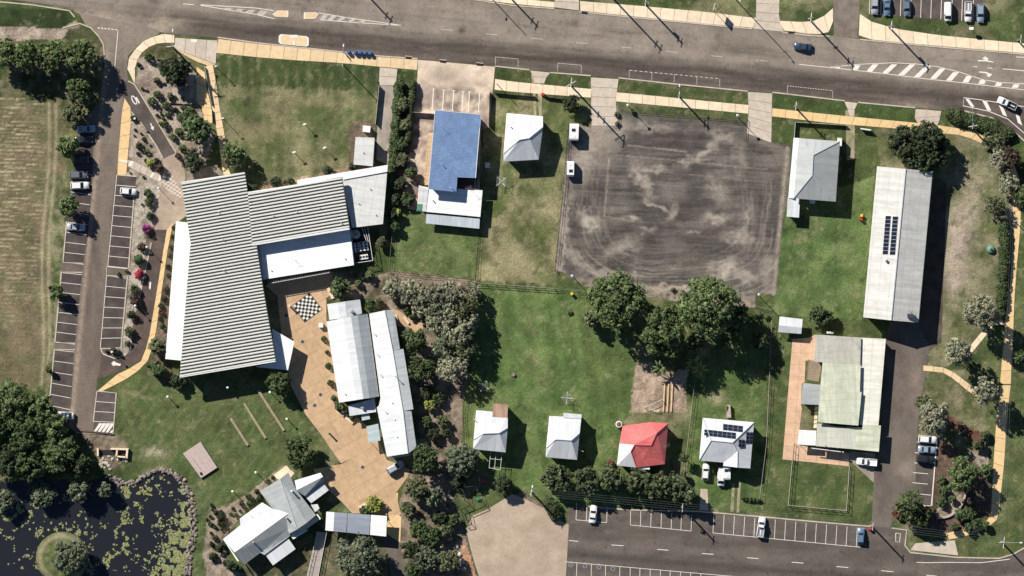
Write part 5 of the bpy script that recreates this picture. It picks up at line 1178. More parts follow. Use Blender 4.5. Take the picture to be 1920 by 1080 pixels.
roof(o, [V3[0], V3[1], V3[2], V3[3]], [[0, 1, 2, 3]], 'galv_roof', name='wing_roof'); roof(o, [V3[3], V3[2], V3[4], V3[5], V3[6]], [[0, 1, 2, 3, 4]], 'zinc_roof', name='wing_roof'); walls(o, Z3("735,205 985,130 1026,200 842,345"), 3.1, 'wall_white', .5)  # again the slope away from the sun is coloured darker to carry its shade
flat(o, Z3("842,346 1012,224 1062,290 900,410"), 2.9, 'galv_roof', tilt=(-.003, -.004), name='verandah_roof', uang=R(35)); flat(o, Z3("897,424 960,418 977,458 936,492"), 2.5, 'galv_roof', name='hood')
roof(o, [(*p, z) for p, z in zip(Z3("712,692 945,535 975,562 735,738"), (3.8, 3.9, 3.0, 2.9))], [[0, 1, 2, 3]], 'zinc_roof', name='verandah_roof'); flat(o, Z3("720,722 862,652 868,662 736,742"), 3.1, 'white_roof', name='barge_board', thick=.1); flat(o, Z3("945,516 958,508 990,552 978,562"), 3.2, 'white_roof', name='barge_board', thick=.1)
for s_ in ("1050,292", "905,400", "735,735", "970,556"):
    p = W(Z3(s_)[0]) - o.location; MB().tube([(p.x, p.y, 0), (p.x, p.y, 2.75)], .07, 6).obj('post', M['trim'], o)
vent_pipe(o, Z3("724,298")[0], 5.0, 1.2, .22, 'trim', 'chimney', .3); vent_pipe(o, Z3("675,545")[0], 5.1, .9, .22, 'steel', 'chimney', .3); vent_pipe(o, Z3("370,770")[0], 4.6, .8, .18, 'steel', 'chimney', .26)
panels('terrace', Z3("555,150 672,62 745,135 700,190 590,192"), R(-35), 14, M['slab'], .06)

# --- open canopy
CN = Z3("1040,488 1598,528 1590,716 1030,660")
o = house('entry_canopy', CN, 'open canopy of white and slate roof panels beside the footbridge', 'canopy')
for a, b, mt in ((0, .135, 'white_roof'), (.14, .345, 'dark_roof2'), (.355, .725, 'dark_roof2'), (.735, 1.0, 'white_roof')):
    L = lambda P, Q_, t: (P[0] + (Q_[0] - P[0]) * t, P[1] + (Q_[1] - P[1]) * t)
    if mt == 'dark_roof2' and mt not in M: M[mt] = roof_mat('slate_panel', (0.24, 0.27, 0.32), rib=.1)
    flat(o, [L(CN[0], CN[1], a), L(CN[0], CN[1], b), L(CN[3], CN[2], b), L(CN[3], CN[2], a)], 3.1 if 'dark' in mt else 3.0, mt, name='roof_panel', uang=R(86))
for t in (.06, .35, .73, .95):
    for P, Q_ in ((CN[0], CN[1]), (CN[3], CN[2])):
        p = (W((P[0] + (Q_[0] - P[0]) * t, P[1] + (Q_[1] - P[1]) * t)) - o.location) * .96; MB().tube([(p.x, p.y, 0), (p.x, p.y, 2.95)], .08, 6).obj('post', M['steel'], o)

# --- timber footbridge
FB = q(1, 2, "345,830 397,835 345,1110 280,1110")
o = house('footbridge', FB, 'narrow timber footbridge with white handrails leading from the canopy', 'footbridge')
n = 46
for k in range(n):
    t0, t1 = k / n, (k + .86) / n; L = lambda P, Q_, t: (P[0] + (Q_[0] - P[0]) * t, P[1] + (Q_[1] - P[1]) * t)
    MB().prism([W(L(FB[0], FB[3], t0)) - o.location, W(L(FB[0], FB[3], t1)) - o.location, W(L(FB[1], FB[2], t1)) - o.location, W(L(FB[1], FB[2], t0)) - o.location], .25, .31).obj('deck_plank', M['timber_pale'], o)
for P, Q_ in ((FB[0], FB[3]), (FB[1], FB[2])):
    for z in (.7, 1.25): bar(o, P, Q_, z, .09, .1, 'trim', 'handrail')
    bar(o, P, Q_, .18, .16, .1, 'timber', 'bearer')
    for k in range(10):
        t = k / 9; p = W((P[0] + (Q_[0] - P[0]) * t, P[1] + (Q_[1] - P[1]) * t)) - o.location; MB().tube([(p.x, p.y, -.02), (p.x, p.y, 1.27)], .045, 5).obj('post', M['trim'], o)

# --- low timber stage on the lawn
ST = q(0, 2, "1128,325 1222,470 1130,530 1030,390")
o = house('lawn_stage', ST, 'low pinkish timber stage on the open lawn near the pond', 'stage')
for k in range(14):
    t0, t1 = k / 14, (k + .93) / 14; L = lambda P, Q_, t: (P[0] + (Q_[0] - P[0]) * t, P[1] + (Q_[1] - P[1]) * t)
    MB().prism([W(L(ST[0], ST[3], t0)) - o.location, W(L(ST[0], ST[3], t1)) - o.location, W(L(ST[1], ST[2], t1)) - o.location, W(L(ST[1], ST[2], t0)) - o.location], .5, .56).obj('deck_plank', M['stage'], o)
MB().prism([(W(p) - o.location) * .96 for p in ST], 0, .49).obj('base', M['timber_dark'], o)
bar(o, *q(0, 2, "1072,408 1128,478"), .62, .14, .1, 'timber', 'edge_rail'); pp = [W(p) - o.location for p in q(0, 2, "1124,497 1135,495 1139,506 1127,509")]; MB().prism(pp, .561, .8).obj('hatch', M['black'], o)
bar(o, *q(0, 2, "1050,420 1128,528"), .6, .12, .1, 'timber_dark', 'edge_rail')

# --- raised giant chess board on the plaza
c4 = q(1, 1, "300,570 370,660 275,730 208,640")
o = house('chess_board', c4, 'giant black and white chess board laid into the plaza', 'chess board')
PL = [W(p) - o.location for p in c4]; MB().prism([p * 1.06 for p in PL], .066, .085).obj('border', M['chess_black'], o)
for i in range(8):
    for j in range(8):
        def B_(u, v): return PL[0] * (1 - u) * (1 - v) + PL[1] * u * (1 - v) + PL[2] * u * v + PL[3] * (1 - u) * v
        MB().prism([B_(i / 8 + .003, j / 8 + .003), B_((i + 1) / 8 - .003, j / 8 + .003), B_((i + 1) / 8 - .003, (j + 1) / 8 - .003), B_(i / 8 + .003, (j + 1) / 8 - .003)], .0855, .1).obj('square', M['chess_white' if (i + j) % 2 else 'chess_black'], o)
# ---------------------------------------------------------------- vegetation
def leaf_cloud(C, Rr, n, leaf, rng, zmin=-1e9, flatz=1.0, up=.25, spread=.6, hue=.08, cull=True):
    """n leaf-sized quads scattered over lumps with centres C and radii Rr"""
    C = np.asarray(C, float); Rr = np.asarray(Rr, float); k = len(C)
    w = Rr ** 2; li = rng.choice(k, n, p=w / w.sum())
    d = rng.normal(size=(n, 3)); d[:, 2] += .35; d /= np.linalg.norm(d, axis=1)[:, None]
    rad = Rr[li] * rng.uniform(.62, 1.06, n) ** .6
    p = C[li] + d * rad[:, None] * np.array([1, 1, flatz])
    # leave out leaves buried deep in a neighbouring lump
    keep = np.ones(n, bool)
    for j in range(k if cull else 0):
        dd = np.linalg.norm((p - C[j]) / np.array([1, 1, flatz]), axis=1); keep &= ~((dd < Rr[j] * .55) & (li != j))
    keep &= p[:, 2] > zmin
    p = p[keep]; d = d[keep]; li = li[keep]; n = len(p)
    nr = d + rng.normal(size=(n, 3)) * spread; nr[:, 2] += up; nr /= np.linalg.norm(nr, axis=1)[:, None]
    t = np.cross(nr, rng.normal(size=(n, 3))); t /= np.linalg.norm(t, axis=1)[:, None]; b = np.cross(nr, t)
    s = leaf * rng.uniform(.55, 1.35, n)[:, None]; a = s * .5; l = s * .85
    bend = nr * s * rng.uniform(-.2, .25, n)[:, None]
    q0 = p - t * l * .6 - b * a * .45; q1 = p + t * l * .1 - b * a + bend; q2 = p + t * l; q3 = p + t * l * .05 + b * a + bend
    co = np.stack([q0, q1, q2, q3], 1).reshape(-1, 3)
    lum = rng.uniform(.78, 1.25, k)[li] * rng.uniform(.7, 1.3, n)
    h = rng.normal(size=k)[li] * hue * .6 + rng.normal(size=n) * hue * .5
    col = np.stack([lum * (1 + h), lum * (1 + .25 * h), lum * (1 - .5 * h)], 1)
    return co, np.repeat(col, 4, 0)
def quads_mesh(name, co, col, mat):
    n = len(co) // 4; me = bpy.data.meshes.new(name)
    me.vertices.add(len(co)); me.vertices.foreach_set('co', np.ascontiguousarray(co, np.float32).ravel())
    me.loops.add(4 * n); me.loops.foreach_set('vertex_index', np.arange(4 * n, dtype=np.int32))
    me.polygons.add(n); me.polygons.foreach_set('loop_start', np.arange(n, dtype=np.int32) * 4)
    me.update(calc_edges=True); set_col(me, np.clip(col, .05, 3)); me.materials.append(mat); return me
_TS = [100]
def tree(x, y, r, h, style, label, cat='tree', group=None, name='broadleaf_tree', ry=None, leaf=.42, dens=1.0, lumps=None, bark='bark', gap=1.0, cz=None):
    """crown of leaf clumps on a forked trunk; x, y, r in photo pixels, h in metres"""
    _TS[0] += 1; rng = np.random.default_rng(_TS[0]); Rm = r * MPP; Ry = (ry or r) * MPP
    rt = root(name, W((x, y)), label, cat, group)
    hz = min(h * .42, Rm * .95); zc = cz or h - hz
    k = lumps or int(np.clip(9 + Rm * 3.2, 9, 34)); C = []; Q = []
    big = Rm > 4.2
    if big: k = int(Rm * 5.5)
    for i in range(k):
        a = 2.39996 * i + rng.uniform(-.5, .5); el = math.asin(np.clip(1 - 1.25 * (i + .5) / k + rng.uniform(-.1, .1), -.5, 1))
        lr = rng.uniform(.27, .42) * (1.15 if i < 3 else 1)
        dist = rng.uniform(.54, .78) * gap
        if big: lr = rng.uniform(.20, .31); dist = rng.uniform(.60, .79) * min(gap, 1.04)
        C.append((math.cos(a) * math.cos(el) * Rm * dist, math.sin(a) * math.cos(el) * Ry * dist, zc + math.sin(el) * hz * dist)); Q.append(lr * (Rm + Ry) / 2)
    C = np.array(C); Q = np.array(Q); fz = min(1.0, hz / Rm * 1.25)
    # each big lump carries many small puffs of leaves; the gaps between them fall into shade
    pr = np.clip(.34 + .045 * Rm, .3, .62) * (leaf / .42); npf = int(dens * 5.2 * Rm * Ry / pr ** 2 * .42) + 14
    li = rng.choice(k, npf, p=Q ** 2 / (Q ** 2).sum()); d = rng.normal(size=(npf, 3)); d[:, 2] += .5; d /= np.linalg.norm(d, axis=1)[:, None]
    PC = C[li] + d * (Q[li] * rng.uniform(.7, 1.0, npf))[:, None] * np.array([1, 1, fz])
    ok = PC[:, 2] > h * .2
    for jx_ in range(k): ok &= ~((np.linalg.norm((PC - C[jx_]) / np.array([1, 1, fz]), axis=1) < Q[jx_] * .6) & (li != jx_))
    PC = PC[ok]
    if len(PC) < 4: PC = C
    co, col = leaf_cloud(PC, rng.uniform(.65, 1.2, len(PC)) * pr, int(len(PC) * 18), leaf * .8, rng, zmin=h * .12, up=.3, spread=.42, hue=.07, cull=False)
    c2, l2 = leaf_cloud(np.vstack([C, [(0, 0, zc - .15 * hz)]]), np.r_[Q * .72, (.66 if big else .55) * min(Rm, Ry)], int(dens * (22 if big else 16) * Rm * Ry) + 60, leaf * 2.0, rng, zmin=h * .15, flatz=fz, spread=.6, hue=.05, cull=False)
    co = np.vstack([co, c2]); col = np.vstack([col, l2])
    mb = MB(); tr = .09 + .028 * Rm
    top = Vector((rng.uniform(-.2, .2) * Rm, rng.uniform(-.2, .2) * Rm, zc))
    mb.tube([(0, 0, 0), (top.x * .3, top.y * .3, h * .2), (top.x * .6, top.y * .6, zc * .7), tuple(top)], [tr * 1.25, tr, tr * .8, tr * .35], 7)
    for i in range(0, min(k, 12), 2):
        c = Vector(C[i]); s0 = Vector((top.x * .45, top.y * .45, zc * .55)); m = (s0 + c) / 2 + Vector((0, 0, -.05 * h)); mb.tube([s0, m, s0.lerp(c, .9)], [tr * .55, tr * .4, tr * .15], 5)
    mb.obj('trunk', M[bark], rt); mobj('crown', quads_mesh('crown', co, col, M['leaf_' + style]), rt)
    return rt
# trees along the field and car park
for x, y, r in ((8, 103, 30), (52, 104, 31), (100, 104, 30), (152, 106, 34)):
    tree(x, y, r, 8.6, 'mid', 'dense green tree in the closed row between gravel verge and mown field', group='row of trees above the mown field')
tree(150, 169, 25, 6.5, 'green', 'spreading tree at the car park corner below the closed row'); tree(141, 213, 22, 5.2, 'olive', 'loose olive tree shading the silver car by the field')
tree(127, 275, 23, 6, 'mid', 'bright green round tree at the field edge beside dark parked car'); tree(132, 388, 21, 6, 'mid', 'round tree between the white car and silver car at the field edge')
tree(107, 548, 15, 4.2, 'mid', 'small round tree casting shade over car park bays by the field'); tree(92, 693, 6, 2.2, 'green', 'tiny sapling at the field edge of the car park', leaf=.3)
for x, y, r, h, st in ((28, 752, 42, 10, 'mid'), (78, 768, 32, 9, 'mid'), (-10, 800, 40, 10, 'green'), (98, 797, 34, 9, 'mid'), (48, 812, 40, 10, 'green'), (112, 848, 42, 9, 'green'), (55, 868, 38, 8.5, 'green'), (12, 860, 36, 9, 'dark'), (150, 872, 28, 7.5, 'dark')):
    tree(x, y, r, h, st, {'mid': 'bright topped dense tree', 'green': 'deep green dense tree', 'dark': 'darkest shaded dense tree'}[st] + ' in the grove between car park and pond', group='grove above the pond')
for x, y, r, h, lb in ((150, 918, 24, 5, 'grey green waterside tree standing in the pond edge'), (197, 918, 15, 4, 'small grey green tree beside the pond stones'), (82, 925, 25, 4, 'wide pale shrubby tree leaning over the lily pads'), (8, 938, 22, 4, 'pale shrubby tree at the pond edge under the grove')):
    tree(x, y, r, h, 'grey', lb, leaf=.38)
tree(134, 1042, 37, 6.5, 'grey', 'spreading tree on the round grassy island in the pond')
# entry garden
tree(331, 133, 31, 6.2, 'dark', 'dark dense tree in the entry garden beside the crosswalk ramp'); tree(309, 124, 12, 3.2, 'dark', 'small dark tree beside the large dark entry garden tree')
tree(371, 243, 30, 7, 'green', 'broad green tree overhanging the stepped entry path'); tree(364, 303, 22, 4.6, 'dark', 'dark bushy tree by the timber deck at the hall corner'); tree(438, 289, 25, 6, 'mid', 'bright round tree on the lawn corner beside the hall')
tree(357, 215, 15, 4, 'green', 'narrow green tree between entry path and clipped shrubs')
tree(296, 648, 17, 4.2, 'olive', 'pale olive tree beside the tan path and white side roof'); tree(297, 690, 15, 3.2, 'green', 'dark green bush tree at the hall corner by the path bend'); tree(335, 716, 14, 2.6, 'dark', 'dark shrub under the ribbed roof corner on the lawn', leaf=.36)
# plaza and native garden
tree(637, 540, 20, 4.6, 'green', 'round green tree between chess board and pavilion'); tree(525, 716, 25, 5, 'green', 'tree at the lawn edge beside the white corner canopy'); tree(565, 848, 33, 6, 'green', 'broad open tree shading the plaza and heritage roofs', gap=1.1, dens=.85)
for x, y, r, h in ((738, 538, 20, 4.5), (770, 548, 26, 5.5), (808, 558, 30, 6.5), (848, 552, 28, 7), (872, 575, 24, 7), (838, 590, 26, 6.5), (862, 620, 30, 7.5), (835, 650, 24, 6), (850, 690, 28, 7), (788, 578, 20, 4.5), (818, 606, 22, 5.5), (888, 548, 15, 4.5), (872, 655, 24, 6.5), (826, 575, 24, 6), (880, 600, 18, 6)):
    st = ('silver', 'grey', 'silver', 'olive')[(x + y) % 4]
    tree(x, y, r, h, st, {'silver': 'silvery', 'grey': 'grey green', 'olive': 'olive'}[st] + ' native tree in the mulched garden beside the yard fence', group='native trees in the mulched garden', leaf=.36, gap=1.12, dens=.8, bark='bark_pale')
tree(778, 638, 24, 5.5, 'green', 'dark feathery tree close to the stepped east side of the pavilion', leaf=.36); tree(790, 690, 28, 6, 'green', 'larger dark feathery tree beside the pavilion and the silver trees', leaf=.36)
tree(806, 758, 10, 2.6, 'lime', 'small yellow green shrub in the shaded mulch', leaf=.3); tree(797, 862, 30, 6.5, 'green', 'dark tree at the pavilion end beside parked vehicle', leaf=.38); tree(782, 918, 24, 5.5, 'olive', 'olive tree between plaza path and shaded garden'); tree(814, 930, 19, 5, 'grey', 'pale grey green tree in the shaded garden below the plaza')
tree(866, 862, 35, 6, 'grey', 'wide pale green tree beside the rusty lean-to cottage', bark='bark_pale'); tree(672, 1045, 47, 8, 'grey', 'large pale olive tree beside the footbridge and canopy', leaf=.4); tree(943, 907, 16, 4, 'dark', 'dark tree in front of the cottage pergola')
tree(701, 945, 18, 2.4, 'lime', 'yellow green garden bush behind the canopy', leaf=.32); tree(686, 957, 12, 2.0, 'green', 'dark green low bush behind the slate canopy panels', leaf=.32)
for x, y, r, h, st in ((765, 955, 16, 3, 'olive'), (785, 990, 20, 3.5, 'green'), (810, 1005, 22, 4, 'green'), (835, 995, 16, 3, 'olive'), (800, 1045, 24, 4, 'grey'), (840, 1050, 22, 4, 'olive'), (770, 1030, 18, 3.5, 'dark'), (775, 1068, 18, 3.5, 'green'), (825, 970, 15, 3, 'dark'), (860, 905, 14, 3, 'dark'), (850, 975, 12, 2.5, 'green')):
    tree(x, y, r, h, st, {'olive': 'olive', 'green': 'deep green', 'grey': 'pale grey green', 'dark': 'very dark'}[st] + ' garden shrub in the shaded planting beside the concrete forecourt', 'shrub', 'shrubs beside the concrete forecourt', 'garden_shrub', leaf=.34)
for x, y, r, st, lb in ((800, 735, 13, 'dark', 'dark low shrub in the shade beside the pavilion steps'), (822, 745, 12, 'green', 'green low shrub in the mulch beside the yellow shrub'), (830, 790, 12, 'olive', 'olive shrub on bare mulch between pavilion and cottage fence'), (812, 815, 13, 'dark', 'dark shrub on bare mulch above the dark end tree'), (838, 812, 8, 'dark', 'tiny dark shrub close to the cottage garden fence'), (800, 790, 11, 'green', 'green shrub against the pavilion east wall')):
    tree(x, y, r, 2.2, st, lb, 'shrub', None, 'garden_shrub', leaf=.32)
# trees round the vegetable plot
tree(1156, 562, 60, 13.5, 'mid', 'huge dense mango like tree beside the centre lawn and dirt lot'); tree(1107, 598, 17, 5, 'olive', 'small brownish tree leaning out from the huge dense tree on the lawn'); tree(1241, 622, 44, 12.5, 'mid', 'tall conical green tree between the two huge dense trees', ry=58); tree(1324, 573, 63, 14.5, 'mid', 'huge rounded tree beside the dirt lot with pale lower limb'); tree(1378, 598, 30, 9, 'green', 'darker tree in the lee of the huge rounded tree'); tree(1305, 640, 22, 5, 'olive', 'pale low tree under the huge rounded tree')
tree(1425, 640, 18, 4.5, 'dark', 'small dark tree between lawn fence and carport')
tree(1070, 193, 18, 3.8, 'dark', 'round dark green tree beside the cream footpath and red bin', leaf=.34)
tree(1538, 590, 25, 3.6, 'green', 'wide low dark tree beside the white carport', ry=17)
for x, y, r, h in ((1700, 268, 38, 7.5), (1738, 262, 34, 7.5), (1722, 295, 34, 7), (1752, 290, 26, 6)): tree(x, y, r, h, 'dark', 'dark spreading tree clump behind the long gabled shed', group='dark trees at the end of the long shed', gap=1.08)
# east side
tree(1862, 385, 19, 4.5, 'olive', 'wispy olive tree at the end of the clipped path hedge', dens=.6, leaf=.3, gap=1.15)
for x, y, r, h, st, lb in ((1868, 268, 16, 4, 'olive', 'thin olive tree beside the path and kerbside hedge'), (1872, 300, 20, 5, 'silver', 'silvery tree with open crown over the curving path'), (1893, 298, 20, 5, 'brown', 'brownish open tree over the curving path'), (1888, 345, 18, 5, 'silver', 'pale flowering tree at the narrow part of the curving path'), (1917, 365, 20, 5, 'mid', 'bright leaved tree on the road side of the yellow path'), (1851, 262, 12, 3, 'olive', 'small thin tree beside the power pole and hedge')):
    tree(x, y, r, h, st, lb, leaf=.32, dens=.75, gap=1.15)
for x, y, r, h, st, lb in ((1834, 588, 38, 12, 'silver', 'large silvery tree beside the shed gravel and side path'), (1794, 660, 28, 10, 'silver', 'silvery tree at the fork of the thin side path'), (1845, 733, 26, 9, 'silver', 'silvery open tree over the side path above the red mulch'), (1912, 672, 14, 6, 'green', 'small green tree on the far side of the yellow path'),
    (1748, 782, 33, 8.5, 'silver', 'silvery tree at the office car park above the white car'), (1730, 755, 14, 4, 'olive', 'small olive tree beside the office driveway'), (1802, 890, 34, 8, 'mid', 'dense rounded green tree beside the curved timber wall'), (1702, 945, 28, 7.5, 'mid', 'green tree beside the office driveway entrance'), (1724, 968, 22, 5, 'green', 'darker tree at the driveway entrance above the street corner'), (1848, 878, 10, 2.4, 'mid', 'small shrub beside the yellow path and round tree'), (1837, 835, 10, 2.2, 'dark', 'small dark shrub at the end of the red mulch')):
    tree(x, y, r, h, st, lb, leaf=.36, dens=1.05, gap=1.05)
for x, y, r in ((1790, 988, 9), (1815, 990, 9), (1830, 980, 10), (1818, 962, 14), (1800, 965, 12), (1770, 920, 11), (1765, 940, 10), (1846, 815, 10), (1850, 890, 7), (1765, 900, 9), (1785, 935, 7), (1848, 985, 8)):
    tree(x, y, r, 1.8, 'green', 'low leafy shrub in the bed beside the curved timber wall', 'shrub', 'shrubs round the curved timber wall', 'garden_shrub', leaf=.3)
tree(1683, 962, 10, 1.6, 'red_leaf', 'reddish leaved shrub at the driveway tree', leaf=.3); tree(1738, 965, 12, 1.6, 'red_leaf', 'reddish groundcover shrub under the corner tree', leaf=.3)
tree(1282, 857, 9, 4, 'green', 'narrow dark topiary beside the red roofed house', leaf=.32); tree(1281, 888, 6, 2.4, 'olive', 'thin pale shrub under the narrow topiary', leaf=.3); tree(1145, 868, 7, 1.2, 'red_leaf', 'flowering orange bush beside the red roofed house', leaf=.28)

# hedges: one long clipped body each
def hedge(P, w, h, style, label, group=None, leaf=.34, dens=1.0):
    _TS[0] += 1; rng = np.random.default_rng(_TS[0]); a, L = resample(P, max(2, int(resample(P, 2)[1] / 5)))
    rt = root('hedge', W(a[0]), label, 'hedge', group); c = rt.location; C = []; Q = []
    for p in a:
        q_ = W(p) - c
        for k in range(2): C.append((q_.x + rng.normal() * w * .08, q_.y + rng.normal() * w * .08, h * (.45 + .12 * k))); Q.append(w * .5 * rng.uniform(.85, 1.15))
    co, col = leaf_cloud(C, Q, int(dens * len(C) * 60 * max(w, 1) ** 1.5), leaf, rng, zmin=.05, flatz=h / w * 1.0)
    mobj('foliage', quads_mesh('foliage', co, col, M['leaf_' + style]), rt); mb = MB()
    for p in a[::3]: q_ = W(p) - c; mb.tube([(q_.x, q_.y, 0), (q_.x, q_.y, h * .5)], .05, 5)
    mb.obj('stem', M['bark'], rt)
hedge(pts("1784,217 1812,225 1840,232 1870,241 1890,252"), 3.4, 1.8, 'hedge', 'thick dark hedge following the curved kerb beside the yellow path'); hedge(pts("1882,425 1883,480 1879,530 1874,585"), 2.5, 1.6, 'hedge', 'long clipped hedge between shed lawn and yellow path')
hedge(Z7("90,185 80,300 70,420 60,520 55,600 45,700 40,770"), 2.2, 2.0, 'green', 'tall hedge along the service drive beside the hall'); hedge(Z7("175,180 165,280 155,380 150,470 140,520"), 1.5, 2.0, 'hedge', 'narrow clipped hedge beside the stained concrete apron')
hedge(q(2, 2, "200,660 225,690 240,740"), 2.9, 1.6, 'hedge', 'rounded green hedge at the forecourt corner under the power pole')
tree(757, 195, 13, 3, 'olive', 'yellowish open bush between the two driveway hedges', leaf=.32)
for x, y, r, st in ((755, 300, 14, 'olive'), (770, 325, 12, 'green'), (750, 345, 13, 'dark'), (765, 372, 14, 'green'), (742, 375, 12, 'dark'), (752, 270, 12, 'green'), (760, 235, 10, 'olive'), (738, 400, 12, 'dark'), (740, 425, 10, 'green'), (715, 455, 10, 'olive'), (745, 398, 6, 'lime')):
    tree(x, y, r, 2.6, st, {'olive': 'olive', 'green': 'deep green', 'lime': 'bright lime', 'dark': 'very dark'}[st] + ' shrub in the planted strip between hall and blue roofed office', 'shrub', 'shrubs in the strip beside the office', 'garden_shrub', leaf=.32)

# shared clipped shrubs
def shrub_mesh(seed, n=420, leaf=.26, ball=.95):
    rng = np.random.default_rng(seed); C = [(0, 0, .62)]; Q = [.62]
    for i in range(8): a = 2.4 * i; C.append((.45 * math.cos(a), .45 * math.sin(a), .6 + .3 * math.sin(i * 1.7))); Q.append(rng.uniform(.4, .55))
    co, col = leaf_cloud(C, Q, n, leaf, rng, zmin=.02); return quads_mesh('foliage', co, col, M['leaf_green'])
SHM = [shrub_mesh(900 + i) for i in range(5)]
STEM = MB().tube([(0, 0, 0), (.03, .02, .5)], [.06, .04], 6).tube([(0, 0, .2), (.2, .1, .6)], [.04, .02], 5).me('stem', M['bark'])
def shrub(p, r, style, label, group, h=None):
    o = root('clipped_shrub', W(p), label, 'shrub', group, random.uniform(0, 6)); s = r * MPP
    hh = h or s * random.uniform(1.0, 1.35); o.scale = (s, s, hh)
    f = mobj('foliage', random.choice(SHM), o); omat(f, M['leaf_' + style]); mobj('stem', STEM, o)
for s_, st, lb in (
  ("225,182,35 290,450,32 250,500,36 352,530,32 385,460,26 480,548,26 455,615,32 350,670,26 445,722,32 402,760,27 285,350,26", 'green', 'dark clipped ball shrub in the mulched entry garden'),
  ("157,238,18 180,410,14 215,423,10 288,603,14 320,596,12 360,715,12 130,708,12 123,750,9 172,735,10 190,775,18 340,375,12 420,560,20 535,550,14 470,480,14 415,470,14 385,490,14", 'dark', 'small dark shrub in the mulched entry garden'),
  ("360,600,20 330,625,14 470,838,30 215,865,22", 'mid', 'soft green shrub in the mulched entry garden'), ("312,657,18 240,950,34", 'lime', 'yellow green shrub in the mulched entry garden'),
  ("437,895,24 305,985,38 150,880,16", 'brown', 'dark brown leaved shrub in the mulched entry garden'), ("160,825,30 283,928,22 120,625,26", 'dark', 'dark bushy shrub in the wedge bed beside the lane'), ("240,820,10 205,930,14 190,1050,12 95,1020,8", 'dark', 'tiny shrub in the wedge bed beside the lane')):
    for v in s_.split():
        x, y, r = [float(t) for t in v.split(',')]; shrub((220 + x / 3.858, 60 + y / 3.858), r / 3.858, st, lb, lb.split(' in the ')[-1] + ', ' + st + ' shrubs')
for s_, st, lb in (
  ("780,380,33 757,545,28 838,55,28", 'green', 'round green shrub in the pebble island of the car park'), ("845,135,26 740,690,26 640,895,22 668,905,18", 'dark', 'dark round shrub in the pebble island of the car park'), ("826,207,28", 'magenta', 'round shrub covered in magenta flowers in the pebble island'), ("785,462,31", 'redfl', 'round shrub covered in red flowers in the pebble island'),
  ("800,310,28 760,605,36", 'brown', 'dull brown round shrub in the pebble island'), ("728,785,32 718,850,18", 'olive', 'olive shrub at the rounded end of the pebble island'), ("713,445,12 668,462,14 600,895,12 830,5,26 800,70,8", 'green', 'small low shrub among car park pebbles'),
  ("915,755,18 905,640,17 938,545,18 950,470,16 945,420,16 962,360,16 965,310,15 972,250,14 900,710,14 925,600,20 975,200,12", 'dark', 'dark low shrub between tan path and white side roof'), ("905,675,18 930,560,12", 'red_leaf', 'reddish low shrub between tan path and white side roof'), ("845,975,20 870,1000,26 1040,1060,30 980,1060,30 900,1020,26", 'dark', 'dark shrub at the hall corner above the lawn')):
    for v in s_.split():
        x, y, r = [float(t) for t in v.split(',')]; shrub((x / 3, 360 + y / 3), r / 3, st, lb, lb)
lb = 'low dark shrub in the mulched bed beside the heritage roofs'
for v in "258,412,26 320,345,28 355,370,30 330,410,32 400,300,26 420,370,30 440,330,24 295,460,22 180,458,18 245,480,16 160,510,18 210,520,26 70,590,36 20,500,22 75,495,20 18,632,18 78,650,18 60,820,46 10,900,36 180,990,50 120,960,36 20,730,25 505,210,28 550,175,22 -10,470,14 -60,560,18 -35,600,22 95,610,26 -20,780,24 230,1010,36 95,780,30".split():
    x, y, r = [float(t) for t in v.split(',')]; shrub((400 + x / 4.908, 860 + y / 4.908), r / 4.908, random.choice(('dark', 'green')), lb, lb)
for v in "1190,680,12 1215,720,14 1185,745,12 1190,790,14 1245,750,24 1240,720,16 1250,790,14 1210,805,12 1187,838,10 1210,865,18 1195,970,24 1300,1020,30".split():
    x, y, r = [float(t) for t in v.split(',')]; shrub((x / 3, 720 + y / 3), r / 3, 'dark', lb, lb)
lb = 'low shrub in the tan bed along the top of the ribbed hall'
for v in "530,185,52 965,90,46 655,180,34 605,180,14 1180,60,40 340,240,44".split():
    x, y, r = [float(t) for t in v.split(',')]; shrub((400 + x / 4.5, 300 + y / 4.5), r / 4.5, 'dark', lb, lb)
lb = 'potted shrub along the plaza side of the white pavilion roof'
for v in "55,302,20 75,382,14 82,462,22 95,565,22 115,655,20 150,705,36 205,745,18 225,770,20".split():
    x, y, r = [float(t) for t in v.split(',')]; shrub((590 + x / 3.175, 540 + y / 3.175), r / 3.175, 'green', lb, lb)
lb = 'bushy shrub in the bed between hall plant yard and pavilion'
for v in "575,515,24 640,470,32 690,625,30 640,630,34 610,480,20 715,300,20 560,470,18 880,700,24 850,670,26 930,690,22".split():
    x, y, r = [float(t) for t in v.split(',')]; shrub((480 + x / 3, 360 + y / 3), r / 3, random.choice(('green', 'olive')), lb, lb)
lb = 'weedy tuft on the lawn beside the back fences'
for x, y, r in ((1068, 585, 6), (1422, 590, 7), (1438, 595, 6), (1315, 995, 4), (1262, 543, 5)): shrub((x, y), r, 'olive', lb, lb, .6)
lb = 'low bush in the fence corner of the dirt lot'
for x, y, r in ((1157, 215, 6), (1157, 232, 5), (1280, 548, 5)): shrub((x, y), r, 'olive', lb, lb, .7)

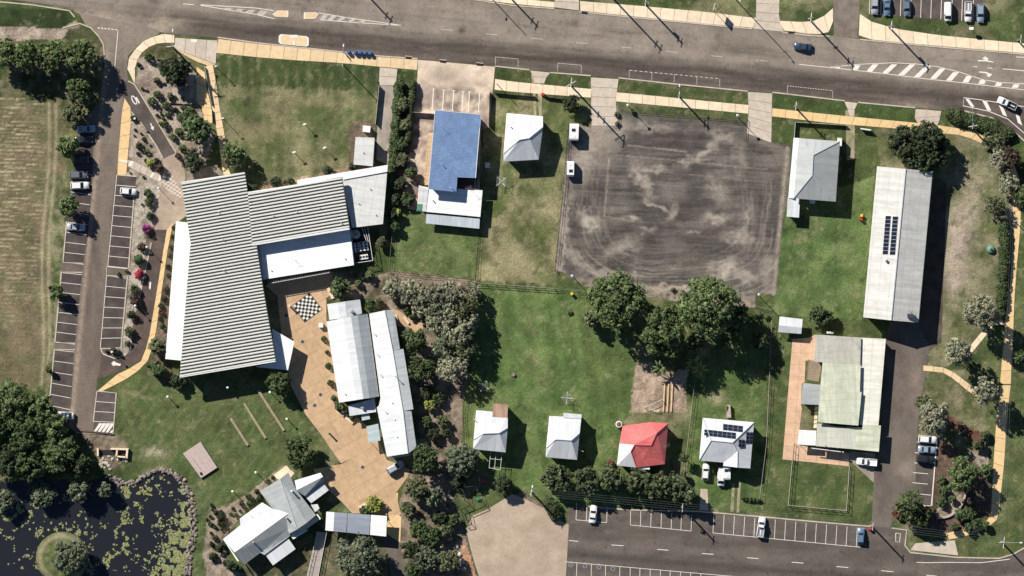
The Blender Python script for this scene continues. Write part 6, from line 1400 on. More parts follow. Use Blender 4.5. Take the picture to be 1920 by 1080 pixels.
# palms: each frond a large leaf of its own
def frond_mesh(seed, L=1.0):
    rng = random.Random(seed); v = []; f = []; n = 9
    for i in range(n):
        t = i / (n - 1); x = t; z = .32 * math.sin(t * 2.2) - .30 * t * t; w = .13 * math.sin(math.pi * min(1, .12 + t * .88)) + .012
        v += [(x, -w, z - w * .5), (x, 0, z), (x, w, z - w * .5)]
    for i in range(n - 1):
        a = 3 * i; f += [[a, a + 3, a + 4, a + 1], [a + 1, a + 4, a + 5, a + 2]]
    me = pydata('frond', v, f, M['leaf_palm']); set_col(me, np.ones((len(v), 3))); return me
FR = [frond_mesh(i) for i in range(3)]
def palm(p, r, h, n, label, group, style='palm'):
    o = root('palm_tree', W(p), label, 'palm', group, random.uniform(0, 6)); s = r * MPP
    MB().tube([(0, 0, 0), (.05, 0, h * .5), (0, 0, h)], [.16, .12, .1], 7).obj('trunk', M['bark_pale'], o)
    for k in range(n):
        f = mobj('frond', FR[k % 3], o); f.location = (0, 0, h); sc = s * random.uniform(.75, 1.1); f.scale = (sc, sc * random.uniform(.8, 1.1), sc)
        f.rotation_euler = (random.uniform(-.2, .2), random.uniform(-.55, .35), k * 2.4 + random.uniform(-.2, .2)); omat(f, M['leaf_' + random.choice((style, style, 'mid'))])
for x, y, r, lb in ((1043, 896, 29, 'leafy dark street tree with pale specks beside the rounded hedge'), (1100, 900, 27, 'leafy dark street tree behind the white sedan bay'), (1143, 897, 28, 'leafy dark street tree below the orange flowering bush'), (1196, 904, 27, 'leafy dark street tree under the white front awning'),
    (1226, 910, 27, 'leafy dark street tree in the middle of the long canopy below the red roof'), (1262, 913, 26, 'leafy dark street tree beside the kerb pole'), (1290, 926, 18, 'smaller leafy street tree at the house driveway')):
    tree(x, y, r, 5.6, 'street', lb, name='street_tree', leaf=.5, dens=.9)
lb = 'spiky banana like palm at the edge of the vegetable plot'
for x, y, r in ((1237, 690, 20), (1300, 678, 17), (1312, 690, 18), (1255, 685, 14)): palm((x, y), r, 2.6, 11, lb, 'palms beside the vegetable plot', 'lime' if x > 1290 else 'palm')

# ---------------------------------------------------------------- pond: boulders and lily pads
def rock_mesh(seed):
    rng = np.random.default_rng(seed); bm = bmesh.new(); bmesh.ops.create_icosphere(bm, subdivisions=1, radius=.5)
    for v in bm.verts: v.co *= 1 + rng.uniform(-.25, .22); v.co.z *= .75
    me = bpy.data.meshes.new('boulder'); bm.to_mesh(me); bm.free(); me.materials.append(M['rock']); return me
RK = [rock_mesh(i) for i in range(6)]
edge = q(0, 2, "610,525 650,535 690,560 740,558 800,525 850,495 900,478 950,490 1000,520 1045,575 1072,650 1085,740 1088,830 1075,900 1062,960 1055,1030 1050,1110")
rim = root('pond_rock_edging', W(edge[0]), 'edging of piled granite boulders round the pond', 'rock edging')
P_, L_ = resample(edge, 105)
for i, p in enumerate(P_):
    for k in range(2):
        b = mobj('boulder', random.choice(RK), rim); s = random.uniform(.65, 1.15)
        w = W((p[0] + random.uniform(-3.4, 3.4) + (3 if k else -2.4), p[1] + random.uniform(-2.6, 2.6) - (1 if k else -1.5))) - rim.location
        b.location = (w.x, w.y, .08 * s); b.scale = (s * random.uniform(.8, 1.3), s, s); b.rotation_euler = (random.uniform(-.4, .4), random.uniform(-.4, .4), random.uniform(0, 6))
def lilies():
    rng = np.random.default_rng(5); px = []
    def blob(cx, cy, rx, ry, n, rough=1.0):
        k = 0
        while k < n:
            x = cx + rng.normal() * rx; y = cy + rng.normal() * ry
            nn = float(vnoise(np.array([x / 7.0]), np.array([y / 7.0]), 77)[0])
            if nn > .58 * rough: px.append((x, y)); k += 1
    for a in ((330, 1035, 14, 30, 1100, .6), (346, 985, 8, 30, 560, .8), (318, 1068, 18, 12, 460, .6), (350, 935, 8, 25, 150, 1), (250, 925, 12, 12, 200, .9), (235, 960, 7, 18, 80, 1.1), (232, 1010, 9, 16, 150, 1.12), (215, 1050, 12, 9, 110, 1.15), (285, 975, 10, 6, 60, 1.1),
              (20, 960, 22, 12, 220, 1.0), (85, 935, 16, 7, 120, 1), (10, 985, 10, 8, 60, 1), (72, 1002, 6, 6, 18, 1), (45, 1052, 8, 8, 24, 1.1), (120, 995, 26, 8, 130, 1), (160, 1015, 8, 14, 60, 1), (172, 1063, 6, 6, 40, 1), (72, 1055, 5, 20, 50, 1), (285, 910, 20, 12, 70, 1.2), (270, 1045, 10, 10, 40, 1.1), (200, 985, 12, 6, 12, 1.2), (156, 968, 5, 3, 14, 1), (20, 1040, 6, 14, 12, 1)): blob(*a)
    px_ = np.array(px); m = inpoly(px_[:, 0], px_[:, 1], POND) & ((((px_[:, 0] - ISLE[0]) / 50) ** 2 + ((px_[:, 1] - ISLE[1]) / 49) ** 2) > 1); px_ = px_[m]
    v = []; f = []; col = []
    for x, y in px_:
        c = W((x, y), -.05); r = rng.uniform(.10, .30); a0 = rng.uniform(0, 6.28); z = -.045 + rng.uniform(0, .04) ; n0 = len(v); tx, ty = rng.normal(size=2) * .12
        for k in range(7):
            a = a0 + 5.6 * k / 6; v.append((c.x + r * math.cos(a), c.y + r * math.sin(a), max(-.05, z + r * (tx * math.cos(a) + ty * math.sin(a)))))
        v.append((c.x, c.y, z)); f += [[n0 + 7, n0 + k, n0 + k + 1] for k in range(6)]; l = rng.uniform(.7, 1.3); h = rng.uniform(-.15, .2); col += [(l * (1 + h), l, l * (1 - h))] * 8
    me = pydata('lily_pads', v, f, M['lily']); set_col(me, np.array(col)); mobj('lily_pads', me, label='patches of pale green lily pads floating on the pond', kind='stuff')
lilies()
# ---------------------------------------------------------------- vehicles
PAINT = {'white': (.72, .72, .70), 'silver': (.42, .44, .46), 'blue_grey': (.16, .20, .26), 'dark': (.018, .022, .03), 'pale_blue': (.30, .38, .46), 'navy': (.03, .05, .09), 'grey': (.13, .14, .15), 'steel_blue': (.14, .22, .33)}
for k, c in PAINT.items(): M['car_' + k] = glossy('car_paint_' + k, c, .3, 0.2 if k in ('silver', 'pale_blue', 'steel_blue', 'blue_grey') else 0, .6)
M['tyre'] = plain('tyre_rubber', (.015, .015, .015), .85, .1); M['headlight'] = glossy('headlight_glass', (.6, .6, .58), .1); M['taillight'] = glossy('tail_light_red', (.35, .01, .01), .2)
_CM = {}
def car_meshes(kind):
    if kind in _CM: return _CM[kind]
    L, Wd, belt, rf = {'sedan': (4.6, 1.8, .92, 1.45), 'hatch': (4.2, 1.76, .95, 1.5), 'suv': (4.7, 1.88, 1.05, 1.72), 'ute': (5.2, 1.86, 1.05, 1.75), 'van': (4.9, 1.9, 1.1, 1.95)}[kind]
    h = L / 2; w = Wd / 2
    hood = {'van': belt + .05}.get(kind, belt - .10)
    st = [(-h, .84, belt - .22), (-h + .12, .93, belt - .05), (-h + .5, .98, belt), (-h * .3, 1, belt), (h * .28, 1, belt), (h * .42, .99, belt - .02), (h * .75, .96, hood), (h - .15, .88, hood - .14), (h, .76, hood - .30)]
    v = []; f = []
    for x, k, zt in st:
        ww = w * k; v += [(x, -ww * .92, .24), (x, -ww, .5), (x, -ww * .99, zt - .10), (x, -ww * .90, zt), (x, 0, zt + .035), (x, ww * .90, zt), (x, ww * .99, zt - .10), (x, ww, .5), (x, ww * .92, .24)]
    for i in range(len(st) - 1):
        for k in range(8): a = 9 * i + k; f.append([a, a + 1, a + 10, a + 9])
        f.append([9 * i + 8, 9 * i, 9 * i + 9, 9 * i + 17])
    f.append(list(range(9))[::-1]); f.append([9 * (len(st) - 1) + k for k in range(9)])
    d = {}
    me = recalc(pydata('body', v, f, M['car_white'])); me.polygons.foreach_set('use_smooth', [True] * len(me.polygons)); d['body'] = me
    # greenhouse: base rectangle at the belt, roof rectangle above
    bx0, bx1, tx0, tx1 = {'sedan': (-h * .62, h * .40, -h * .36, h * .08), 'hatch': (-h * .93, h * .42, -h * .72, h * .08), 'suv': (-h * .95, h * .42, -h * .80, h * .10), 'ute': (-h * .10, h * .50, -h * .02, h * .22), 'van': (-h * .97, h * .78, -h * .94, h * .46)}[kind]
    wb, wt = w * .90, w * .74; zb, zt = belt - .01, rf - .05
    b = [(bx0, -wb, zb), (bx1, -wb, zb), (bx1, wb, zb), (bx0, wb, zb)]; t = [(tx0, -wt, zt), (tx1, -wt, zt), (tx1, wt, zt), (tx0, wt, zt)]
    def quad(n, P, m): d[n] = pydata(n, P, [[0, 1, 2, 3]], M[m])
    def ins(P, k, lift):
        P = [Vector(p) for p in P]; c = sum(P, Vector()) / 4; nn = (P[1] - P[0]).cross(P[2] - P[0]).normalized(); return [c + (p - c) * k + nn * lift for p in P]
    d['cabin'] = recalc(pydata('cabin', b + t, [[0, 1, 5, 4], [1, 2, 6, 5], [2, 3, 7, 6], [3, 0, 4, 7], [4, 5, 6, 7]], M['car_white']))
    quad('windscreen', ins([b[1], b[2], t[2], t[1]], .90, .012), 'glass'); quad('rear_window', ins([b[3], b[0], t[0], t[3]], .88, .012), 'glass')
    if kind == 'van':
        m = lambda a, c, k: tuple(Vector(a).lerp(Vector(c), k)); quad('side_window', ins([m(b[0], b[1], .72), b[1], t[1], m(t[0], t[1], .72)], .85, .012), 'glass'); d['side_window2'] = pydata('side_window', ins([b[2], m(b[3], b[2], .72), m(t[3], t[2], .72), t[2]], .85, .012), [[0, 1, 2, 3]], M['glass'])
    else:
        quad('side_window', ins([b[0], b[1], t[1], t[0]], .88, .012), 'glass'); d['side_window2'] = pydata('side_window', ins([b[2], b[3], t[3], t[2]], .88, .012), [[0, 1, 2, 3]], M['glass'])
    n = 8; rv = []; rfc = []
    P = [(tx0, -wt), (tx1, -wt), (tx1, wt), (tx0, wt)]
    d['roof'] = MB().add([(x, y, zt) for x, y in P] + [(x * .96 + (tx0 + tx1) / 2 * .04, y * .86, zt + .05) for x, y in P], [[0, 1, 5, 4], [1, 2, 6, 5], [2, 3, 7, 6], [3, 0, 4, 7], [4, 5, 6, 7]]).me('roof', M['car_white'])
    d['dims'] = (L, Wd, belt, hood)
    _CM[kind] = d; return d
WHEEL = {}
def wheel_meshes():
    if WHEEL: return WHEEL
    def cyl(prof, n=14):
        mb = MB().lathe(prof, n); mb.v = [(x, z, y) for x, y, z in mb.v]; return recalc(mb.me('w'))
    a = cyl([(.2, -.11), (.32, -.11), (.335, 0), (.32, .11), (.2, .11)]); a.name = 'tyre'; a.materials.append(M['tyre']); b = cyl([(.2, -.112), (.2, .112)]); b.name = 'rim'; b.materials.append(M['steel']); WHEEL['t'] = a; WHEEL['r'] = b; return WHEEL
LAMP = {}
def vehicle(p, ang, kind, paint, label, name=None, cat='car', z=.03, tray=None, group=None):
    d = car_meshes(kind); L, Wd, belt, hood = d['dims']; P = W(p); P.z = z
    o = root(name or {'ute': 'pickup_truck', 'van': 'van'}.get(kind, 'car'), P, label, cat, group, ang); pm = M['car_' + paint]
    for k in ('body', 'cabin', 'roof'): omat(mobj(k, d[k], o), pm)
    for k in ('windscreen', 'rear_window', 'side_window', 'side_window2'): mobj('side_window' if k.endswith('2') else k, d[k], o)
    wm = wheel_meshes()
    for sx in (-.30, .31):
        for sy in (-1, 1):
            t = mobj('wheel', wm['t'], o); t.location = (L * sx, sy * (Wd / 2 - .12), .335); mobj('rim', wm['r'], t)
    if not LAMP: LAMP['h'] = MB().box((0, 0, 0), (.16, .34, .14)).me('headlight', M['headlight']); LAMP['t'] = MB().box((0, 0, 0), (.08, .26, .2)).me('tail_light', M['taillight']); LAMP['m'] = MB().box((0, 0, 0), (.12, .2, .14), taper=.8).me('mirror', M['black'])
    for sy in (-1, 1):
        t = mobj('headlight', LAMP['h'], o); t.location = (L / 2 - .13, sy * Wd * .33, hood - .24); t = mobj('tail_light', LAMP['t'], o); t.location = (-L / 2 + .05, sy * Wd * .34, belt - .24); t = mobj('mirror', LAMP['m'], o); t.location = (L * .17, sy * (Wd / 2 + .06), belt + .03)
    if kind == 'ute':
        x0, x1 = -L / 2 + .08, -L * .07; mb = MB(); mb.box(((x0 + x1) / 2, 0, belt + .015), (x1 - x0, Wd * .86, .03)); mb.obj('tray_floor', M[tray or 'dark_metal'], o); s = MB()
        for sy in (-1, 1): s.box(((x0 + x1) / 2, sy * Wd * .44, belt + .14), (x1 - x0, .06, .28))
        s.box((x0, 0, belt + .14), (.06, Wd * .88, .28)); s.obj('tray_sides', pm, o)
    return o
RD = math.atan2(-.0975, 1)
vehicle((1505, 88), RD + math.pi, 'sedan', 'navy', 'dark blue sedan driving along the main road'); vehicle((1888, 194), R(155), 'ute', 'white', 'white pickup truck on the hatched corner of the main road', cat='pickup', tray='black')
for x, y, k, c, lb in ((1640, 10, 'suv', 'silver', 'silver wagon in the top car park at the end bay'), (1663, 13, 'sedan', 'steel_blue', 'steel blue sedan beside the silver wagon in the top car park'), (1700, 15, 'hatch', 'blue_grey', 'dark grey hatchback alone between empty bays in the top car park'), (1777, 22, 'van', 'white', 'white long van in the top car park'), (1815, 22, 'ute', 'white', 'white pickup in the top car park beside a grey wagon'), (1838, 25, 'suv', 'pale_blue', 'pale grey blue wagon at the grass end of the top car park')):
    vehicle((x, y), R(-90 + random.uniform(-2, 2)), k, c, lb, cat={'ute': 'pickup', 'van': 'van'}.get(k, 'car'), tray='steel')
vehicle((150, 348), R(2), 'suv', 'white', 'white wagon in the car park bay nearest the dark wagon'); vehicle((148, 328), R(2), 'suv', 'grey', 'charcoal wagon beside the white wagon in the car park'); vehicle((157, 262), R(3), 'sedan', 'dark', 'black car parked in deep tree shade'); vehicle((162, 242), R(3), 'sedan', 'pale_blue', 'silver blue car parked under the olive tree'); vehicle((151, 300), R(4), 'hatch', 'dark', 'black hatchback in tree shade beside the charcoal wagon')
vehicle((241, 359), R(-5), 'hatch', 'white', 'white hatchback alone in the bays beside the pebble island'); vehicle((143, 426), R(-4), 'sedan', 'silver', 'silver sedan half in tree shade beside the mown field'); vehicle((121, 779), R(-3), 'van', 'white', 'white van poking out from under the grove trees', cat='van')
vehicle((741, 876), R(30), 'suv', 'silver', 'silver wagon parked on the plaza under the pavilion eave'); vehicle((1112, 964), R(83), 'sedan', 'white', 'white sedan in the bay beside the forecourt'); vehicle((1427, 988), R(82), 'ute', 'white', 'white pickup parked on the side street with open door', cat='pickup', tray='steel'); vehicle((1614, 1005), R(87), 'hatch', 'steel_blue', 'steel blue hatchback beside the red bin on the side street')
vehicle((1323, 885), R(86), 'hatch', 'white', 'white hatchback tucked beside the solar panelled house'); vehicle((1625, 866), R(175), 'ute', 'white', 'white pickup tucked behind the joined beige roofs', cat='pickup', tray='trim')
vehicle((1739, 824), R(-4), 'suv', 'white', 'white wagon in the office car park beside the pale blue car'); vehicle((1738, 843), R(-4), 'sedan', 'pale_blue', 'pale blue sedan between the white and black cars'); vehicle((1735, 861), R(-6), 'suv', 'dark', 'black wagon in the office car park')
vehicle((1352, 893), R(-92), 'van', 'white', 'white motorhome van with red tail in front of solar house', name='motorhome', cat='motorhome')
def box_trailer(p, ang, w, l, h, label, name='caravan'):
    o = root(name, W(p), label, 'caravan', None, ang); mb = MB(); prof = [(-l / 2, .45), (-l / 2 + .1, h - .25), (-l / 2 + .5, h), (l / 2 - .5, h), (l / 2 - .05, h - .45), (l / 2 - .2, .5)]
    n = len(prof); v = [(x, -w / 2, z) for x, z in prof] + [(x, w / 2, z) for x, z in prof]; mb.add(v, [list(range(n))[::-1], list(range(n, 2 * n))] + [[i, (i + 1) % n, n + (i + 1) % n, n + i] for i in range(n)]); mobj('body', recalc(mb.me('body', M['car_white'])), o)
    MB().box((l * .12, w * .05, h + .05), (.7, .9, .12)).obj('roof_hatch', M['black'], o); MB().box((-l * .25, -w * .1, h + .03), (.45, .45, .08)).obj('roof_vent', M['trim'], o); MB().tube([(l / 2 - .2, 0, .5), (l / 2 + 1.1, 0, .5)], .06, 5).obj('drawbar', M['dark_metal'], o); MB().tube([(l / 2 + .9, 0, 0), (l / 2 + .9, 0, .55)], .05, 5).obj('jockey_stand', M['dark_metal'], o)
    for sy in (-1, 1):
        MB().box((0, sy * (w / 2 + .01), h * .62), (l * .3, .03, .5)).obj('window', M['glass'], o); t = mobj('wheel', wheel_meshes()['t'], o); t.location = (-.1, sy * (w / 2 - .12), .335); mobj('rim', WHEEL['r'], t)
box_trailer((1076, 248), R(88), 2.35, 4.3, 2.6, 'white caravan with black roof hatch at the dirt lot edge'); box_trailer((1069.5, 317), R(-91), 1.8, 4.0, 2.1, 'narrow white cargo trailer below the caravan at the lot edge', 'cargo_trailer')
box_trailer((1362, 885), R(90), 1.9, 4.0, 2.2, 'white box trailer beside the motorhome', 'box_trailer')

# ---------------------------------------------------------------- poles, lamps, wires
def pole(p, h, label, arms=(), lamp=None, r=.23, group=None, name='power_pole', cat='power pole', mat='pole', trans=False):
    o = root(name, W(p), label, cat, group); MB().tube([(0, 0, 0), (0, 0, h * .5), (0, 0, h)], [r, r * .95, r * .8], 8).obj('pole', M[mat], o)
    for (z, L, a) in arms:
        dx, dy = math.cos(a) * L / 2, math.sin(a) * L / 2; c = MB().tube([(-dx, -dy, z), (dx, dy, z)], .085, 4).obj('crossarm', M['trim'], o); mb = MB()
        for k in (-.92, -.4, .4, .92): mb.lathe([(.05, 0), (.07, .08), (.04, .2)], 6, (dx * k, dy * k, z + .07))
        mb.obj('insulators', M['trim'], c)
    if lamp:
        z, L, a = lamp; e = (math.cos(a) * L, math.sin(a) * L, z + .3); MB().tube([(0, 0, z), tuple(e)], .05, 6).obj('lamp_arm', M['steel'], o); MB().box(e, (.75, .32, .16), a, .8).obj('lamp_head', M['trim'], o)
    if trans: MB().lathe([(.38, 0), (.4, .1), (.4, 1.0), (.3, 1.1)], 12, (.5, -.2, h * .72)).obj('transformer', M['steel'], o)
    return o
UP = R(90)
pole((326, 90), 11.5, 'white armed power pole beside the entry garden', ((11.2, 2.6, R(8)), (9.8, 1.8, R(8))), (10, 4.0, R(86))); pole((644, 122), 9.0, 'street light pole among the row of blue bins on the kerb', ((8.6, 1.4, R(85)),), (8.2, 4.6, R(87)), r=.13)
for x, y, h, lb in ((651, -49, 11.0, 'power pole off the far kerb shading the median'), (928, -35, 10.5, 'power pole off the far kerb beyond the concrete drive'), (1135, -18, 13.8, 'tall slim pole behind the far kerb')): pole((x, y), h, lb, ((h - .3, 2.4, R(70)), (h - 1.4, 1.8, R(70))))
pole((881, -46), 13.8, 'street light pole across the road from the stained apron', (), (9, 1.0, R(250)), r=.12, name='street_light', cat='street light')
pole((1209, 7), 9.3, 'power pole with transformer on the far verge of the main road', ((9.0, 2.4, R(84)), (8.1, 1.8, R(84))), None, trans=True); pole((1380, 0), 13.6, 'tall lamp pole behind the far footpath', (), (13.4, .8, R(-60)), r=.13, name='street_light', cat='street light'); pole((1517, 36), 11.0, 'power pole on the far kerb above the dark blue sedan', ((10.7, 2.6, R(84)), (9.6, 1.8, R(84)), (6.5, 1.2, R(20))))
pole((1667, 51), 9.8, 'power pole with transformer beside the top car park', ((9.5, 2.4, R(84)), (8.6, 1.6, R(84))), None, trans=True); pole((1908, 76), 9.8, 'power pole on the far footpath beyond the lane arrows', ((9.5, 2.2, R(84)),)); pole((1490, 200), 7.5, 'power pole on the verge beside the grey hip roofed house', ((7.2, 2.2, R(84)), (6.5, 1.6, R(84))))
pole((1820, 238), 8.2, 'power pole with long lamp arm behind the kerbside hedge', ((7.9, 2.4, R(10)), (7.1, 1.4, R(80))), (7.6, 4.8, R(92))); pole((1070, 160), 13.2, 'tall power pole on the cream path beside the round dark tree', ((13.0, 3.0, R(84)), (12.0, 2.8, R(30)), (6.8, 1.6, R(84)), (8.2, 1.6, R(84)))); pole((1272, 180), 7.6, 'power pole on the verge above the dirt lot', ((7.3, 1.8, R(84)), (6.4, 1.8, R(84))), (7, 2.4, R(88)))
pole((996, 922), 7.9, 'power pole at the forecourt corner beside the rounded hedge', ((7.6, 2.0, R(84)), (7.0, 1.4, R(60))), (7.2, 1.6, R(80))); pole((1278, 950), 8.1, 'power pole on the side street kerb among the palms', ((7.8, 2.2, R(86)),)); pole((1633, 985), 8.1, 'power pole at the office driveway beside the red bin', ((7.8, 2.0, R(84)),)); pole((1877, 1015), 8.6, 'white armed power pole on the corner lawn beside yellow path', ((8.3, 3.0, R(84)), (7.5, 2.4, R(0))), (7.8, 4.4, R(0)))
pole((932, 158), 5.4, 'small service pole beside the cottage fence and apron', (), None, r=.1)
for x, y, h, lb in ((1177, 199, 5.2, 'floodlight pole in the planted corner of the dirt lot'), (1382, 218, 5.2, 'floodlight pole beside the timber barrier of the dirt lot'), (1073, 518, 5.2, 'floodlight pole at the fence corner between lawn and dirt lot'), (1422, 553, 5.2, 'floodlight pole in the small grass square of the dirt lot')):
    o = root('floodlight_pole', W((x, y)), lb, 'floodlight'); MB().tube([(0, 0, 0), (0, 0, h)], [.1, .07], 8).obj('pole', M['dark_metal'], o); MB().lathe([(.1, h - .1), (.38, h + .02), (.42, h + .12), (.28, h + .22), (.1, h + .25)], 14).obj('lamp_head', M['steel'], o)
def garden_lamp(p, h, label, group='ball topped lamps round the car park', r=.30):
    o = root('garden_lamp', W(p), label, 'lamp post', group); MB().tube([(0, 0, 0), (0, 0, h)], [.07, .05], 7).obj('pole', M['dark_metal'], o); MB().lathe([(.1, h), (r * .9, h + .05), (r, h + .18), (r * .6, h + .34), (.05, h + .38)], 14).obj('lamp_head', M['trim'], o)
for s_ in ("765,640", "635,900", "830,310", "895,-20"): garden_lamp(q(0, 1, s_)[0], 3.3, 'white topped lamp post on the pebble island beside the exit lane')
garden_lamp(Z2("132,630")[0], 3.0, 'white topped lamp post in the wedge bed by the drop-off lane', None); 
for s_, h, lb in (("765,625", 4.6, 'slim lamp post at the lawn edge by the broad green tree'), ("712,250", 4.4, 'twin flagged lamp post at the top corner of the lawn'), ("825,972", 2.6, 'short lamp post beneath the bright round lawn tree')):
    o = root('path_lamp', W(Z2(s_)[0]), lb, 'lamp post'); MB().tube([(0, 0, 0), (0, 0, h)], [.08, .06], 7).obj('pole', M['dark_metal'], o); MB().box((.15, -.05, h + .05), (.6, .3, .12)).obj('lamp_head', M['trim'], o)
    if 'flag' in lb:
        for z in (2.4, 3.7): MB().box((.1, .35, z), (.05, .6, .9), R(30)).obj('banner', M['trim_grey'], o)
def twin_post(p, lb, h=2.6):
    o = root('lawn_light', W(p), lb, 'light post', None, R(20))
    for s in (-.16, .16): MB().tube([(s, -s * .4, 0), (s, -s * .4, h)], .05, 6).obj('post', M['steel'], o)
    MB().box((0, 0, h + .08), (.85, .4, .18)).obj('lamp_head', M['trim'], o)
for s_, lb in (("275,700", 'white topped twin post light alone on the upper lawn'), ("387,832", 'white topped twin post light on the lawn toward the small shed'), ("216,857", 'white topped twin post light on the lawn toward the ribbed roof')): twin_post(q(1, 0, s_)[0], lb)
for c_, r_, s_, lb in ((0, 2, "945,70", 'bollard light on the lawn near the hall shadow'), (0, 2, "1310,602", 'bollard light at the mulched bed corner on the lawn'), (0, 2, "1440,495", 'bollard light beside the shrubs of the heritage roofs'), (1, 2, "80,45", 'bollard light beside the upper lawn strips'), (1, 2, "175,195", 'bollard light beside the timber edged lawn strips and tree'), (0, 2, "1282,18", 'bollard light in the hall shadow on the lawn')):
    o = root('bollard_light', W(q(c_, r_, s_)[0]), lb, 'bollard light'); MB().tube([(0, 0, 0), (0, 0, 2.3)], [.1, .09], 8).obj('post', M['dark_metal'], o); MB().lathe([(.12, 2.3), (.3, 2.34), (.3, 2.46), (.1, 2.52)], 12).obj('cap', M['trim'], o)
for s_, lb in (("413,278", 'dark topped post on the plaza near the pavilion awning'), ("190,640", 'white topped post beside the chess board')):
    c_, r_ = (1, 2) if '413' in s_ else (1, 1); o = root('plaza_post', W(q(c_, r_, s_)[0]), lb, 'post'); MB().box((0, 0, .85), (.3, .3, 1.7)).obj('post', M['steel'], o); MB().box((0, 0, 1.78), (.42, .42, .14)).obj('cap', M['trim' if 'white' in lb else 'dark_metal'], o)
def wire(a, za, b, zb, off, lb, sag=.6):
    A_, B_ = W(a, za), W(b, zb); P = []
    for k in range(9): t = k / 8; p = A_.lerp(B_, t); P.append((p.x + off[0], p.y + off[1], p.z - sag * 4 * t * (1 - t)))
    MB().tube(P, .011, 4).obj('power_line', M['wire'], label=lb, cat='power line', group=lb)
for k in (-.8, -.25, .3, .85):
    wire((996, 922), 7.7, (1278, 950), 7.9, (.1 * k, k), 'thin overhead cable strung above the palms of the side street'); wire((1278, 950), 7.9, (1633, 985), 7.9, (.1 * k, k), 'thin overhead cable along the side street bays'); wire((1633, 985), 7.9, (1877, 1015), 8.4, (.1 * k, k), 'thin overhead cable from the driveway pole to the corner pole')
    wire((1877, 1015), 8.4, (1902, 420), 8.2, (k, .1 * k), 'thin overhead cable above the yellow path'); wire((1902, 420), 8.2, (1820, 238), 8.0, (k, .1 * k), 'thin overhead cable above the path trees')
pole((1903, 415), 8.4, 'slender pole beside the yellow path at the clipped hedge', ((8.2, 2.2, 0),), None, r=.12)

# ---------------------------------------------------------------- fences
def fence(s_, h, label, step=2.4, mat='steel', rails=(.1, .55, .97), r=.035, name='fence', cat='fence', panel=None, group=None):
    P = s_ if isinstance(s_, list) else pts(s_); o = root(name, W(P[0]), label, cat, group); c = o.location
    for i in range(len(P) - 1):
        a, b = W(P[i]) - c, W(P[i + 1]) - c; L = (b - a).length; n = max(1, int(L / step))
        for k in range(n + (i == len(P) - 2)):
            p = a.lerp(b, k / n); MB().tube([(p.x, p.y, 0), (p.x, p.y, h)], r * 1.3, 5).obj('post', M[mat], o)
        for z in rails: MB().tube([(a.x, a.y, z * h), (b.x, b.y, z * h)], r, 4).obj('rail', M[mat], o)
        if panel:
            d = (b - a).normalized(); nb = max(1, int(L / .9))
            for k in range(nb):
                p = a.lerp(b, (k + .5) / nb); MB().box((p.x, p.y, h * .52), (L / nb * .97, .04, h * .9), math.atan2(d.y, d.x)).obj('panel', M[panel], o)
    return o
fence("735,443 729,507 890,524 896,443", 1.3, 'wire and post fence round the small yard behind the blue office', mat='timber'); fence("891,530 1038,541", 1.3, 'pale railed fence between dry yard and centre lawn', mat='timber_pale', r=.06); fence("1040,507 1055,360 1066,232", 1.2, 'dark wire fence along the dirt lot and dry yard', mat='timber_dark'); fence("1040,541 1105,547", 1.1, 'low wire fence at the lawn corner under the floodlight', mat='steel')
fence("1168,206 1230,211 1400,224", 1.0, 'low timber rail fence along the top of the dirt lot', mat='timber_dark', step=3.0, rails=(.5, .95)); fence("1491,229 1587,235", 1.2, 'white capped front fence of the grey hip roofed house', panel='trim_grey', mat='trim'); fence("1491,229 1489,258", 1.2, 'short side fence of the grey hip roofed house', panel='trim_grey', mat='trim')
fence("1302,720 1287,850 1283,880", 1.3, 'timber rail fence between red roofed and solar panelled houses', mat='timber_pale'); fence("1447,600 1437,830 1424,935", 1.3, 'pale rail fence between solar house lawn and terracotta patio', mat='timber_pale'); fence(q(3, 2, "145,332 113,682 440,712 457,462"), 1.4, 'pale grey rail fence enclosing the square lawn below the patio', mat='timber_pale', step=1.8, rails=(.15, .5, .97), r=.05)
fence("711,160 704,232", 1.5, 'pale panel wall along the lawn and service drive', panel='trim', mat='trim'); fence("927,174 1003,181", 1.2, 'dark front fence of the silver roofed cottage', panel='timber_dark', mat='timber_dark'); fence("1020,181 1060,186", 1.2, 'dark fence stub beside the red bin and round tree', panel='timber_dark', mat='timber_dark'); fence("1415,574 1447,581", 1.1, 'pale low fence at the bottom corner of the dirt lot', mat='timber_pale'); fence("1636,440 1600,560", 1.0, 'thin wire fence on the grass beside the long shed', mat='steel', rails=(.95,), r=.02)
fence("918,172 916,236", 1.6, 'tall dark fence between stained apron and cottage yard', panel='timber_dark', mat='timber_dark'); fence("868,880 876,880 872,850 867,770 880,690", 1.2, 'wire fence between mulched garden and cottage lawn', mat='timber_dark')
fence(q(1, 2, "1160,580 1182,658 1126,682 1158,772 1190,765 1174,700 1268,660 1235,572 1160,580"), 2.2, 'black framed enclosure with green items at the forecourt edge', mat='dark_metal', step=2.5, rails=(.5, .98), r=.06, name='pergola_frame', cat='pergola')
fence(Z7("165,350 285,358 302,362"), 1.6, 'white gate across the drive beside the blue roofed office', mat='trim', panel='trim', name='drive_gate', cat='gate'); fence(Z2("632,250 682,528"), .9, 'low pale retaining wall with handrail beside the stepped entry path', mat='trim', panel='trim', name='ramp_wall', cat='wall'); fence(Z2("682,560 690,650"), .9, 'short ramp wall under the broad green tree', mat='trim', panel='trim', name='ramp_wall', cat='wall')
fence(Z2("280,197 500,215"), .5, 'low dark timber edging above the clipped shrubs', mat='timber_dark', panel='timber_dark', name='garden_edging', cat='edging'); fence(Z2("372,514 580,526"), .5, 'low dark timber edging across the entry garden', mat='timber_dark', panel='timber_dark', name='garden_edging', cat='edging')
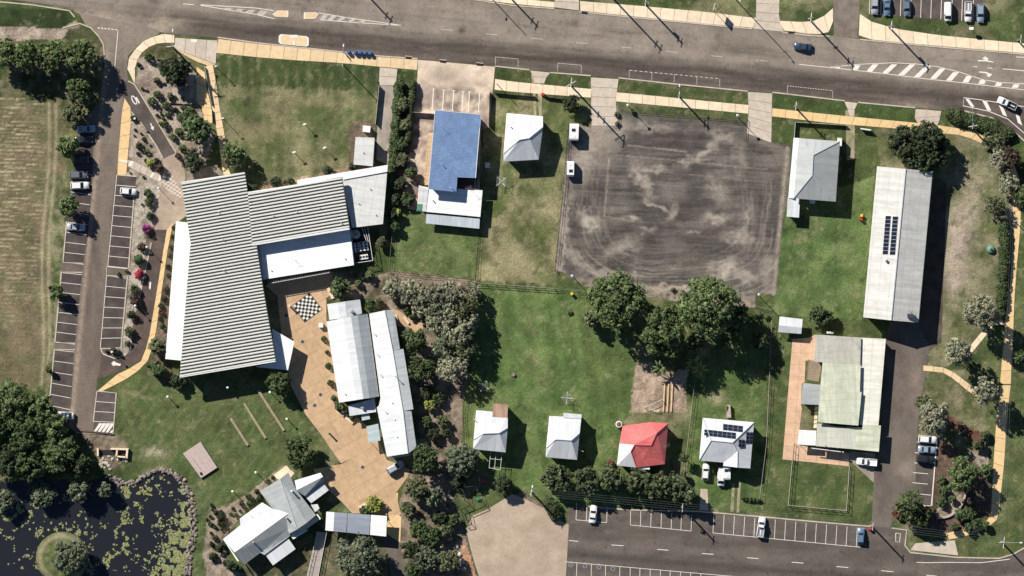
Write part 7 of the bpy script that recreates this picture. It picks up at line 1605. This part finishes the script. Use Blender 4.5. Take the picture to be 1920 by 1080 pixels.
def curve_wall(P, w, h, mat, name, label, cat):
    o = root(name, W(P[0]), label, cat); c = o.location; n = int(resample(P, 2)[1] / 8) + 2; a, _ = resample(P, n)
    for i in range(n - 1):
        A_, B_ = W(a[i]) - c, W(a[i + 1]) - c; d = B_ - A_; MB().box(((A_.x + B_.x) / 2, (A_.y + B_.y) / 2, h / 2), (d.length * .985, w, h), math.atan2(d.y, d.x)).obj('block', M[mat], o)
curve_wall(q(3, 2, "950,755 1010,748 1060,720 1095,670 1110,620 1120,600"), .45, .5, 'timber_pale', 'curved_wall', 'curved pale timber seat wall beside the rounded green tree', 'wall'); curve_wall(q(0, 2, "440,265 540,272 640,284"), .3, .3, 'timber_dark', 'sleeper_edge', 'dark sleeper edge below the car park end bays', 'edging')
# long timber strips set in the lawn
M['seat_timber'] = plain('seat_timber', AN(178, 160, 132), .85, .2, 2.0, rnd=.08)
for a, b, lb in ((q(0, 2, "1297,192")[0], q(0, 2, "1395,345")[0], 'long timber seat strip on the lawn closest to the stage'), (q(0, 2, "1372,108")[0], q(1, 2, "55,305")[0], 'long timber seat strip in the middle of the lawn'), (q(1, 2, "12,35")[0], q(1, 2, "158,262")[0], 'long timber seat strip on the lawn closest to the plaza trees')):
    curve_wall([a, b], .62, .32, 'seat_timber', 'seat_strip', lb, 'bench')
# ---------------------------------------------------------------- small things
def bin_(p, body, lid, label, group=None, rz=0.0):
    o = root('wheelie_bin', W(p), label, 'bin', group, rz); MB().box((0, 0, .52), (.62, .62, .88), taper=1.0).box((0, 0, .05), (.5, .5, .1)).obj('tub', M[body], o); MB().box((.03, 0, 1.0), (.74, .68, .08), taper=.9).obj('lid', M[lid], o); MB().tube([(-.36, -.25, .95), (-.36, .25, .95)], .03, 5).obj('handle', M['black'], o)
    for s in (-1, 1): MB().tube([(-.3, s * .28, .1), (-.3, s * .36, .1)], .1, 8).obj('wheel', M['tyre'], o)
for k, x in enumerate((520, 557, 585, 613, 642)):
    o = root('collection_box', W(q(1, 0, f"{x},{293+(x-520)*.06}")[0]), 'blue steel collection box in the kerbside row of five', 'collection box', 'blue boxes on the kerb', R(-6)); MB().box((0, 0, .6), (.7, .75, 1.2)).obj('cabinet', M['blue'], o); MB().box((0, .03, 1.24), (.76, .75, .1), taper=.85).obj('hood', M['blue'], o); MB().box((0, -.38, .85), (.5, .04, .2)).obj('slot', M['black'], o)
o = root('red_sign', W(q(1, 0, "488,288")[0]), 'red sign panel on a post beside the blue collection boxes', 'sign', None, R(-60)); MB().tube([(0, 0, 0), (0, 0, 2.0)], .05, 6).obj('post', M['steel'], o); MB().box((0, 0, 1.4), (1.3, .12, 1.1)).obj('panel', M['red'], o)
bin_((1018, 177), 'red', 'red', 'red bin on the verge beside the cottage fence'); bin_((1631, 991), 'red', 'red', 'red topped bin beside the steel blue hatchback on the street'); bin_((1614, 411), 'red', 'red', 'red bodied bin on the grass beside the long shed'); bin_((1615, 404), 'dark_metal', 'yellow', 'yellow lidded bin on the grass beside the red bin'); bin_((1072, 551), 'dark_metal', 'yellow', 'yellow topped bin on the centre lawn below the floodlight', None, R(30)); bin_((784, 368), 'red', 'red', 'red bin at the office awning corner')
M['aqua_tank'] = plain('green_tank', (.10, .22, .17), .5, .15); M['pale_rock'] = plain('pale_rock', (.42, .38, .32), .9, .25, 1.5, rnd=.2); M['lawn_green'] = plain('green_plastic', (.03, .22, .10), .5)
o = root('tank_dome', W(Z6("438,1033")[0]), 'round green domed tank lid on the grass beside the clipped hedge', 'tank'); MB().lathe([(1.05, 0), (1.05, .4), (.8, .75), (.3, .95), (.05, 1.0)], 18).obj('dome', M['aqua_tank'], o); MB().lathe([(.28, .95), (.28, 1.1)], 10).obj('hatch', M['dark_metal'], o)
def clothesline(p, label, r=1.6, h=1.9):
    o = root('rotary_clothesline', W(p), label, 'clothesline', None, random.uniform(0, 1.5)); MB().tube([(0, 0, 0), (0, 0, h)], .05, 6).obj('mast', M['steel'], o)
    for k in range(4): a = k * math.pi / 2; MB().tube([(0, 0, h - .35), (math.cos(a) * r, math.sin(a) * r, h)], .045, 5).obj('arm', M['trim'], o)
    for q_ in (.45, .75, 1): MB().tube([(math.cos(k * math.pi / 2) * r * q_, math.sin(k * math.pi / 2) * r * q_, h - .35 + .35 * q_) for k in range(5)], .02, 4).obj('line', M['trim'], o)
clothesline(Z7("698,765")[0], 'rotary clothesline on the yard beside the silver roofed cottage'); clothesline((1063, 746), 'rotary clothesline on the centre lawn behind the lone cottage'); clothesline((907, 724), 'rotary clothesline behind the rusty lean-to cottage'); 
o = root('inspection_box', W((914, 310)), 'small pale box on the grass beside the blue roofed office', 'box'); MB().box((0, 0, .3), (1.1, 1.3, .5)).box((0, 0, .58), (1.2, 1.4, .06)).obj('casing', M['trim'], o)
o = root('roadside_billboard', W((1338, 14)), 'two posted sign board seen edge on beside the far footpath', 'sign', None, R(75))
for s in (-.7, .7): MB().tube([(s, 0, 0), (s, 0, 4.6)], .06, 6).obj('post', M['steel'], o)
MB().box((0, 0, 3.9), (1.9, .08, 1.7)).obj('panel', M['trim'], o)
o = root('pole_cabinet', W((1820, 54)), 'white cabinet on a post in the top car park verge', 'cabinet'); MB().tube([(0, 0, 0), (0, 0, 1.9)], .06, 6).obj('post', M['steel'], o); MB().box((0, 0, 2.1), (1.1, .7, .5)).obj('box', M['trim'], o)
def bench(a, b, label, mat='slab', w=.55):
    A_, B_ = W(a), W(b); d = B_ - A_; o = root('bench', (A_ + B_) / 2, label, 'bench', None, math.atan2(d.y, d.x)); L = d.length
    for k in range(3): MB().box((0, (k - 1) * w / 3, .45), (L, w / 3 * .9, .06)).obj('slat', M[mat], o)
    for s in (-.38, .38): MB().box((L * s, 0, .21), (.12, w * .8, .42)).obj('leg', M['steel'], o)
bench(*Z4("135,732 172,762", ), 'pale bench at the plaza shrubs below the pavilion roof', 'slab'); bench(*Z4("185,770 228,806"), 'second pale bench beside the shaded pavilion entry', 'slab'); bench(*Z4("533,172 560,212"), 'pale bench on the small paved nook behind the pavilion', 'slab'); bench(*Z4("80,0 110,62"), 'pale bench beside the round tree and chess board', 'slab', .8); bench(*Z4("480,160 494,196"), 'thin pale bench against the pavilion north end'); bench(*Z3("1340,450 1400,412"), 'pale stone bench beside the yellow green bush', 'slab', .7); bench(*q(1, 1, "155,800 200,825"), 'dark bench against the white corner canopy', 'timber')
o = root('plaza_kiosk', W(Z4("38,222")[0]), 'small white cube cabinet on the plaza beside the pavilion', 'cabinet'); MB().box((0, 0, .55), (1.0, 1.0, 1.1)).obj('body', M['trim'], o); MB().box((0, 0, 1.13), (1.1, 1.1, .06)).obj('lid', M['trim'], o)
# concrete culvert by the pond
o = root('culvert_headwall', W(q(0, 2, "690,385")[0]), 'pale concrete culvert headwall with open top near the pond', 'culvert'); c = o.location
for s_ in ("625,360 725,362 722,372 622,368", "655,372 664,372 660,410 650,408", "712,372 722,372 718,418 706,416", "655,402 712,408 712,416 653,410", "545,360 556,362 556,405 548,402"): MB().prism([W(p) - c for p in q(0, 2, s_)], 0, 1.0).obj('wall', M['slab'], o)
MB().prism([W(p) - c for p in q(0, 2, "560,370 650,372 650,402 560,400")], .005, .02).obj('opening_floor', M['black'], o); MB().prism([W(p) - c for p in q(0, 2, "665,372 711,372 706,406 661,402")], .005, .03).obj('opening_floor', M['black'], o)
lb = 'pale boulder in the rocky outfall between culvert and pond'
for k in range(26):
    x, y = random.uniform(560, 720), random.uniform(400, 480)
    if x > 640 and y > 440: continue
    b = mobj('outfall_boulder', random.choice(RK), None, label=lb, cat='boulder', group='boulders of the culvert outfall'); w = W(q(0, 2, f"{x},{y}")[0]); s = random.uniform(.5, 1.1); b.location = (w.x, w.y, .1 * s); b.scale = (s * 1.2, s, s * .7); b.rotation_euler = (0, 0, random.uniform(0, 6)); omat(b, M['pale_rock'])
lb = 'large block boulder beside the bark path at the forecourt'
for s_ in ("1090,870", "1130,915", "1145,960", "1160,1000", "1170,1040"):
    b = mobj('block_boulder', random.choice(RK), None, label=lb, cat='boulder', group='block boulders at the bark path'); b.location = W(q(1, 2, s_)[0]) + Vector((0, 0, .15)); b.scale = (1.7, 1.3, 1.0); b.rotation_euler = (0, 0, random.uniform(0, 6)); omat(b, M['pale_rock'])
# vegetable plot: trellis rails and frame
o = root('garden_trellis', W(q(2, 2, "880,60")[0]), 'straw coloured bean rows and stakes in the vegetable plot', 'trellis'); c = o.location
for x in (856, 878, 900): a, b = W(q(2, 2, f"{x+4},0")[0]) - c, W(q(2, 2, f"{x-4},155")[0]) - c; MB().tube([(a.x, a.y, .12), (b.x, b.y, .12)], .22, 6).obj('row', M['timber_tan'], o)
fence(q(2, 2, "745,130 840,88"), 1.2, 'pale timber frame leaning in the vegetable plot', mat='trim', rails=(.98,), r=.06, name='plot_frame', cat='frame'); fence(q(2, 2, "770,140 828,152"), .8, 'small pale rail below the vegetable plot frame', mat='trim', rails=(.98,), r=.07, name='plot_frame', cat='frame')
fence(q(2, 0, "1250,685 1305,690"), .9, 'timber barrier rails at the floodlight in the dirt lot', mat='timber_dark', rails=(.5, .95), name='timber_barrier', cat='barrier'); fence(q(2, 0, "1318,665 1308,785"), .9, 'timber barrier rail along the right end of the dirt lot', mat='timber_dark', rails=(.5, .95), name='timber_barrier', cat='barrier'); fence(q(2, 0, "602,602 590,712 572,712"), .9, 'dark timber barrier at the top left of the dirt lot', mat='timber_dark', rails=(.5, .95), name='timber_barrier', cat='barrier')
# playground items in the black frame and a red toy
o = root('slide', W(q(1, 2, "1245,645")[0]), 'green play slide inside the black framed enclosure', 'slide'); MB().box((0, 0, .7), (1.0, .5, .08)).box((.6, 0, .35), (.7, .5, .08)).obj('chute', M['lawn_green'], o); MB().tube([(-.45, 0, 0), (-.45, 0, .9)], .05, 5).obj('ladder', M['steel'], o)
o = root('garden_barrow', W(q(1, 2, "1288,548")[0]), 'orange red garden barrow beside the black framed enclosure', 'barrow'); MB().box((0, 0, .5), (.9, .7, .4), taper=1.2).obj('tray', M['red'], o); MB().tube([(.5, 0, .18), (.5, .1, .18)], .18, 10).obj('wheel', M['tyre'], o); MB().tube([(-.9, .25, .55), (.3, .25, .35)], .03, 5).tube([(-.9, -.25, .55), (.3, -.25, .35)], .03, 5).obj('handle', M['steel'], o)
# rockery, drain pits and lids in the pavement
for c_, r_, s_, lb in ((1, 2, "363,60", 'square'), (1, 2, "330,120", ''), (1, 2, "600,468", ''), (1, 1, "170,695", ''), (1, 1, "262,842", '')):
    o = root('drain_lid', W(q(c_, r_, s_)[0]) + Vector((0, 0, .066)), 'dark square drain lid set in the plaza paving', 'drain lid', 'drain lids in the plaza', R(-29)); MB().box((0, 0, .01), (.9, .9, .02)).obj('frame', M['trim_grey'], o); MB().box((0, 0, .022), (.7, .7, .006)).obj('grate', M['dark_metal'], o)
for s_, c_ in (("858,325", 1), ("1052,345", 1), ("1258,362", 1), ("408,70", 2), ("130,183", 3)):
    o = root('kerb_inlet', W(q(c_, 0, s_)[0]), 'black kerb inlet of a road drain', 'drain', 'kerb inlets of the main road', RD); MB().box((0, 0, .075), (1.5, .6, .15)).obj('mouth', M['black'], o); MB().box((0, .36, .09), (1.9, .18, .18)).obj('lintel', M['kerb'], o)

o = root('tree_stump', W((963, 703)), 'weathered brown tree stump alone on the centre lawn', 'stump'); MB().lathe([(.62, 0), (.5, .15), (.46, .42), (.40, .46)], 11).obj('stump_body', M['bark'], o); MB().lathe([(.40, .461), (.38, .48)], 11).obj('cut_face', M['timber'], o)
o = root('rain_tank', W(q(2, 2, "601,226")[0]), 'small round tank with rusty red lid at the red house corner', 'water tank'); MB().lathe([(.85, 0), (.85, 1.7), (.78, 1.75)], 18).obj('shell', M['trim'], o); MB().lathe([(.62, 1.755), (.5, 1.85), (.1, 1.9)], 16).obj('lid', M['wall_brick'], o)
o = root('back_steps', W(q(2, 2, "1218,150")[0]), 'weathered timber back steps behind the solar panelled house', 'steps', None, R(-88))
for k in range(9): MB().box((-1.3 + .36 * k, 0, .2 + .17 * k * .9), (.33, 1.1, .06)).obj('tread', M['timber_pale'], o)
for sy in (-.5, .5): MB().box((.15, sy, .55), (3.2, .08, .9)).obj('stringer', M['timber'], o)
o = root('yard_sign', W(q(3, 0, "548,728")[0]), 'white capped black sign board on the lawn of the grey house', 'sign', None, R(-8)); MB().box((0, 0, .9), (2.6, .14, 1.0)).obj('panel', M['black'], o); MB().box((0, 0, 1.45), (2.7, .3, .08)).obj('cap', M['trim'], o)
for sx in (-1.1, 1.1): MB().box((sx, 0, .25), (.12, .12, .5)).obj('post', M['steel'], o)
hedge(q(2, 2, "1300,642 1340,648 1385,652"), 1.0, .9, 'hedge', 'short low hedge on the front lawn of the solar house', leaf=.28)
tree(1185, 208, 4, 1.2, 'olive', 'small weedy bush under the dirt lot floodlight', 'shrub', None, 'garden_shrub', leaf=.26)
